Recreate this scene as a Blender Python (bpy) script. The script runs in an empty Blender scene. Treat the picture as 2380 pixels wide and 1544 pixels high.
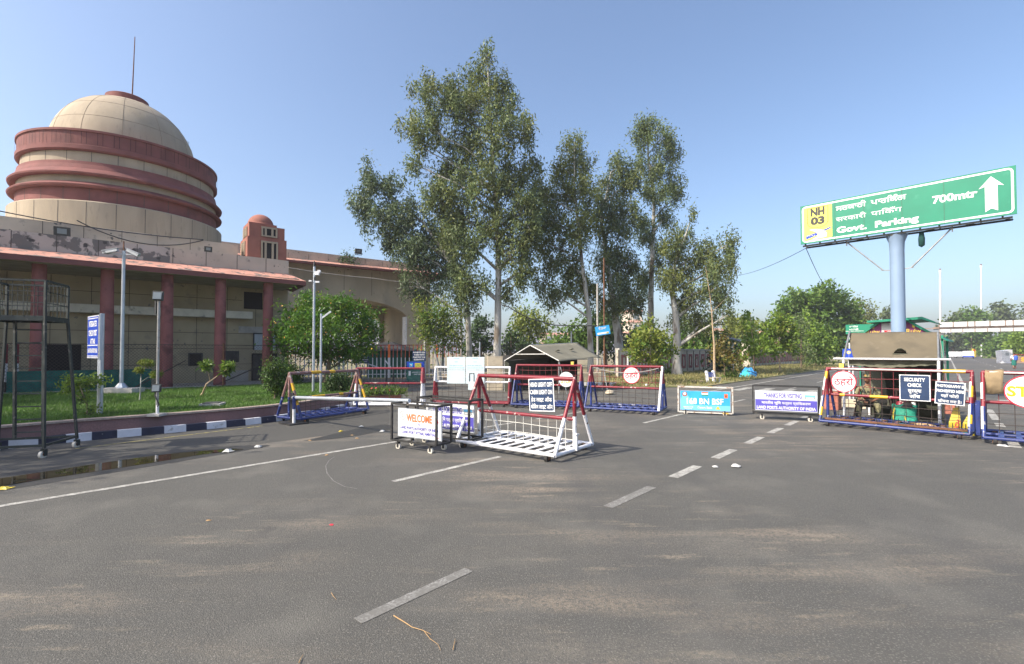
import bpy, bmesh, math, random
import numpy as np
from mathutils import Vector, Matrix
random.seed(7); RNG = np.random.default_rng(11)
sc = bpy.context.scene
COL = sc.collection
R = math.radians
# ------------------------------------------------------------------ camera
F, CAMH, PITCH, CU, CV = 1124.0, 1.85, R(1.3), 1190.0, 793.0     # calibration in a 2380 px wide frame
cd = bpy.data.cameras.new("camera"); cam = bpy.data.objects.new("camera", cd); COL.objects.link(cam)
cd.sensor_width = 36; cd.lens = 36 * F / 2380; cd.shift_y = (CV - 772) / 2380
cd.clip_start = .05; cd.clip_end = 6000
cam.location = (0, 0, CAMH); cam.rotation_euler = (R(90) + PITCH, 0, 0)
sc.camera = cam
# ------------------------------------------------------------------ light
SUN_AZ, SUN_EL = R(-117), R(42)          # measured clockwise from +Y
w = bpy.data.worlds.new("World"); sc.world = w; w.use_nodes = True
nt = w.node_tree; bg = nt.nodes["Background"]
sky = nt.nodes.new("ShaderNodeTexSky"); sky.sky_type = 'NISHITA'; sky.sun_disc = False
sky.sun_elevation = SUN_EL; sky.sun_rotation = SUN_AZ
sky.air_density = 1.0; sky.dust_density = 3.2; sky.ozone_density = 2.6
nt.links.new(sky.outputs[0], bg.inputs[0]); bg.inputs[1].default_value = .14
sl = bpy.data.lights.new("sun", 'SUN'); sl.energy = 3.5; sl.angle = R(.5); sl.color = (1, .91, .77)
so = bpy.data.objects.new("sun", sl); COL.objects.link(so)
sd = Vector((math.sin(SUN_AZ) * math.cos(SUN_EL), math.cos(SUN_AZ) * math.cos(SUN_EL), math.sin(SUN_EL)))
so.rotation_euler = sd.to_track_quat('Z', 'Y').to_euler(); so.location = (-30, -10, 40)
vs = sc.view_settings; vs.view_transform = 'Standard'; vs.look = 'None'; vs.gamma = 1; vs.exposure = .90
try: vs.use_curve_mapping = False
except Exception: pass
# ------------------------------------------------------------------ survey: image measurements -> metres
cp, sp = math.cos(PITCH), math.sin(PITCH)
def ray(u, v):
    x, z = (u - CU) / F, -(v - CV) / F
    return Vector((x, cp - sp * z, sp + cp * z))
def G(u, v, z=0.):
    d = ray(u, v); t = (z - CAMH) / d.z
    return Vector((d.x * t, d.y * t, z))
def P(u, v, Y):
    d = ray(u, v); t = Y / d.y
    return Vector((d.x * t, Y, CAMH + d.z * t))
RD, RN = Vector((.669, .743, 0)), Vector((.743, -.669, 0))       # road direction and its right-hand normal
def ST(s, t, z=0.): return RD * s + RN * t + Vector((0, 0, z))
# ------------------------------------------------------------------ materials
def M(name, col, rough=.7, metal=0., var=.12, sc_=3., bump=0., bsc=40., spots=(), stretch=None, trans=0., spec=.5, rot=0.):
    m = bpy.data.materials.new(name); m.use_nodes = True
    n, l = m.node_tree.nodes, m.node_tree.links
    b = n["Principled BSDF"]
    b.inputs["Roughness"].default_value = rough; b.inputs["Metallic"].default_value = metal
    b.inputs["Specular IOR Level"].default_value = spec
    tc = n.new("ShaderNodeTexCoord"); vec = tc.outputs["Object"]
    if stretch:
        mp = n.new("ShaderNodeMapping"); mp.inputs["Scale"].default_value = stretch; mp.inputs["Rotation"].default_value = (0, 0, rot)
        l.new(vec, mp.inputs[0]); vec = mp.outputs[0]
    def noise(scale, detail=5., off=0.):
        t = n.new("ShaderNodeTexNoise"); t.inputs["Scale"].default_value = scale; t.inputs["Detail"].default_value = detail
        v = vec
        if off:
            a = n.new("ShaderNodeVectorMath"); a.operation = 'ADD'; a.inputs[1].default_value = (off, off * 1.7, off * .6)
            l.new(vec, a.inputs[0]); v = a.outputs[0]
        l.new(v, t.inputs["Vector"]); return t.outputs["Fac"]
    def mixc(fac, c1, c2):
        x = n.new("ShaderNodeMix"); x.data_type = 'RGBA'
        l.new(fac, x.inputs[0])
        for k, c in ((6, c1), (7, c2)):
            if isinstance(c, tuple): x.inputs[k].default_value = (*c, 1)
            else: l.new(c, x.inputs[k])
        return x.outputs[2]
    def rng(fac, lo, hi):
        r = n.new("ShaderNodeMapRange"); r.inputs[1].default_value = lo; r.inputs[2].default_value = hi
        l.new(fac, r.inputs[0]); return r.outputs[0]
    c = mixc(rng(noise(sc_), .3, .7), tuple(x * (1 - var) for x in col), tuple(min(1, x * (1 + var)) for x in col))
    for i, (c2, s2, lo, hi) in enumerate(spots):
        c = mixc(rng(noise(s2, 6., 3.3 * (i + 1)), lo, hi), c, c2)
    l.new(c, b.inputs["Base Color"])
    if bump:
        bp = n.new("ShaderNodeBump"); bp.inputs["Strength"].default_value = bump; bp.inputs["Distance"].default_value = .02
        l.new(noise(bsc, 4.), bp.inputs["Height"]); l.new(bp.outputs[0], b.inputs["Normal"])
    if trans:
        tr = n.new("ShaderNodeBsdfTranslucent"); l.new(c, tr.inputs[0])
        mx = n.new("ShaderNodeMixShader"); mx.inputs[0].default_value = trans
        l.new(b.outputs[0], mx.inputs[1]); l.new(tr.outputs[0], mx.inputs[2])
        l.new(mx.outputs[0], n["Material Output"].inputs[0])
    return m
def asphalt(name, k=1.0, rough=.85, dusty=True):
    m = bpy.data.materials.new(name); m.use_nodes = True
    n, l = m.node_tree.nodes, m.node_tree.links
    b = n["Principled BSDF"]; b.inputs["Roughness"].default_value = rough
    tc = n.new("ShaderNodeTexCoord"); obj = tc.outputs["Object"]
    def noise(scale, detail, vec=obj, kind="ShaderNodeTexNoise"):
        t = n.new(kind); t.inputs["Scale"].default_value = scale
        if "Detail" in t.inputs: t.inputs["Detail"].default_value = detail
        l.new(vec, t.inputs["Vector"]); return t
    def rmp(sock, lo, hi, a=0., z=1.):
        r = n.new("ShaderNodeMapRange"); r.inputs[1].default_value = lo; r.inputs[2].default_value = hi
        r.inputs[3].default_value = a; r.inputs[4].default_value = z; l.new(sock, r.inputs[0]); return r.outputs[0]
    def mix(f, c1, c2):
        x = n.new("ShaderNodeMix"); x.data_type = 'RGBA'; l.new(f, x.inputs[0])
        for q, c in ((6, c1), (7, c2)):
            if isinstance(c, tuple): x.inputs[q].default_value = (*c, 1)
            else: l.new(c, x.inputs[q])
        return x.outputs[2]
    def mul(a, c):
        x = n.new("ShaderNodeMath"); x.operation = 'MULTIPLY'; l.new(a, x.inputs[0])
        if isinstance(c, float): x.inputs[1].default_value = c
        else: l.new(c, x.inputs[1])
        return x.outputs[0]
    big = noise(.35, 4).outputs["Fac"]
    c = mix(rmp(big, .35, .68), (.144 * k, .137 * k, .117 * k), (.186 * k, .177 * k, .152 * k))
    stone = noise(105, 2, kind="ShaderNodeTexVoronoi")
    c = mix(mul(rmp(stone.outputs["Distance"], .28, .62), .75), c, (.045 * k, .044 * k, .041 * k))
    stone2 = noise(72, 3).outputs["Fac"]
    c = mix(mul(rmp(stone2, .54, .69), .55), c, (.25 * k, .238 * k, .21 * k))
    if dusty:
        for rot, s1, lo, hi, amt, dc in ((R(6), .9, .51, .74, .78, (.38, .30, .215)), (R(-12), 3.1, .58, .72, .7, (.42, .34, .24)), (R(-26), .55, .50, .74, .6, (.28, .24, .19))):
            mp = n.new("ShaderNodeMapping"); mp.inputs["Rotation"].default_value = (0, 0, rot); mp.inputs["Scale"].default_value = (.42, 2.1, 1)
            l.new(obj, mp.inputs[0])
            f = rmp(noise(s1, 8, mp.outputs[0]).outputs["Fac"], lo, hi)
            f = mul(f, rmp(noise(.23, 2).outputs["Fac"], .42, .62))
            f = mul(f, rmp(noise(40, 3).outputs["Fac"], .3, .62))
            c = mix(mul(f, amt), c, dc)
        f = rmp(noise(1.7, 6).outputs["Fac"], .66, .74); c = mix(mul(f, .55), c, (.055, .052, .048))
        wob = n.new("ShaderNodeVectorMath"); wob.operation = 'MULTIPLY_ADD'; wob.inputs[1].default_value = (.5, .5, .5); l.new(noise(1.3, 5).outputs["Color"], wob.inputs[0]); l.new(obj, wob.inputs[2])
        ck = noise(.33, 2, wob.outputs[0], "ShaderNodeTexVoronoi"); ck.feature = 'DISTANCE_TO_EDGE'
        f = mul(rmp(ck.outputs["Distance"], .0, .0045, 1., 0.), rmp(noise(.6, 3).outputs["Fac"], .52, .66)); c = mix(mul(f, .4), c, (.06, .057, .052))
        f = rmp(noise(4.5, 9).outputs["Fac"], .38, .68); c = mix(mul(f, .30), c, (.095, .092, .084)); f = rmp(noise(1.1, 9).outputs["Fac"], .52, .70); c = mix(mul(f, .22), c, (.22, .205, .175))
        mp = n.new("ShaderNodeMapping"); mp.inputs["Rotation"].default_value = (0, 0, R(42) - R(90)); mp.inputs["Scale"].default_value = (1.2, .12, 1)
        l.new(obj, mp.inputs[0])
        c = mix(mul(rmp(noise(1.0, 5, mp.outputs[0]).outputs["Fac"], .52, .75), .4), c, (.065 * k, .063 * k, .062 * k))
    l.new(c, b.inputs["Base Color"])
    bp = n.new("ShaderNodeBump"); bp.inputs["Strength"].default_value = .5; bp.inputs["Distance"].default_value = .008
    l.new(stone.outputs["Distance"], bp.inputs["Height"]); l.new(bp.outputs[0], b.inputs["Normal"])
    return m
def leafmat(name, col, var=.35, trans=.3, sc_=1.5, rough=.55, c2=None):
    return M(name, col, rough, 0, var, sc_, trans=trans, spec=.35, spots=((c2, 2.3, .5, .68),) if c2 else ())
MT = dict(
 djoint=M("dome_joint", (.25, .205, .15), .95),
 asphalt=asphalt("dusty_asphalt"), asphalt_wet=asphalt("damp_asphalt", .5, .5, False), asphalt_old=asphalt("side_asphalt", .8, .85, False),
 line=M("road_paint", (.40, .39, .355), .8, var=.2, sc_=6, spots=(((.20, .19, .17), 7, .44, .70), ((.16, .155, .14), 38, .52, .64))),
 line_worn=M("worn_road_paint", (.27, .265, .25), .85, var=.15, sc_=9, spots=(((.155, .15, .136), 9, .34, .62), ((.145, .14, .127), 55, .43, .56))),
 line_y=M("yellow_road_paint", (.40, .34, .10), .8, var=.2, spots=(((.13, .12, .10), 16, .42, .6),)),
 dirt=M("dirt", (.26, .20, .13), .95, var=.3, sc_=.8, bump=.4, bsc=12, spots=(((.13, .15, .05), .35, .48, .6),)),
 verge=M("dry_grass_soil", (.20, .19, .075), .95, var=.35, sc_=1.2, bump=.5, bsc=14, spots=(((.30, .23, .13), .6, .5, .65), ((.08, .12, .03), .9, .55, .68))),
 lawn=M("lawn_soil", (.06, .10, .02), .95, var=.4, sc_=2, bump=.5, bsc=30),
 blade=leafmat("grass_blade", (.10, .19, .032), .4, .3, .8), blade_dry=leafmat("dry_grass_blade", (.27, .24, .10), .4, .25, .6, c2=(.12, .16, .04)),
 water=M("puddle_water", (.035, .028, .016), .02, var=.1, spec=.9),
 cream=M("cream_plaster", (.385, .315, .23), .9, var=.14, sc_=.9, bump=.25, bsc=25, stretch=(1, 1, .22), spots=(((.36, .295, .21), 2.2, .50, .72), ((.27, .225, .17), .9, .58, .8), ((.30, .25, .19), 7, .60, .74))),
 cream_par=M("weathered_parapet_plaster", (.50, .42, .335), .9, var=.14, sc_=1.1, bump=.3, bsc=22, spots=(((.27, .24, .21), 2.6, .6, .72), ((.13, .125, .12), 5., .64, .70))),
 cream_stain=M("peeling_parapet_plaster", (.46, .41, .36), .9, var=.12, sc_=1., bump=.4, bsc=18, spots=(((.17, .163, .148), 1.9, .49, .53), ((.07, .07, .065), 2.6, .60, .66))),
 wall_dim=M("arcade_wall_plaster", (.43, .365, .245), .92, var=.12, sc_=1.1, spots=(((.28, .25, .19), 1.3, .58, .7), ((.2, .19, .17), 3.3, .66, .7))),
 gate_wall=M("gate_plaster", (.47, .405, .30), .92, var=.12, sc_=.5, spots=(((.30, .265, .21), .5, .52, .75), ((.24, .21, .17), 3., .66, .75)), stretch=(1, 1, .45)),
 maroon=M("maroon_plaster", (.205, .075, .066), .85, var=.16, sc_=1.4, bump=.3, bsc=35, spots=(((.15, .058, .053), 1.2, .55, .72),)),
 maroon_col=M("maroon_column_plaster", (.29, .105, .098), .85, var=.14, sc_=2., bump=.3, bsc=35, spots=(((.17, .06, .058), 2.2, .55, .7),)),
 terracotta=M("terracotta_plaster", (.29, .115, .085), .85, var=.15, sc_=2, bump=.3, bsc=30),
 eave_top=M("peeling_pink_eave", (.52, .26, .195), .85, var=.15, sc_=3, bump=.4, bsc=20, spots=(((.17, .145, .13), 2.4, .55, .60), ((.10, .09, .085), 4.2, .60, .64)), stretch=(1, 1, .4)),
 joint=M("dark_joint", (.09, .08, .07), .95), joint_m=M("dark_maroon_joint", (.07, .03, .03), .95),
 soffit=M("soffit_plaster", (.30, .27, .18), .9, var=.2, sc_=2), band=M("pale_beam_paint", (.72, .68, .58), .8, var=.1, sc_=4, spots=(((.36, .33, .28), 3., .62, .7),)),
 black=M("black_opening", (.012, .012, .012), .8), dark=M("dark_grey_paint", (.05, .052, .05), .6, var=.3, sc_=8),
 glass=M("window_glass", (.25, .29, .33), .08, var=.2), pale=M("pale_panel", (.48, .53, .57), .5, var=.1),
 red_st=M("maroon_gloss_paint", (.205, .014, .026), .42, var=.2, sc_=5, bump=.1, spots=(((.13, .022, .028), 6, .55, .66), ((.45, .33, .30), 8, .63, .67), ((.12, .06, .04), 15, .66, .70))),
 white_st=M("white_gloss_paint", (.74, .74, .76), .42, var=.06, sc_=6, spots=(((.52, .50, .46), 5, .55, .72), ((.22, .16, .12), 11, .64, .68))),
 blue_st=M("blue_gloss_paint", (.024, .042, .175), .42, var=.25, sc_=5, spots=(((.016, .025, .085), 6, .54, .66), ((.36, .36, .40), 8, .63, .67), ((.10, .06, .05), 15, .66, .70))),
 brown_st=M("faded_maroon_paint", (.22, .12, .11), .6, var=.25, sc_=6, spots=(((.36, .31, .29), 7, .58, .66),)),
 yellow_st=M("yellow_reflective_tape", (.62, .36, .02), .45, var=.15, sc_=9), white_tape=M("white_tape", (.72, .70, .66), .5),
 grey_st=M("bare_steel", (.36, .36, .35), .45, .6, var=.2, sc_=8, spots=(((.25, .2, .16), 9, .62, .7),)), galv=M("galvanised_steel", (.47, .51, .56), .42, .55, var=.12, sc_=4),
 black_st=M("black_steel", (.028, .027, .026), .5, var=.35, sc_=9, spots=(((.14, .12, .10), 14, .64, .70),)),
 tower_st=M("dark_green_steel", (.022, .030, .027), .55, var=.3, sc_=6, spots=(((.11, .11, .10), 12, .6, .68),)), rust=M("rusty_steel", (.16, .075, .04), .85, var=.35, sc_=7),
 rubber=M("rubber", (.025, .024, .023), .8), castor=M("castor_plastic", (.62, .58, .50), .5, var=.1), mesh_dk=M("dark_wire", (.05, .035, .03), .6), mesh_w=M("white_wire", (.62, .61, .56), .5), mesh_r=M("maroon_wire", (.20, .03, .035), .5),
 sign_w=M("white_sign_face", (.76, .76, .77), .4, var=.05, sc_=3, spots=(((.62, .60, .55), 2.2, .56, .75),)), sign_navy=M("navy_sign_face", (.018, .04, .10), .4, var=.15, sc_=6), sign_blue=M("blue_sign_face", (.012, .055, .42), .38, var=.08), sign_cyan=M("cyan_banner", (.04, .38, .78), .45, var=.12, sc_=3),
 sign_cyan2=M("pale_cyan_print", (.18, .55, .82), .45), sign_green=M("green_sign_face", (.010, .215, .125), .4, var=.08, sc_=1.5, spots=(((.03, .26, .16), 2.5, .6, .72),)), sign_yel=M("yellow_sign_face", (.86, .78, .12), .4, var=.05),
 orange=M("orange_print", (.80, .17, .04), .45), orange2=M("amber_print", (.85, .40, .01), .45), red_pr=M("red_print", (.66, .02, .05), .45), indigo=M("indigo_print", (.07, .06, .38), .45), white_pr=M("white_print", (.82, .82, .80), .45), grey_pr=M("grey_print", (.35, .37, .38), .5), black_pr=M("black_print", (.03, .03, .03), .5), teal_pr=M("teal_print", (.18, .45, .52), .5), yell_pr=M("yellow_print", (.60, .46, .05), .5), green_pr=M("green_print", (.05, .30, .12), .5), ghost=M("blue_grey_poster", (.58, .68, .71), .5, var=.06, spots=(((.42, .52, .56), 7, .64, .7),)),
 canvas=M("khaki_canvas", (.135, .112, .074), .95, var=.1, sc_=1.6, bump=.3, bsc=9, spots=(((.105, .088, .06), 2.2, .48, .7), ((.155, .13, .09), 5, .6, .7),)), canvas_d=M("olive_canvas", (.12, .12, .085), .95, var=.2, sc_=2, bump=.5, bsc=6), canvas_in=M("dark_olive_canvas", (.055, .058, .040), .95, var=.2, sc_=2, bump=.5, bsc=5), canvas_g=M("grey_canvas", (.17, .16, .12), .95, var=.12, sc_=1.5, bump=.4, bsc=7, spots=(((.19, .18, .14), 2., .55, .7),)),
 green_st=M("green_paint", (.01, .22, .13), .5, var=.2, sc_=3), teal_net=M("green_shade_net", (.012, .12, .10), .85, var=.3, sc_=5, bump=.4, bsc=40), purple=M("purple_panel", (.17, .02, .10), .5, var=.2, sc_=3),
 sack=M("jute_sack", (.50, .33, .17), .95, var=.15, sc_=6, bump=.5, bsc=60), khaki_cloth=M("khaki_cloth", (.27, .20, .115), .95, var=.2, sc_=5, bump=.6, bsc=12), bag_g=M("green_woven_bag", (.03, .33, .22), .6, var=.3, sc_=4, bump=.6, bsc=7),
 brick=M("red_brick", (.36, .13, .09), .9, var=.3, sc_=9, bump=.4, bsc=25), stone=M("beige_stone", (.54, .46, .34), .9, var=.2, sc_=2.5, bump=.5, bsc=12, spots=(((.34, .29, .21), 2., .55, .7),)), conc=M("concrete", (.42, .40, .37), .9, var=.2, sc_=4, bump=.3, bsc=25),
 granite=M("red_granite", (.17, .085, .075), .5, var=.25, sc_=40, spots=(((.12, .065, .06), 1.2, .5, .7),)), coping=M("granite_coping", (.33, .26, .22), .6, var=.2, sc_=20), kerb_w=M("white_kerb_paint", (.62, .62, .66), .75, var=.1, sc_=5, spots=(((.36, .35, .34), 8, .6, .68),)), kerb_b=M("navy_kerb_paint", (.018, .020, .045), .65, var=.3, sc_=6, spots=(((.15, .15, .17), 11, .68, .72),)),
 bark=M("pale_bark", (.40, .385, .35), .9, var=.3, sc_=2.2, bump=.4, bsc=12, spots=(((.16, .13, .10), 2.6, .55, .64), ((.62, .61, .58), 1.6, .58, .7)), stretch=(1, 1, .25)), bark_d=M("brown_bark", (.17, .125, .085), .9, var=.3, sc_=4, bump=.5, bsc=14, stretch=(1, 1, .3)), bark_t=M("tan_bark", (.42, .31, .20), .85, var=.25, sc_=4, bump=.3),
 leaf_eu=leafmat("eucalyptus_leaf", (.138, .185, .074), .45, .32, .8, .5, (.195, .235, .085)), leaf_eu2=leafmat("yellow_eucalyptus_leaf", (.19, .215, .06), .4, .32, .8, .5, (.12, .16, .06)), leaf_eu3=leafmat("grey_green_eucalyptus_leaf", (.115, .16, .080), .45, .30, .9, .5, (.15, .19, .07)), leaf_dk=leafmat("dark_leaf", (.055, .10, .026), .4, .22, 1.), leaf_br=leafmat("bright_leaf", (.20, .30, .04), .35, .35, 1.2, .5, (.10, .17, .03)), leaf_ol=leafmat("oleander_leaf", (.09, .20, .025), .4, .35, 1.3, .45, (.19, .28, .025)), leaf_ye=leafmat("yellow_green_leaf", (.22, .26, .045), .35, .35, 1.2), leaf_md=leafmat("mid_leaf", (.11, .20, .035), .4, .34, .8, .5, (.18, .25, .045)), leaf_fa=leafmat("distant_leaf", (.095, .13, .045), .4, .2, .4), leaf_or=leafmat("russet_leaf", (.17, .13, .03), .4, .3, 1.6, .5, (.10, .17, .03)),
 flower_o=M("orange_flower", (.80, .38, .08), .6), flower_r=M("red_flower", (.62, .02, .08), .6), skin=M("skin", (.24, .115, .065), .6, var=.1, sc_=20), skin_h=M("black_hair", (.012, .010, .009), .6), camo=M("camouflage_cloth", (.24, .22, .12), .9, var=.12, sc_=5, bump=.3, bsc=30, spots=(((.035, .045, .03), 9., .50, .52), ((.13, .10, .05), 11., .60, .62))), boot=M("black_leather", (.015, .014, .013), .45), cloth_w=M("white_cloth", (.70, .70, .74), .8), cloth_b=M("blue_cloth", (.04, .10, .45), .8), cloth_g=M("green_cloth", (.01, .14, .11), .85), plastic=M("brown_plastic", (.055, .035, .03), .45), magenta=M("magenta_plastic", (.35, .02, .13), .5), tarp=M("blue_tarp", (.04, .28, .62), .5, var=.25, sc_=3), tarp2=M("teal_tarp", (.05, .45, .45), .5, var=.2),
 pink_wall=M("pink_plaster", (.62, .36, .29), .85, var=.1), cream_wall=M("cream_wall", (.55, .49, .40), .9, var=.1), paper=M("paper", (.50, .50, .48), .7, bump=.5, bsc=8), twig=M("dry_twig", (.36, .23, .11), .85), pole_blue=M("pale_blue_pole", (.23, .32, .45), .5, var=.08, sc_=1.2, spots=(((.22, .20, .14), 3.5, .68, .72),)), cable=M("cable", (.03, .03, .032), .6), cable_l=M("pale_cable", (.33, .31, .29), .6), lamp_glass=M("lamp_glass", (.22, .25, .26), .3), amber=M("amber_lens", (.85, .62, .12), .3), silver=M("silver_paint", (.55, .57, .60), .3, .3), gantry=M("gantry_panel", (.52, .53, .54), .4, var=.06, sc_=1), tile=M("gantry_rust", (.25, .17, .13), .8, var=.3, sc_=2))
# ------------------------------------------------------------------ mesh builder
_glyph = {}
def glyphs(s, bold, track):
    k = (s, bold, track)
    if k not in _glyph:
        c = bpy.data.curves.new("lettering", 'FONT'); c.body = s; c.offset = bold; c.space_character = track; c.resolution_u = 3
        o = bpy.data.objects.new("lettering", c); COL.objects.link(o)
        dg = bpy.context.evaluated_depsgraph_get(); me = bpy.data.meshes.new_from_object(o.evaluated_get(dg))
        vv = [(v.co.x, v.co.y) for v in me.vertices]; ff = [tuple(p.vertices) for p in me.polygons]
        bpy.data.objects.remove(o); bpy.data.curves.remove(c); bpy.data.meshes.remove(me)
        xs = [q[0] for q in vv] or [0]; ys = [q[1] for q in vv] or [0]
        _glyph[k] = (vv, ff, min(xs), max(xs), min(ys), max(ys))
    return _glyph[k]
class MB:
    def __init__(s, mat=None): s.v, s.f, s.mi, s.sm, s.mats, s.cur = [], [], [], [], [], 0; (mat and s.use(mat))
    def use(s, mat):
        m = MT[mat] if isinstance(mat, str) else mat
        if m not in s.mats: s.mats.append(m)
        s.cur = s.mats.index(m); return s
    def add(s, vs, fs, smooth=False):
        b = len(s.v); s.v += [tuple(q) for q in vs]
        for f in fs: s.f.append(tuple(b + i for i in f)); s.mi.append(s.cur); s.sm.append(smooth)
        return s
    def hexa(s, b4, t4):
        return s.add(list(b4) + list(t4), [(3, 2, 1, 0), (4, 5, 6, 7), (0, 1, 5, 4), (1, 2, 6, 5), (2, 3, 7, 6), (3, 0, 4, 7)])
    def box(s, c, d, rz=0., rx=0., ry=0.):
        m = Matrix.Translation(Vector(c)) @ Matrix.Rotation(rz, 4, 'Z') @ Matrix.Rotation(ry, 4, 'Y') @ Matrix.Rotation(rx, 4, 'X')
        x, y, z = d[0] / 2, d[1] / 2, d[2] / 2
        q = [m @ Vector(p) for p in ((-x, -y, -z), (x, -y, -z), (x, y, -z), (-x, y, -z), (-x, -y, z), (x, -y, z), (x, y, z), (-x, y, z))]
        return s.hexa(q[:4], q[4:])
    def bar(s, p, q, w_, h=None):
        p, q = Vector(p), Vector(q); h = h or w_
        d = (q - p).normalized(); up = Vector((0, 0, 1)) if abs(d.z) < .95 else Vector((0, 1, 0))
        a = d.cross(up).normalized() * (w_ / 2); b = a.cross(d).normalized() * (h / 2)
        return s.hexa([p - a - b, p + a - b, p + a + b, p - a + b], [q - a - b, q + a - b, q + a + b, q - a + b])
    def path(s, pts, rad, n=8, smooth=True, caps=True):
        pts = [Vector(p) for p in pts]; k = len(pts)
        rs = [rad] * k if isinstance(rad, (int, float)) else list(rad)
        vs = []; ref = None
        for i, p in enumerate(pts):
            d = (pts[min(i + 1, k - 1)] - pts[max(i - 1, 0)]).normalized()
            if ref is None: ref = d.cross(Vector((0, 0, 1)) if abs(d.z) < .9 else Vector((1, 0, 0))).normalized()
            a = (ref - d * ref.dot(d)).normalized(); ref = a; b = d.cross(a)
            for j in range(n):
                t = 2 * math.pi * j / n; vs.append(p + (a * math.cos(t) + b * math.sin(t)) * rs[i])
        fs = [(i * n + j, i * n + (j + 1) % n, (i + 1) * n + (j + 1) % n, (i + 1) * n + j) for i in range(k - 1) for j in range(n)]
        s.add(vs, fs, smooth)
        if caps and n > 3: s.add(vs[:n], [tuple(range(n - 1, -1, -1))]); s.add(vs[-n:], [tuple(range(n))])
        return s
    def tube(s, p, q, r, r2=None, n=8): return s.path([p, q], [r, r if r2 is None else r2], n)
    def lathe(s, prof, n=32, c=(0, 0, 0), smooth=True, closed=False):
        vs = [(c[0] + r * math.cos(2 * math.pi * j / n), c[1] + r * math.sin(2 * math.pi * j / n), c[2] + z) for r, z in prof for j in range(n)]
        fs = [(i * n + j, i * n + (j + 1) % n, (i + 1) * n + (j + 1) % n, (i + 1) * n + j) for i in range(len(prof) - 1) for j in range(n)]
        return s.add(vs, fs, smooth)
    def prism(s, poly, z0, z1):
        n = len(poly); vs = [(p[0], p[1], z0) for p in poly] + [(p[0], p[1], z1) for p in poly]
        return s.add(vs, [tuple(range(n - 1, -1, -1)), tuple(range(n, 2 * n))] + [(i, (i + 1) % n, n + (i + 1) % n, n + i) for i in range(n)])
    def sheet(s, pts): return s.add(pts, [tuple(range(len(pts)))])
    def slab(s, poly3, off):            # a flat polygon given in 3D, thickened by the vector off
        n = len(poly3); off = Vector(off); a = [Vector(p) for p in poly3]
        return s.add(a + [p + off for p in a], [tuple(range(n - 1, -1, -1)), tuple(range(n, 2 * n))] + [(i, (i + 1) % n, n + (i + 1) % n, n + i) for i in range(n)])
    def text(s, t, h, o, ex, ey, width=None, bold=.012, track=1., align='C', off=.004):
        """lettering: cap height about h, anchored at o (baseline), along ex, up ey; squeezed to width if given"""
        vv, ff, x0, x1, y0, y1 = glyphs(t, bold, track)
        ex, ey, o = Vector(ex).normalized(), Vector(ey).normalized(), Vector(o); nn = ex.cross(ey)
        k = h / .7; kx = k if width is None else width / max(1e-6, x1 - x0)
        ax = (x0 + x1) / 2 if align == 'C' else (x0 if align == 'L' else x1)
        return s.add([o + ex * ((x - ax) * kx) + ey * (y * k) + nn * off for x, y in vv], ff)
    def disc(s, c, ex, ey, rx, ry=None, n=28, off=0.):
        ex, ey, c = Vector(ex).normalized(), Vector(ey).normalized(), Vector(c); ry = ry or rx; nn = ex.cross(ey)
        return s.sheet([c + nn * off + ex * (rx * math.cos(2 * math.pi * j / n)) + ey * (ry * math.sin(2 * math.pi * j / n)) for j in range(n)])
    def rect(s, c, ex, ey, w_, h, off=0., r=0.):
        ex, ey, c = Vector(ex).normalized(), Vector(ey).normalized(), Vector(c); nn = ex.cross(ey); c = c + nn * off
        if not r: return s.sheet([c + ex * (a * w_ / 2) + ey * (b * h / 2) for a, b in ((-1, -1), (1, -1), (1, 1), (-1, 1))])
        pts = []
        for a, b, t0 in ((1, -1, -90), (1, 1, 0), (-1, 1, 90), (-1, -1, 180)):
            for j in range(5):
                t = R(t0 + j * 22.5); pts.append(c + ex * (a * (w_ / 2 - r) + r * math.cos(t)) + ey * (b * (h / 2 - r) + r * math.sin(t)))
        return s.sheet(pts)
    def build(s, name, parent=None, world=False):
        me = bpy.data.meshes.new(name)
        vs = np.array([tuple(q) for q in s.v], dtype=float).reshape(-1, 3)
        if world and parent is not None:
            o = parent
            while o.parent: o = o.parent
            th = -o.rotation_euler[2]; c, n_ = math.cos(th), math.sin(th); vs = vs - np.array(o.location)
            vs = np.stack([c * vs[:, 0] - n_ * vs[:, 1], n_ * vs[:, 0] + c * vs[:, 1], vs[:, 2]], 1)
        me.from_pydata(vs.tolist(), [], s.f)
        for m in s.mats: me.materials.append(m)
        me.polygons.foreach_set("material_index", s.mi); me.polygons.foreach_set("use_smooth", s.sm); me.update()
        o = bpy.data.objects.new(name, me); COL.objects.link(o)
        if parent: o.parent = parent
        return o
def tag(o, label=None, cat=None, group=None, kind=None):
    for k, v in (("label", label), ("category", cat), ("group", group), ("kind", kind)):
        if v: o[k] = v
    return o
def thing(name, label, cat, loc=(0, 0, 0), rz=0., group=None):
    o = bpy.data.objects.new(name, None); COL.objects.link(o); o.location = loc; o.rotation_euler = (0, 0, rz); o.empty_display_size = .2
    return tag(o, label, cat, group)
def single(mb, name, label, cat, loc=(0, 0, 0), group=None, kind=None):   # a thing that is one mesh, world vertices in
    e = bpy.data.objects.new("tmp", None); e.location = loc
    o = mb.build(name); o.data.transform(Matrix.Translation(-Vector(loc))); o.location = loc
    bpy.data.objects.remove(e); return tag(o, label, cat, group, kind)
def struct(mb, name, kind="structure"): return tag(mb.build(name), kind=kind)
def copy_tree(o, parent=None):
    c = o.copy(); COL.objects.link(c); c.parent = parent
    for ch in list(o.children): copy_tree(ch, c)
    return c
X, Y, Z = Vector((1, 0, 0)), Vector((0, 1, 0)), Vector((0, 0, 1))
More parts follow.
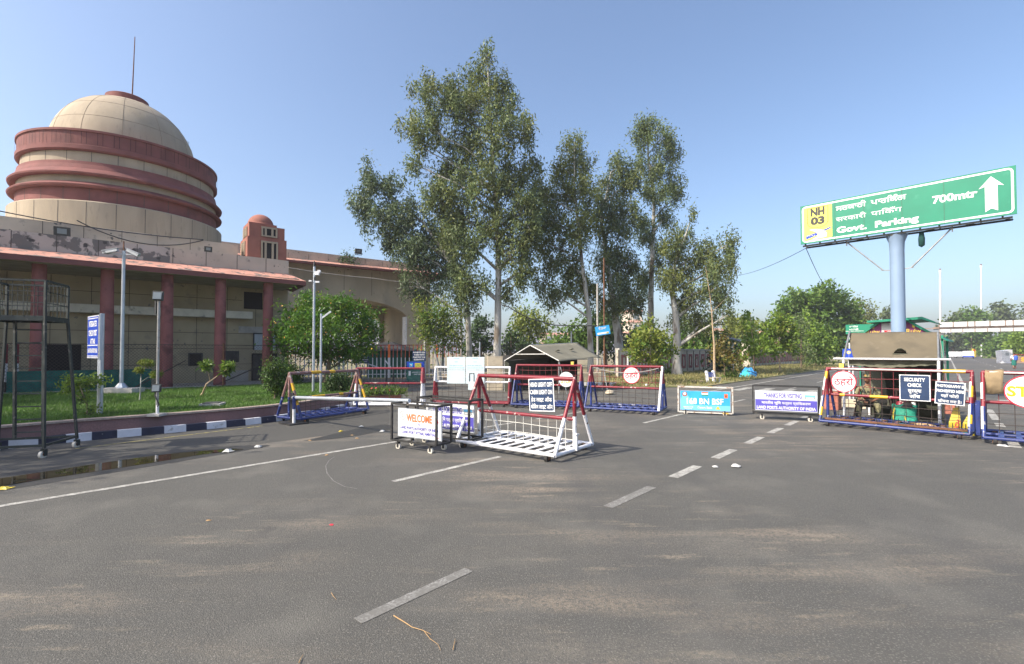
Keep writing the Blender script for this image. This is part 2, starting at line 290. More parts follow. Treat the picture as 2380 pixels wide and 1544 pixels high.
# ------------------------------------------------------------------ ground, road, water
g = MB("dirt"); g.sheet([(-1100, -300, 0), (1300, -300, 0), (1300, 1300, 0), (-1100, 1300, 0)]); struct(g, "ground")
g = MB("asphalt")
poly = [(-45, -25), (40, -25), (40, 0), ST(35, 9.2)[:2], ST(900, 9.2)[:2], ST(900, -9.6)[:2], ST(45, -9.6)[:2], ST(26, -9.5)[:2], (5.4, 24.5), (2.0, 30), (-4, 34), (-16, 31.5), (-30, 24), (-45, 10)]
g.sheet([(x, y, .012) for x, y in poly]); struct(g, "road")
def quad_line(mb, s0, t0, s1, t1, w_, z=.016):
    a, b = ST(s0, t0), ST(s1, t1); n_ = (b - a).normalized().cross(Z) * (w_ / 2)
    mb.sheet([q + Z * z for q in (a + n_, b + n_, b - n_, a - n_)])
ln = MB("line")
quad_line(ln, -3, -8.42, 9.5, -8.42, .11); quad_line(ln, 10.3, -8.4, 13.5, -8.4, .11); quad_line(ln, 22, -8.3, 400, -8.3, .13)
for a, b in ((4.0, 6.2), (11.6, 14.1), (18, 20), (26.5, 28.5), (34, 36.5), (42, 45), (52, 55), (62, 66)): quad_line(ln, a, -5.87, b, -5.87, .10)
for a, b in ((6.88, 7.83), (8.6, 9.58), (10.42, 11.4), (12.1, 13.06), (13.66, 14.7), (15.4, 16.4), (29, 32), (37, 41)): quad_line(ln, a, -3.02, b, -3.02, .15)
quad_line(ln, 22.5, .62, 400, .55, .16)
for a, b in ((18.5, 21.7), (16.9, 17.7), (15.6, 16.2), (13.4, 14.2)): quad_line(ln, a, .95, b, .95, .17)
for a in range(30, 200, 9): quad_line(ln, a, 4.4, a + 3, 4.4, .12)
for i in range(5): quad_line(ln, 24.4, -7.6 + i * .95, 26.9, -7.6 + i * .95, .42)
for i in range(5): quad_line(ln, 24.0, 1.6 + i * .95, 26.4, 1.6 + i * .95, .42)
struct(ln, "road_markings")
ln = MB("line_worn"); quad_line(ln, 1.78, -3.02, 2.82, -3.03, .10); quad_line(ln, 5.05, -3.02, 6.2, -3.02, .13)
pts = [G(*q, .017) for q in ((778, 1062), (765, 1070), (757, 1083), (760, 1100), (775, 1118), (800, 1131), (830, 1136))]
for a, b in zip(pts, pts[1:]):
    n_ = (b - a).normalized().cross(Z) * .007; ln.sheet([a + n_, b + n_, b - n_, a - n_])
struct(ln, "worn_road_markings")
ln = MB("line_y"); a, b = G(175, 1043, .017), G(610, 990, .017); n_ = (b - a).normalized().cross(Z) * .03; ln.sheet([a + n_, b + n_, b - n_, a - n_])
struct(ln, "yellow_road_line")
def smooth_poly(pts, it=2):
    for _ in range(it):
        q = []
        for a, b in zip(pts, pts[1:] + pts[:1]): q += [a * .75 + b * .25, a * .25 + b * .75]
        pts = q
    return pts
g = MB("water"); g.sheet(smooth_poly([G(*q, .020) for q in ((-120, 1148), (0, 1131), (90, 1115), (200, 1099), (300, 1084), (400, 1068), (470, 1056), (550, 1047), (572, 1044), (540, 1043), (480, 1047), (390, 1055), (300, 1067), (205, 1081), (120, 1094), (0, 1112), (-120, 1128))], 2)); struct(g, "puddle")
g = MB("asphalt_wet")
g.sheet(smooth_poly([G(*q, .015) for q in ((-200, 1170), (0, 1141), (200, 1109), (420, 1072), (600, 1042), (640, 1034), (560, 1036), (420, 1043), (220, 1072), (0, 1102), (-200, 1125))], 2))
g.sheet(smooth_poly([G(*q, .015) for q in ((690, 1028), (745, 1016), (800, 1003), (850, 992), (905, 985), (915, 998), (880, 1003), (840, 1012), (780, 1020))], 2))
struct(g, "wet_patch")
g = MB("asphalt_old"); g.sheet([G(*q, .0135) for q in ((-300, 1125), (0, 1100), (300, 1066), (560, 1038), (760, 1012), (905, 985), (905, 950), (860, 925), (860, 880), (640, 880), (640, 960), (0, 1060), (-300, 1090))]); struct(g, "side_lane")
# roadside verge left of the far carriageway, and the far right one
vg = [ST(26, -9.5), ST(45, -9.6), ST(900, -9.6), ST(700, -60), ST(60, -32), (7.2, 42, 0), (3.2, 31.0, 0), (3.3, 25.6, 0), (5.4, 24.5, 0)]
g = MB("verge"); g.prism([(p[0], p[1]) for p in vg], .005, .06)
g.prism([ST(50, 9.1)[:2], ST(50, 40)[:2], ST(700, 60)[:2], ST(700, 9.1)[:2]], .005, .06); struct(g, "verge_ground")
def blades(pts, h, wd, mat, name, lean=.5):
    n = len(pts); p = np.array(pts); th = RNG.uniform(0, 6.283, n); hh = h * RNG.uniform(.5, 1.3, n); d = np.stack([np.cos(th), np.sin(th), 0 * th], 1)
    l2 = RNG.normal(0, lean, (n, 2)) * hh[:, None]; tip = p + np.column_stack([l2, hh])
    v = np.stack([p - d * wd, p + d * wd, tip], 1).reshape(-1, 3)
    me = bpy.data.meshes.new(name); me.vertices.add(3 * n); me.vertices.foreach_set("co", v.ravel()); me.loops.add(3 * n); me.loops.foreach_set("vertex_index", np.arange(3 * n, dtype=np.int32))
    me.polygons.add(n); me.polygons.foreach_set("loop_start", np.arange(0, 3 * n, 3, dtype=np.int32)); me.polygons.foreach_set("loop_total", np.full(n, 3, dtype=np.int32)); me.update(calc_edges=True)
    me.materials.append(MT[mat]); o = bpy.data.objects.new(name, me); COL.objects.link(o); o["kind"] = "stuff"; return o
def inside(poly, p):
    x, y = p[:, 0], p[:, 1]; r = np.zeros(len(p), bool); n = len(poly)
    for i in range(n):
        x0, y0 = poly[i][0], poly[i][1]; x1, y1 = poly[(i + 1) % n][0], poly[(i + 1) % n][1]
        c = ((y0 > y) != (y1 > y)); xi = (x1 - x0) * (y - y0) / ((y1 - y0) if y1 != y0 else 1e-9) + x0; r ^= c & (x < xi)
    return r
def scatter(poly, n, z):
    a = np.array([(p[0], p[1]) for p in poly]); lo, hi = a.min(0), a.max(0); q = RNG.uniform(lo, hi, (n * 3, 2)); q = q[inside(a, q)][:n]
    return np.column_stack([q, np.full(len(q), z)])
near = [ST(26, -9.6), ST(45, -9.7), ST(75, -9.8), ST(75, -19), ST(52, -20), (8.2, 38, 0), (4.0, 31.0, 0), (3.6, 26.2, 0), (5.6, 24.9, 0)]
pp = scatter(near, 26000, .06); keep = np.sin(pp[:, 0] * .9) * np.sin(pp[:, 1] * .7) + RNG.normal(0, .5, len(pp)) > -.35
blades(pp[keep], .22, .03, "blade_dry", "verge_grass")
# lawn behind a granite wall and a painted kerb
LZ = .41
kerb_px = [(-420, 1090), (-150, 1060), (0, 1045), (190, 1025), (300, 1015), (430, 1003), (560, 990), (640, 980), (725, 967), (790, 953), (835, 940), (862, 926)]
K = [G(*q) for q in kerb_px]
inner = [G(-700, 915, LZ), G(0, 916, LZ), G(300, 908, LZ), G(640, 893, LZ), G(760, 889, LZ), G(860, 893, LZ)]
def offs(pts, d):
    out = []
    for i, p in enumerate(pts):
        t = (pts[min(i + 1, len(pts) - 1)] - pts[max(i - 1, 0)]).normalized(); out.append(p + Vector((-t.y, t.x, 0)) * d)
    return out
K1, K2, K3 = offs(K, .02), offs(K, .17), offs(K, .36)
wl = MB("granite")
for i in range(len(K) - 1):
    wl.use("granite"); wl.hexa([K1[i] + Z * .0, K1[i + 1] + Z * .0, K3[i + 1], K3[i]], [q + Z * (LZ - .02) for q in (K2[i], K2[i + 1], K3[i + 1], K3[i])])
    wl.use("coping"); o2 = offs(K, .13); wl.hexa([q + Z * (LZ - .02) for q in (o2[i], o2[i + 1], K3[i + 1], K3[i])], [q + Z * (LZ + .02) for q in (o2[i], o2[i + 1], K3[i + 1], K3[i])])
single(wl, "lawn_wall", "low red granite wall with pale coping holding up the lawn", "wall", (K[5].x, K[5].y, 0))
dense = []
for a, b in zip(K, K[1:]):
    L = (b - a).length; n_ = max(1, int(L / .05)); dense += [a + (b - a) * (i / n_) for i in range(n_)]
dense.append(K[-1])
kb = MB("kerb_w"); seg, acc, cur, start = .38, 0., 0, 0
d0, d1 = offs(dense, -.13), offs(dense, .015)
cut = [0]
for i in range(1, len(dense)):
    acc += (dense[i] - dense[i - 1]).length
    if acc >= seg: cut.append(i); acc = 0
for k, (i, j) in enumerate(zip(cut, cut[1:])):
    kb.use("kerb_w" if k % 2 else "kerb_b"); m = (i + j) // 2
    for a, b in ((i, m), (m, j)):
        if b > a: kb.hexa([d0[a], d0[b], d1[b], d1[a]], [d0[a] * .85 + d1[a] * .15 + Z * .17, d0[b] * .85 + d1[b] * .15 + Z * .17, d1[b] + Z * .17, d1[a] + Z * .17])
tag(struct(kb, "kerb"), "black and white painted kerb blocks at the foot of the lawn wall", "kerb")
lawn = [q for q in K3] + inner[::-1]
g = MB("lawn"); g.prism([(p.x, p.y) for p in lawn], 0, LZ - .01); struct(g, "lawn_ground")
lp = scatter([p for p in lawn if p.x > -22], 70000, LZ - .01)
o = blades(lp, .075, .009, "blade", "lawn_grass", .6)
# ------------------------------------------------------------------ the domed building
FA = Vector((-11.27, 22.3, 0)); FE = Vector((.776, .630, 0)).normalized(); FO = Vector((FE.y, -FE.x, 0))
def fp(s, d, z): return FA + FE * s + FO * d + Z * z
def fbox(mb, s0, s1, d0, d1, z0, z1):
    mb.hexa([fp(s0, d1, z0), fp(s1, d1, z0), fp(s1, d0, z0), fp(s0, d0, z0)], [fp(s0, d1, z1), fp(s1, d1, z1), fp(s1, d0, z1), fp(s0, d0, z1)])
B = thing("domed_building", "beige and maroon building with a big banded dome over a columned arcade", "building", fp(-5, -3, 0))
b = MB("wall_dim"); fbox(b, -16, 1.5, -14, -2.6, 0, 5.3)
b.use("joint")
for s_ in range(-9, 1): fbox(b, s_ * 1.25 - .01, s_ * 1.25 + .01, -2.62, -2.594, .5, 5.0)
for z_ in (1.25, 2.0, 2.75, 4.4): fbox(b, -14, .9, -2.62, -2.595, z_, z_ + .02)
b.build("wall", B, True)
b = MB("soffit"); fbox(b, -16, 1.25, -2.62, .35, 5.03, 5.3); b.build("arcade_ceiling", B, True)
b = MB("conc"); fbox(b, -16, 1.6, -2.6, .62, 0, .40); fbox(b, -16, 1.6, .62, .80, 0, .445); b.build("plinth", B, True)
b = MB("band"); fbox(b, -14, -.25, -2.58, -2.0, 3.48, 3.82); b.build("canopy_beam", B, True)
for i in range(8):
    c = fp(-1.9 * i, 0, .4); b = MB("maroon_col"); b.lathe([(.235, 0), (.225, .5), (.205, 4.7)], 20, c)
    b.build("column", B, True)
eb = MB("maroon")        # eave: sloped slab with a fascia, hipped at its right end
def edge(s): return fp(s, .50 - .045 * s, 5.01)
for s0, s1 in ((-16, -8), (-8, -4), (-4, -.2), (-.2, 1.55)):
    a, c = edge(s0), edge(s1); hi0, hi1 = fp(s0, -.5, 5.62), fp(min(s1, 1.0), -.5, 5.62)
    eb.use("maroon"); eb.hexa([a, c, fp(min(s1, 1.0), -.5, 5.2), fp(s0, -.5, 5.2)], [a + Z * .2, c + Z * .2, hi1 - Z * .02, hi0 - Z * .02])
    eb.use("eave_top"); eb.sheet([a + Z * .205, c + Z * .205, hi1 + Z * .0, hi0 + Z * .0])
eb.use("maroon"); eb.hexa([edge(1.55), fp(1.75, -2.6, 5.01), fp(1.0, -2.6, 5.2), fp(1.0, -.5, 5.2)], [edge(1.55) + Z * .2, fp(1.75, -2.6, 5.21), fp(1.0, -2.6, 5.6), fp(1.0, -.5, 5.6)])
eb.build("eave", B, True)
b = MB("cream_par"); fbox(b, -3.7, 1.0, -1.0, -.5, 5.3, 6.26); b.use("cream_stain"); fbox(b, -16, -3.7, -1.0, -.5, 5.3, 6.26)
b.use("joint")
for s_ in range(-12, 1): fbox(b, s_ * 1.2 - .012, s_ * 1.2 + .012, -.52, -.495, 5.5, 6.255)
b.use("cream_par"); fbox(b, -16, -1.0, -2.2, -1.6, 6.0, 6.95)
b.use("joint")
for s_ in range(-12, -1): fbox(b, s_ * 1.2 - .5, s_ * 1.2 - .48, -1.62, -1.595, 6.2, 6.94)
b.build("parapet", B, True)
b = MB("conc"); fbox(b, -16, 1.0, -14, -1.0, 5.3, 6.0); b.build("roof_slab", B, True)
DC = Vector((-21.34, 26.52, 0)); NS = 96
def ring(mat, prof, joints=0, jmat="joint", jz=None, name="drum_band"):
    m = MB(mat)
    for a_, b_ in zip(prof, prof[1:]): m.lathe([a_, b_], NS, DC)
    if joints:
        m.use(jmat); r = max(p[0] for p in prof) + .004
        for k in range(joints):
            t = 2 * math.pi * k / joints
            for tt in ((t, t + .045) if jmat == "joint_m" and jz else (t,)):
                d = Vector((math.cos(tt), math.sin(tt), 0)); n_ = Vector((-d.y, d.x, 0)) * .012
                m.sheet([DC + d * r - n_ + Z * jz[0], DC + d * r + n_ + Z * jz[0], DC + d * r + n_ + Z * jz[1], DC + d * r - n_ + Z * jz[1]])
    return m.build(name, B, True)
ring("cream", [(4.56, 5.5), (4.56, 8.83), (4.52, 8.88), (4.2, 8.9)], 26, jz=(5.6, 8.82))
ring("maroon", [(4.28, 8.8), (4.28, 9.75)], 26, "joint", (8.92, 9.55))
ring("maroon", [(4.2, 9.56), (4.46, 9.52), (4.55, 9.57), (4.57, 9.63), (4.50, 9.70), (4.32, 9.80), (4.2, 9.86)])
ring("cream", [(4.25, 9.8), (4.25, 10.3)])
ring("maroon", [(4.2, 10.12), (4.46, 10.08), (4.55, 10.13), (4.57, 10.20), (4.50, 10.28), (4.34, 10.44), (4.26, 10.66), (4.24, 10.80), (4.1, 10.81)])
ring("cream", [(4.12, 10.7), (4.12, 11.4)], 26, jz=(10.82, 11.38))
ring("maroon", [(4.05, 11.30), (4.24, 11.30), (4.31, 11.36), (4.31, 11.55), (4.25, 11.58), (4.25, 12.18), (4.31, 12.20), (4.31, 12.30), (4.05, 12.31), (3.0, 12.25)], 44, "joint_m", (11.60, 12.17))
dm = MB("cream"); prof = [(3.24 * math.cos(t) ** .9, 12.25 + 3.38 * math.sin(t)) for t in np.linspace(0, R(80), 26)]
prof = [(3.24, 11.9)] + prof; dm.lathe(prof, NS, DC); dm.use("djoint")
for k in range(12):
    t = 2 * math.pi * k / 12 + .1; d = Vector((math.cos(t), math.sin(t), 0)); dm.path([DC + d * (r + .003) + Z * z for r, z in prof], .009, 4)
for i in (3, 8, 14, 19):
    r, z = prof[i]; dm.path([DC + Vector((math.cos(a), math.sin(a), 0)) * (r + .003) + Z * z for a in np.linspace(0, 2 * math.pi, 60)], .009, 4)
dm.build("dome", B, True)
ring("maroon", [(.90, 15.3), (.96, 15.36), (.96, 15.82), (.9, 15.86), (0, 15.86)], name="dome_cap")
b = MB("rust"); b.path([DC + Z * 15.8 + FE * .2, DC + Z * 19.5 + FE * .28], [.035, .02], 6); b.build("lightning_rod", B, True)
for zz, aa in ((13.3, -.62), (14.2, -.50), (15.0, -.38), (12.7, -.66)):
    rr = np.interp(zz, [p[1] for p in prof], [p[0] for p in prof]); d = Vector((math.cos(R(-38)), math.sin(R(-38)), 0)); d = Vector((.785, .62, 0)); c = DC + d * rr + Z * zz; n_ = Vector((-d.y, d.x, 0)) * .12
    b = MB("grey_st"); b.path([c - n_, c - n_ + d * .16, c + n_ + d * .16, c + n_], .014, 5); b.build("rung", B, True)
b = MB("cable")
for p0, p1, sag in ((fp(-6.7, -1.4, 7.1), fp(-2.4, -1.5, 6.95), .55), (fp(-9.8, -1.4, 7.2), fp(-2.4, -1.5, 6.98), .2)):
    b.path([p0.lerp(p1, t) - Z * (sag * 4 * t * (1 - t)) for t in np.linspace(0, 1, 14)], .022, 5)
b.build("roof_cable", B, True)
# the little roof turret
T = MB("terracotta")
fbox(T, -.70, 1.02, -2.7, -1.0, 5.6, 7.33); fbox(T, -.62, .94, -2.62, -1.06, 7.33, 7.92); fbox(T, -.62, .60, -2.5, -1.14, 7.92, 8.04)
tc = fp(.02, -1.8, 8.0); T.lathe([(.60, -.02), (.60, .05)] + [(.58 * math.cos(t), .06 + .55 * math.sin(t)) for t in np.linspace(0, R(88), 10)], 28, tc)
tur = T.build("roof_turret", B, True)
def grille(s0, s1, z0, z1, d):
    b = MB("black"); fbox(b, s0, s1, d - .02, d + .012, z0, z1); b.use("cream"); w3 = (s1 - s0)
    for f0, f1 in ((0, .1), (.2, .33), (.62, .75), (.9, 1)): fbox(b, s0 + w3 * f0, s0 + w3 * f1, d, d + .05, z0, z1)
    fbox(b, s0, s1, d, d + .052, z1 - .06, z1 + .02); fbox(b, s0, s1, d, d + .052, z0 - .02, z0 + .05); b.build("turret_grille", tur, True)
grille(-.10, .60, 7.42, 7.86, -1.06); grille(-.12, .62, 6.30, 7.16, -1.0)
for z0, z1, s_ in ((7.42, 7.86, -.62), (6.5, 7.16, -.70)):
    b = MB("black"); fbox(b, s_ - .012, s_ + .02, -2.2, -1.5, z0, z1); b.use("cream")
    for q in (-2.24, -2.0, -1.72, -1.5): fbox(b, s_ - .05, s_, q - .06, q + .05, z0, z1)
    b.build("turret_grille", tur, True)
# openings and fittings on the arcade wall
def wallplate(name, s0, s1, z0, z1, mat, frame=None, d=-2.6):
    m = MB(mat); fbox(m, s0, s1, d - .02, d + .02, z0, z1)
    if frame:
        m.use(frame)
        for a in ((s0 - .06, s0, z0, z1), (s1, s1 + .06, z0, z1), (s0 - .06, s1 + .06, z1, z1 + .06)): fbox(m, a[0], a[1], d - .02, d + .05, a[2], a[3])
    return m.build(name, B, True)
wallplate("window", -.55, .30, 4.0, 4.85, "black", "wall_dim"); wallplate("window", -.05, .95, 1.95, 2.75, "pale", "dark"); wallplate("door", -.1, .95, .42, 1.72, "dark", "black")
wallplate("repair_patch", -.75, .7, 2.8, 3.12, "conc"); wallplate("vent_window", -2.75, -2.3, 1.2, 1.75, "black", "dark"); wallplate("repair_patch", -1.3, -.72, 1.35, 1.9, "dark"); wallplate("door", -7.6, -6.6, .42, 2.1, "black", "black"); wallplate("repair_patch", -1.4, -.3, .42, .95, "conc")
# gatehouse with the big arch
GA = Vector((-17.3, 37, 0)); GE = Vector((.857, .517, 0)).normalized(); GO = Vector((GE.y, -GE.x, 0))
def gp(s, d, z): return GA + GE * s + GO * d + Z * z
GT = thing("gatehouse", "beige gatehouse with a wide flat arch and pink eave beside the domed building", "building", gp(6, -5, 0))
def s_at(u, d):
    o = GA + GO * d; k = (u - CU) / F; return (k * o.y - o.x) / (GE.x - k * GE.y)
a0, a1, x1 = s_at(672, -1.2), s_at(946, -1.2), s_at(1000, -1.2)
arch = [(a0, 5.05)]
for t in np.linspace(0, 1, 26)[1:-1]: arch.append((a0 + (a1 - a0) * t, 5.05 + 1.3 * (1 - (2 * t - 1) ** 2) ** .72))
arch.append((a1, 5.05))
outline = [(-6, 0), (a0, 0)] + arch + [(a1, 0), (x1, 0), (x1, 9.3), (-6, 9.3)]
b = MB("gate_wall"); b.slab([gp(s, -1.2, z) for s, z in outline], -GO * .9); b.slab([gp(s, -9.6, z) for s, z in outline], -GO * .9)
for s0, s1 in ((-6, a0 - .5), (a1 + .35, x1)):
    q = [gp(s0, -2.1, 0), gp(s1, -2.1, 0), gp(s1, -9.6, 0), gp(s0, -9.6, 0)]; b.hexa(q, [p + Z * 9.2 for p in q])
q = [gp(-6, -2.1, 6.6), gp(x1, -2.1, 6.6), gp(x1, -9.6, 6.6), gp(-6, -9.6, 6.6)]; b.hexa(q, [p + Z * 2.5 for p in q])
b.use("joint")
for s_ in (2.2, 4.5, 6.8, 9.1): b.sheet([gp(s_, -1.195, 6.7), gp(s_ + .03, -1.195, 6.7), gp(s_ + .03, -1.195, 8.7), gp(s_, -1.195, 8.7)])
b.build("wall", GT, True)
xr = s_at(1045, 0)
b = MB("maroon"); sl_ = -.012
b.hexa([gp(-6, 0, 8.85), gp(xr, 0, 8.72), gp(x1 + .1, -1.15, 8.82), gp(-6, -1.15, 9.0)], [gp(-6, 0, 9.02), gp(xr, 0, 8.86), gp(x1 + .1, -1.15, 9.22), gp(-6, -1.15, 9.34)])
b.hexa([gp(xr, 0, 8.72), gp(xr, -11, 8.72), gp(x1, -11, 8.8), gp(x1 + .1, -1.16, 8.82)], [gp(xr, 0, 8.86), gp(xr, -11, 8.86), gp(x1, -11, 9.22), gp(x1 + .1, -1.16, 9.22)])
b.use("eave_top"); b.sheet([gp(-6, 0, 9.024), gp(xr, 0, 8.864), gp(x1 + .1, -1.15, 9.224), gp(-6, -1.15, 9.344)]); b.build("eave", GT, True)
b = MB("cream_par"); b.hexa([gp(-6, -1.1, 9.1), gp(x1, -1.1, 9.1), gp(x1, -1.6, 9.1), gp(-6, -1.6, 9.1)], [gp(-6, -1.1, 10.1), gp(x1, -1.1, 9.75), gp(x1, -1.6, 9.75), gp(-6, -1.6, 10.1)])
b.use("joint")
for s_ in np.arange(.2, 13, 1.5): b.sheet([gp(s_, -1.095, 9.3), gp(s_ + .025, -1.095, 9.3), gp(s_ + .025, -1.095, 9.72), gp(s_, -1.095, 9.72)])
b.build("parapet", GT, True)
for s_, d in ((a1 - .02, -1.19), (a1 - .02, -9.59)): b = MB("white_st"); b.hexa([gp(s_ - .12, d + .02, 0), gp(s_, d + .02, 0), gp(s_, d - .88, 0), gp(s_ - .12, d - .88, 0)], [gp(s_ - .12, d + .02, 5.0), gp(s_, d + .02, 5.0), gp(s_, d - .88, 5.0), gp(s_ - .12, d - .88, 5.0)]); b.build("jamb_strip", GT, True)
# floodlights on the parapets
def floodlight(pos, face, label, s=.35):
    f = thing("floodlight", label, "floodlight", pos, math.atan2(-face.x, face.y) , "floodlights on the roof edges")
    b = MB("dark"); b.box((0, 0, s * .55), (s, s * .35, s * .8), 0, R(-12)); b.bar((-s * .45, 0, 0), (-s * .45, 0, s * .5), .03); b.bar((s * .45, 0, 0), (s * .45, 0, s * .5), .03); b.box((0, 0, .01), (s, .1, .03)); b.build("housing", f)
    b = MB("lamp_glass"); b.box((0, s * .18, s * .57), (s * .58, .02, s * .42), 0, R(-12)); b.build("lens", f)
floodlight(fp(-7.1, -1.15, 6.26), FO, "square black floodlight below the left end of the dome", .48)
floodlight(fp(-2.3, -.75, 6.26), FO, "small black floodlight on the parapet left of the roof turret", .3)
p = P(833, 585, 40.2); floodlight((p.x, p.y, 9.95), GO, "black floodlight standing on the parapet above the gate arch", .55)
# ------------------------------------------------------------------ fences and walls
cf = thing("chain_link_fence", "rusty chain link fence in front of the maroon columns of the domed building", "fence", fp(-5, 1, .41))
fy, f0, f1 = .95, -15.5, 1.7
b = MB("mesh_dk"); z0, z1, st = .46, 2.14, .115
for sgn in (1, -1):
    s = f0 - (z1 - z0)
    while s < f1 + 2:
        sa, sb, za, zb = s, s + (z1 - z0), z0, z1
        if sgn < 0: sa, sb = sb, sa
        lo, hi = max(f0, min(sa, sb)), min(f1, max(sa, sb))
        if hi > lo:
            fz = lambda q: za + (q - sa) / (sb - sa) * (zb - za)
            b.tube(fp(lo, fy, fz(lo)), fp(hi, fy, fz(hi)), .0042, n=3)
        s += st
b.tube(fp(f0, fy, z1), fp(f1, fy, z1), .012, n=5); b.build("wire_netting", cf, True)
for s_ in (-14.6, -11.6, -8.45, -5.2, -1.9, 1.7):
    b = MB("rust"); b.bar(fp(s_, fy + .02, .41), fp(s_, fy + .02, 2.22), .045); b.use("cream_wall"); b.bar(fp(s_, fy + .021, .8), fp(s_, fy + .021, 1.25), .047)
    b.build("post", cf, True)
b = MB("mesh_dk"); b.tube(fp(-4.9, fy, .45), fp(-3.2, fy - .3, 1.5), .02, n=5); b.build("brace", cf, True); b = MB("mesh_dk"); b.tube(fp(-2.2, fy, .45), fp(-.4, fy - .3, 1.25), .02, n=5); b.build("brace", cf, True)
b = MB("teal_net"); fbox(b, -8.3, -4.3, .50, .56, .45, 1.18)
single(b, "shade_net_screen", "low dark green shade net screen behind the chain link fence", "screen", fp(-6.3, .5, .45))
e_ = thing("painted_posts", "orange and white painted posts behind the chain link fence at the far left", "post", P(20, 895, 17))
for u in (12, 38):
    b = MB("orange"); q = P(u, 895, 16.9); top = P(u, 800, 16.9); b.use("black_st"); b.bar(Vector((q.x, q.y, .45)), Vector((q.x, q.y, .8)), .07); b.use("white_st"); b.bar(Vector((q.x, q.y, .8)), Vector((q.x, q.y, 1.45)), .07); b.use("red_st"); b.bar(Vector((q.x, q.y, 1.45)), Vector((q.x, q.y, top.z)), .07); b.build("post", e_, True)
pf = thing("picket_fence", "tall steel picket fence painted orange above and white below", "fence", P(860, 880, 32.5) * 1)
pf.location.z = 0
pa, pb = Vector((-15.4, 31.2, 0)), Vector((-3.65, 34.0, 0))
rail = MB("red_st"); rail.bar(pa + Z * 2.28, pb + Z * 2.34, .05); rail.use("white_st"); rail.bar(pa + Z * .35, pb + Z * .35, .05); rail.build("rail", pf, True)
npk = 46; zc = 1.47
terr = M("orange_red_paint", (.42, .085, .04), .5, var=.2)
pk = MB(terr)
for i in range(npk):
    q = pa.lerp(pb, i / (npk - 1)); big = i % 12 == 3
    w_ = .13 if big else .05; pk.use("orange" if big else terr); pk.bar(q + Z * zc, q + Z * (2.36 if big else 2.30), w_); pk.use("white_st"); pk.bar(q + Z * .1, q + Z * zc, w_)
pk.build("pickets", pf, True)
for i, t in enumerate((0, .36, .80)):
    q = pa.lerp(pb, t) - Vector((0, .12, 0)); b = MB("white_st"); b.tube(q, q + Z * 2.9 if i == 2 else q + Z * 2.3, .075, n=8); b.build("post", pf, True)
for q_ in ((750, 810, 890, 858), (895, 838, 915, 862), (720, 838, 700, 862)): b = MB("white_st"); b.bar(P(q_[0], q_[1], 31), P(q_[2], q_[3], 31), .06); b.build("brace", pf, True)
# green guard cabin and shade net behind the pickets
cb = thing("guard_cabin", "dark green guard cabin with a low black roof behind the picket fence", "cabin", (P(905, 860, 36.5).x, 36.5, 0), R(-8))
b = MB("green_st"); b.use(M("dark_green_sheet", (.006, .075, .05), .6, var=.3)); b.box((0, 0, 1.0), (2.6, 2.2, 2.0)); b.build("body", cb)
b = MB("black_st"); b.hexa([(-1.9, -1.4, 1.95), (1.9, -1.4, 1.95), (1.9, 1.4, 1.95), (-1.9, 1.4, 1.95)], [(-.3, -.3, 2.6), (.3, -.3, 2.6), (.3, .3, 2.6), (-.3, .3, 2.6)]); b.build("roof", cb)
b = MB("teal_net"); q = [P(912, 880, 37), P(966, 880, 37)]; zt = P(940, 812, 37).z
b.hexa([Vector((q[0].x, 37, 0)), Vector((q[1].x, 37, 0)), Vector((q[1].x, 37.6, 0)), Vector((q[0].x, 37.6, 0))], [Vector((q[0].x, 37, zt - .1)), Vector((q[1].x, 37, zt)), Vector((q[1].x, 37.6, zt)), Vector((q[0].x, 37.6, zt - .1))])
b.use("green_st"); b.bar(Vector((q[1].x - .1, 36.95, 0)), Vector((q[1].x - .1, 36.95, zt)), .12)
single(b, "shade_net_enclosure", "bright green shade net enclosure at the right end of the picket fence", "enclosure", (q[0].x, 37, 0))
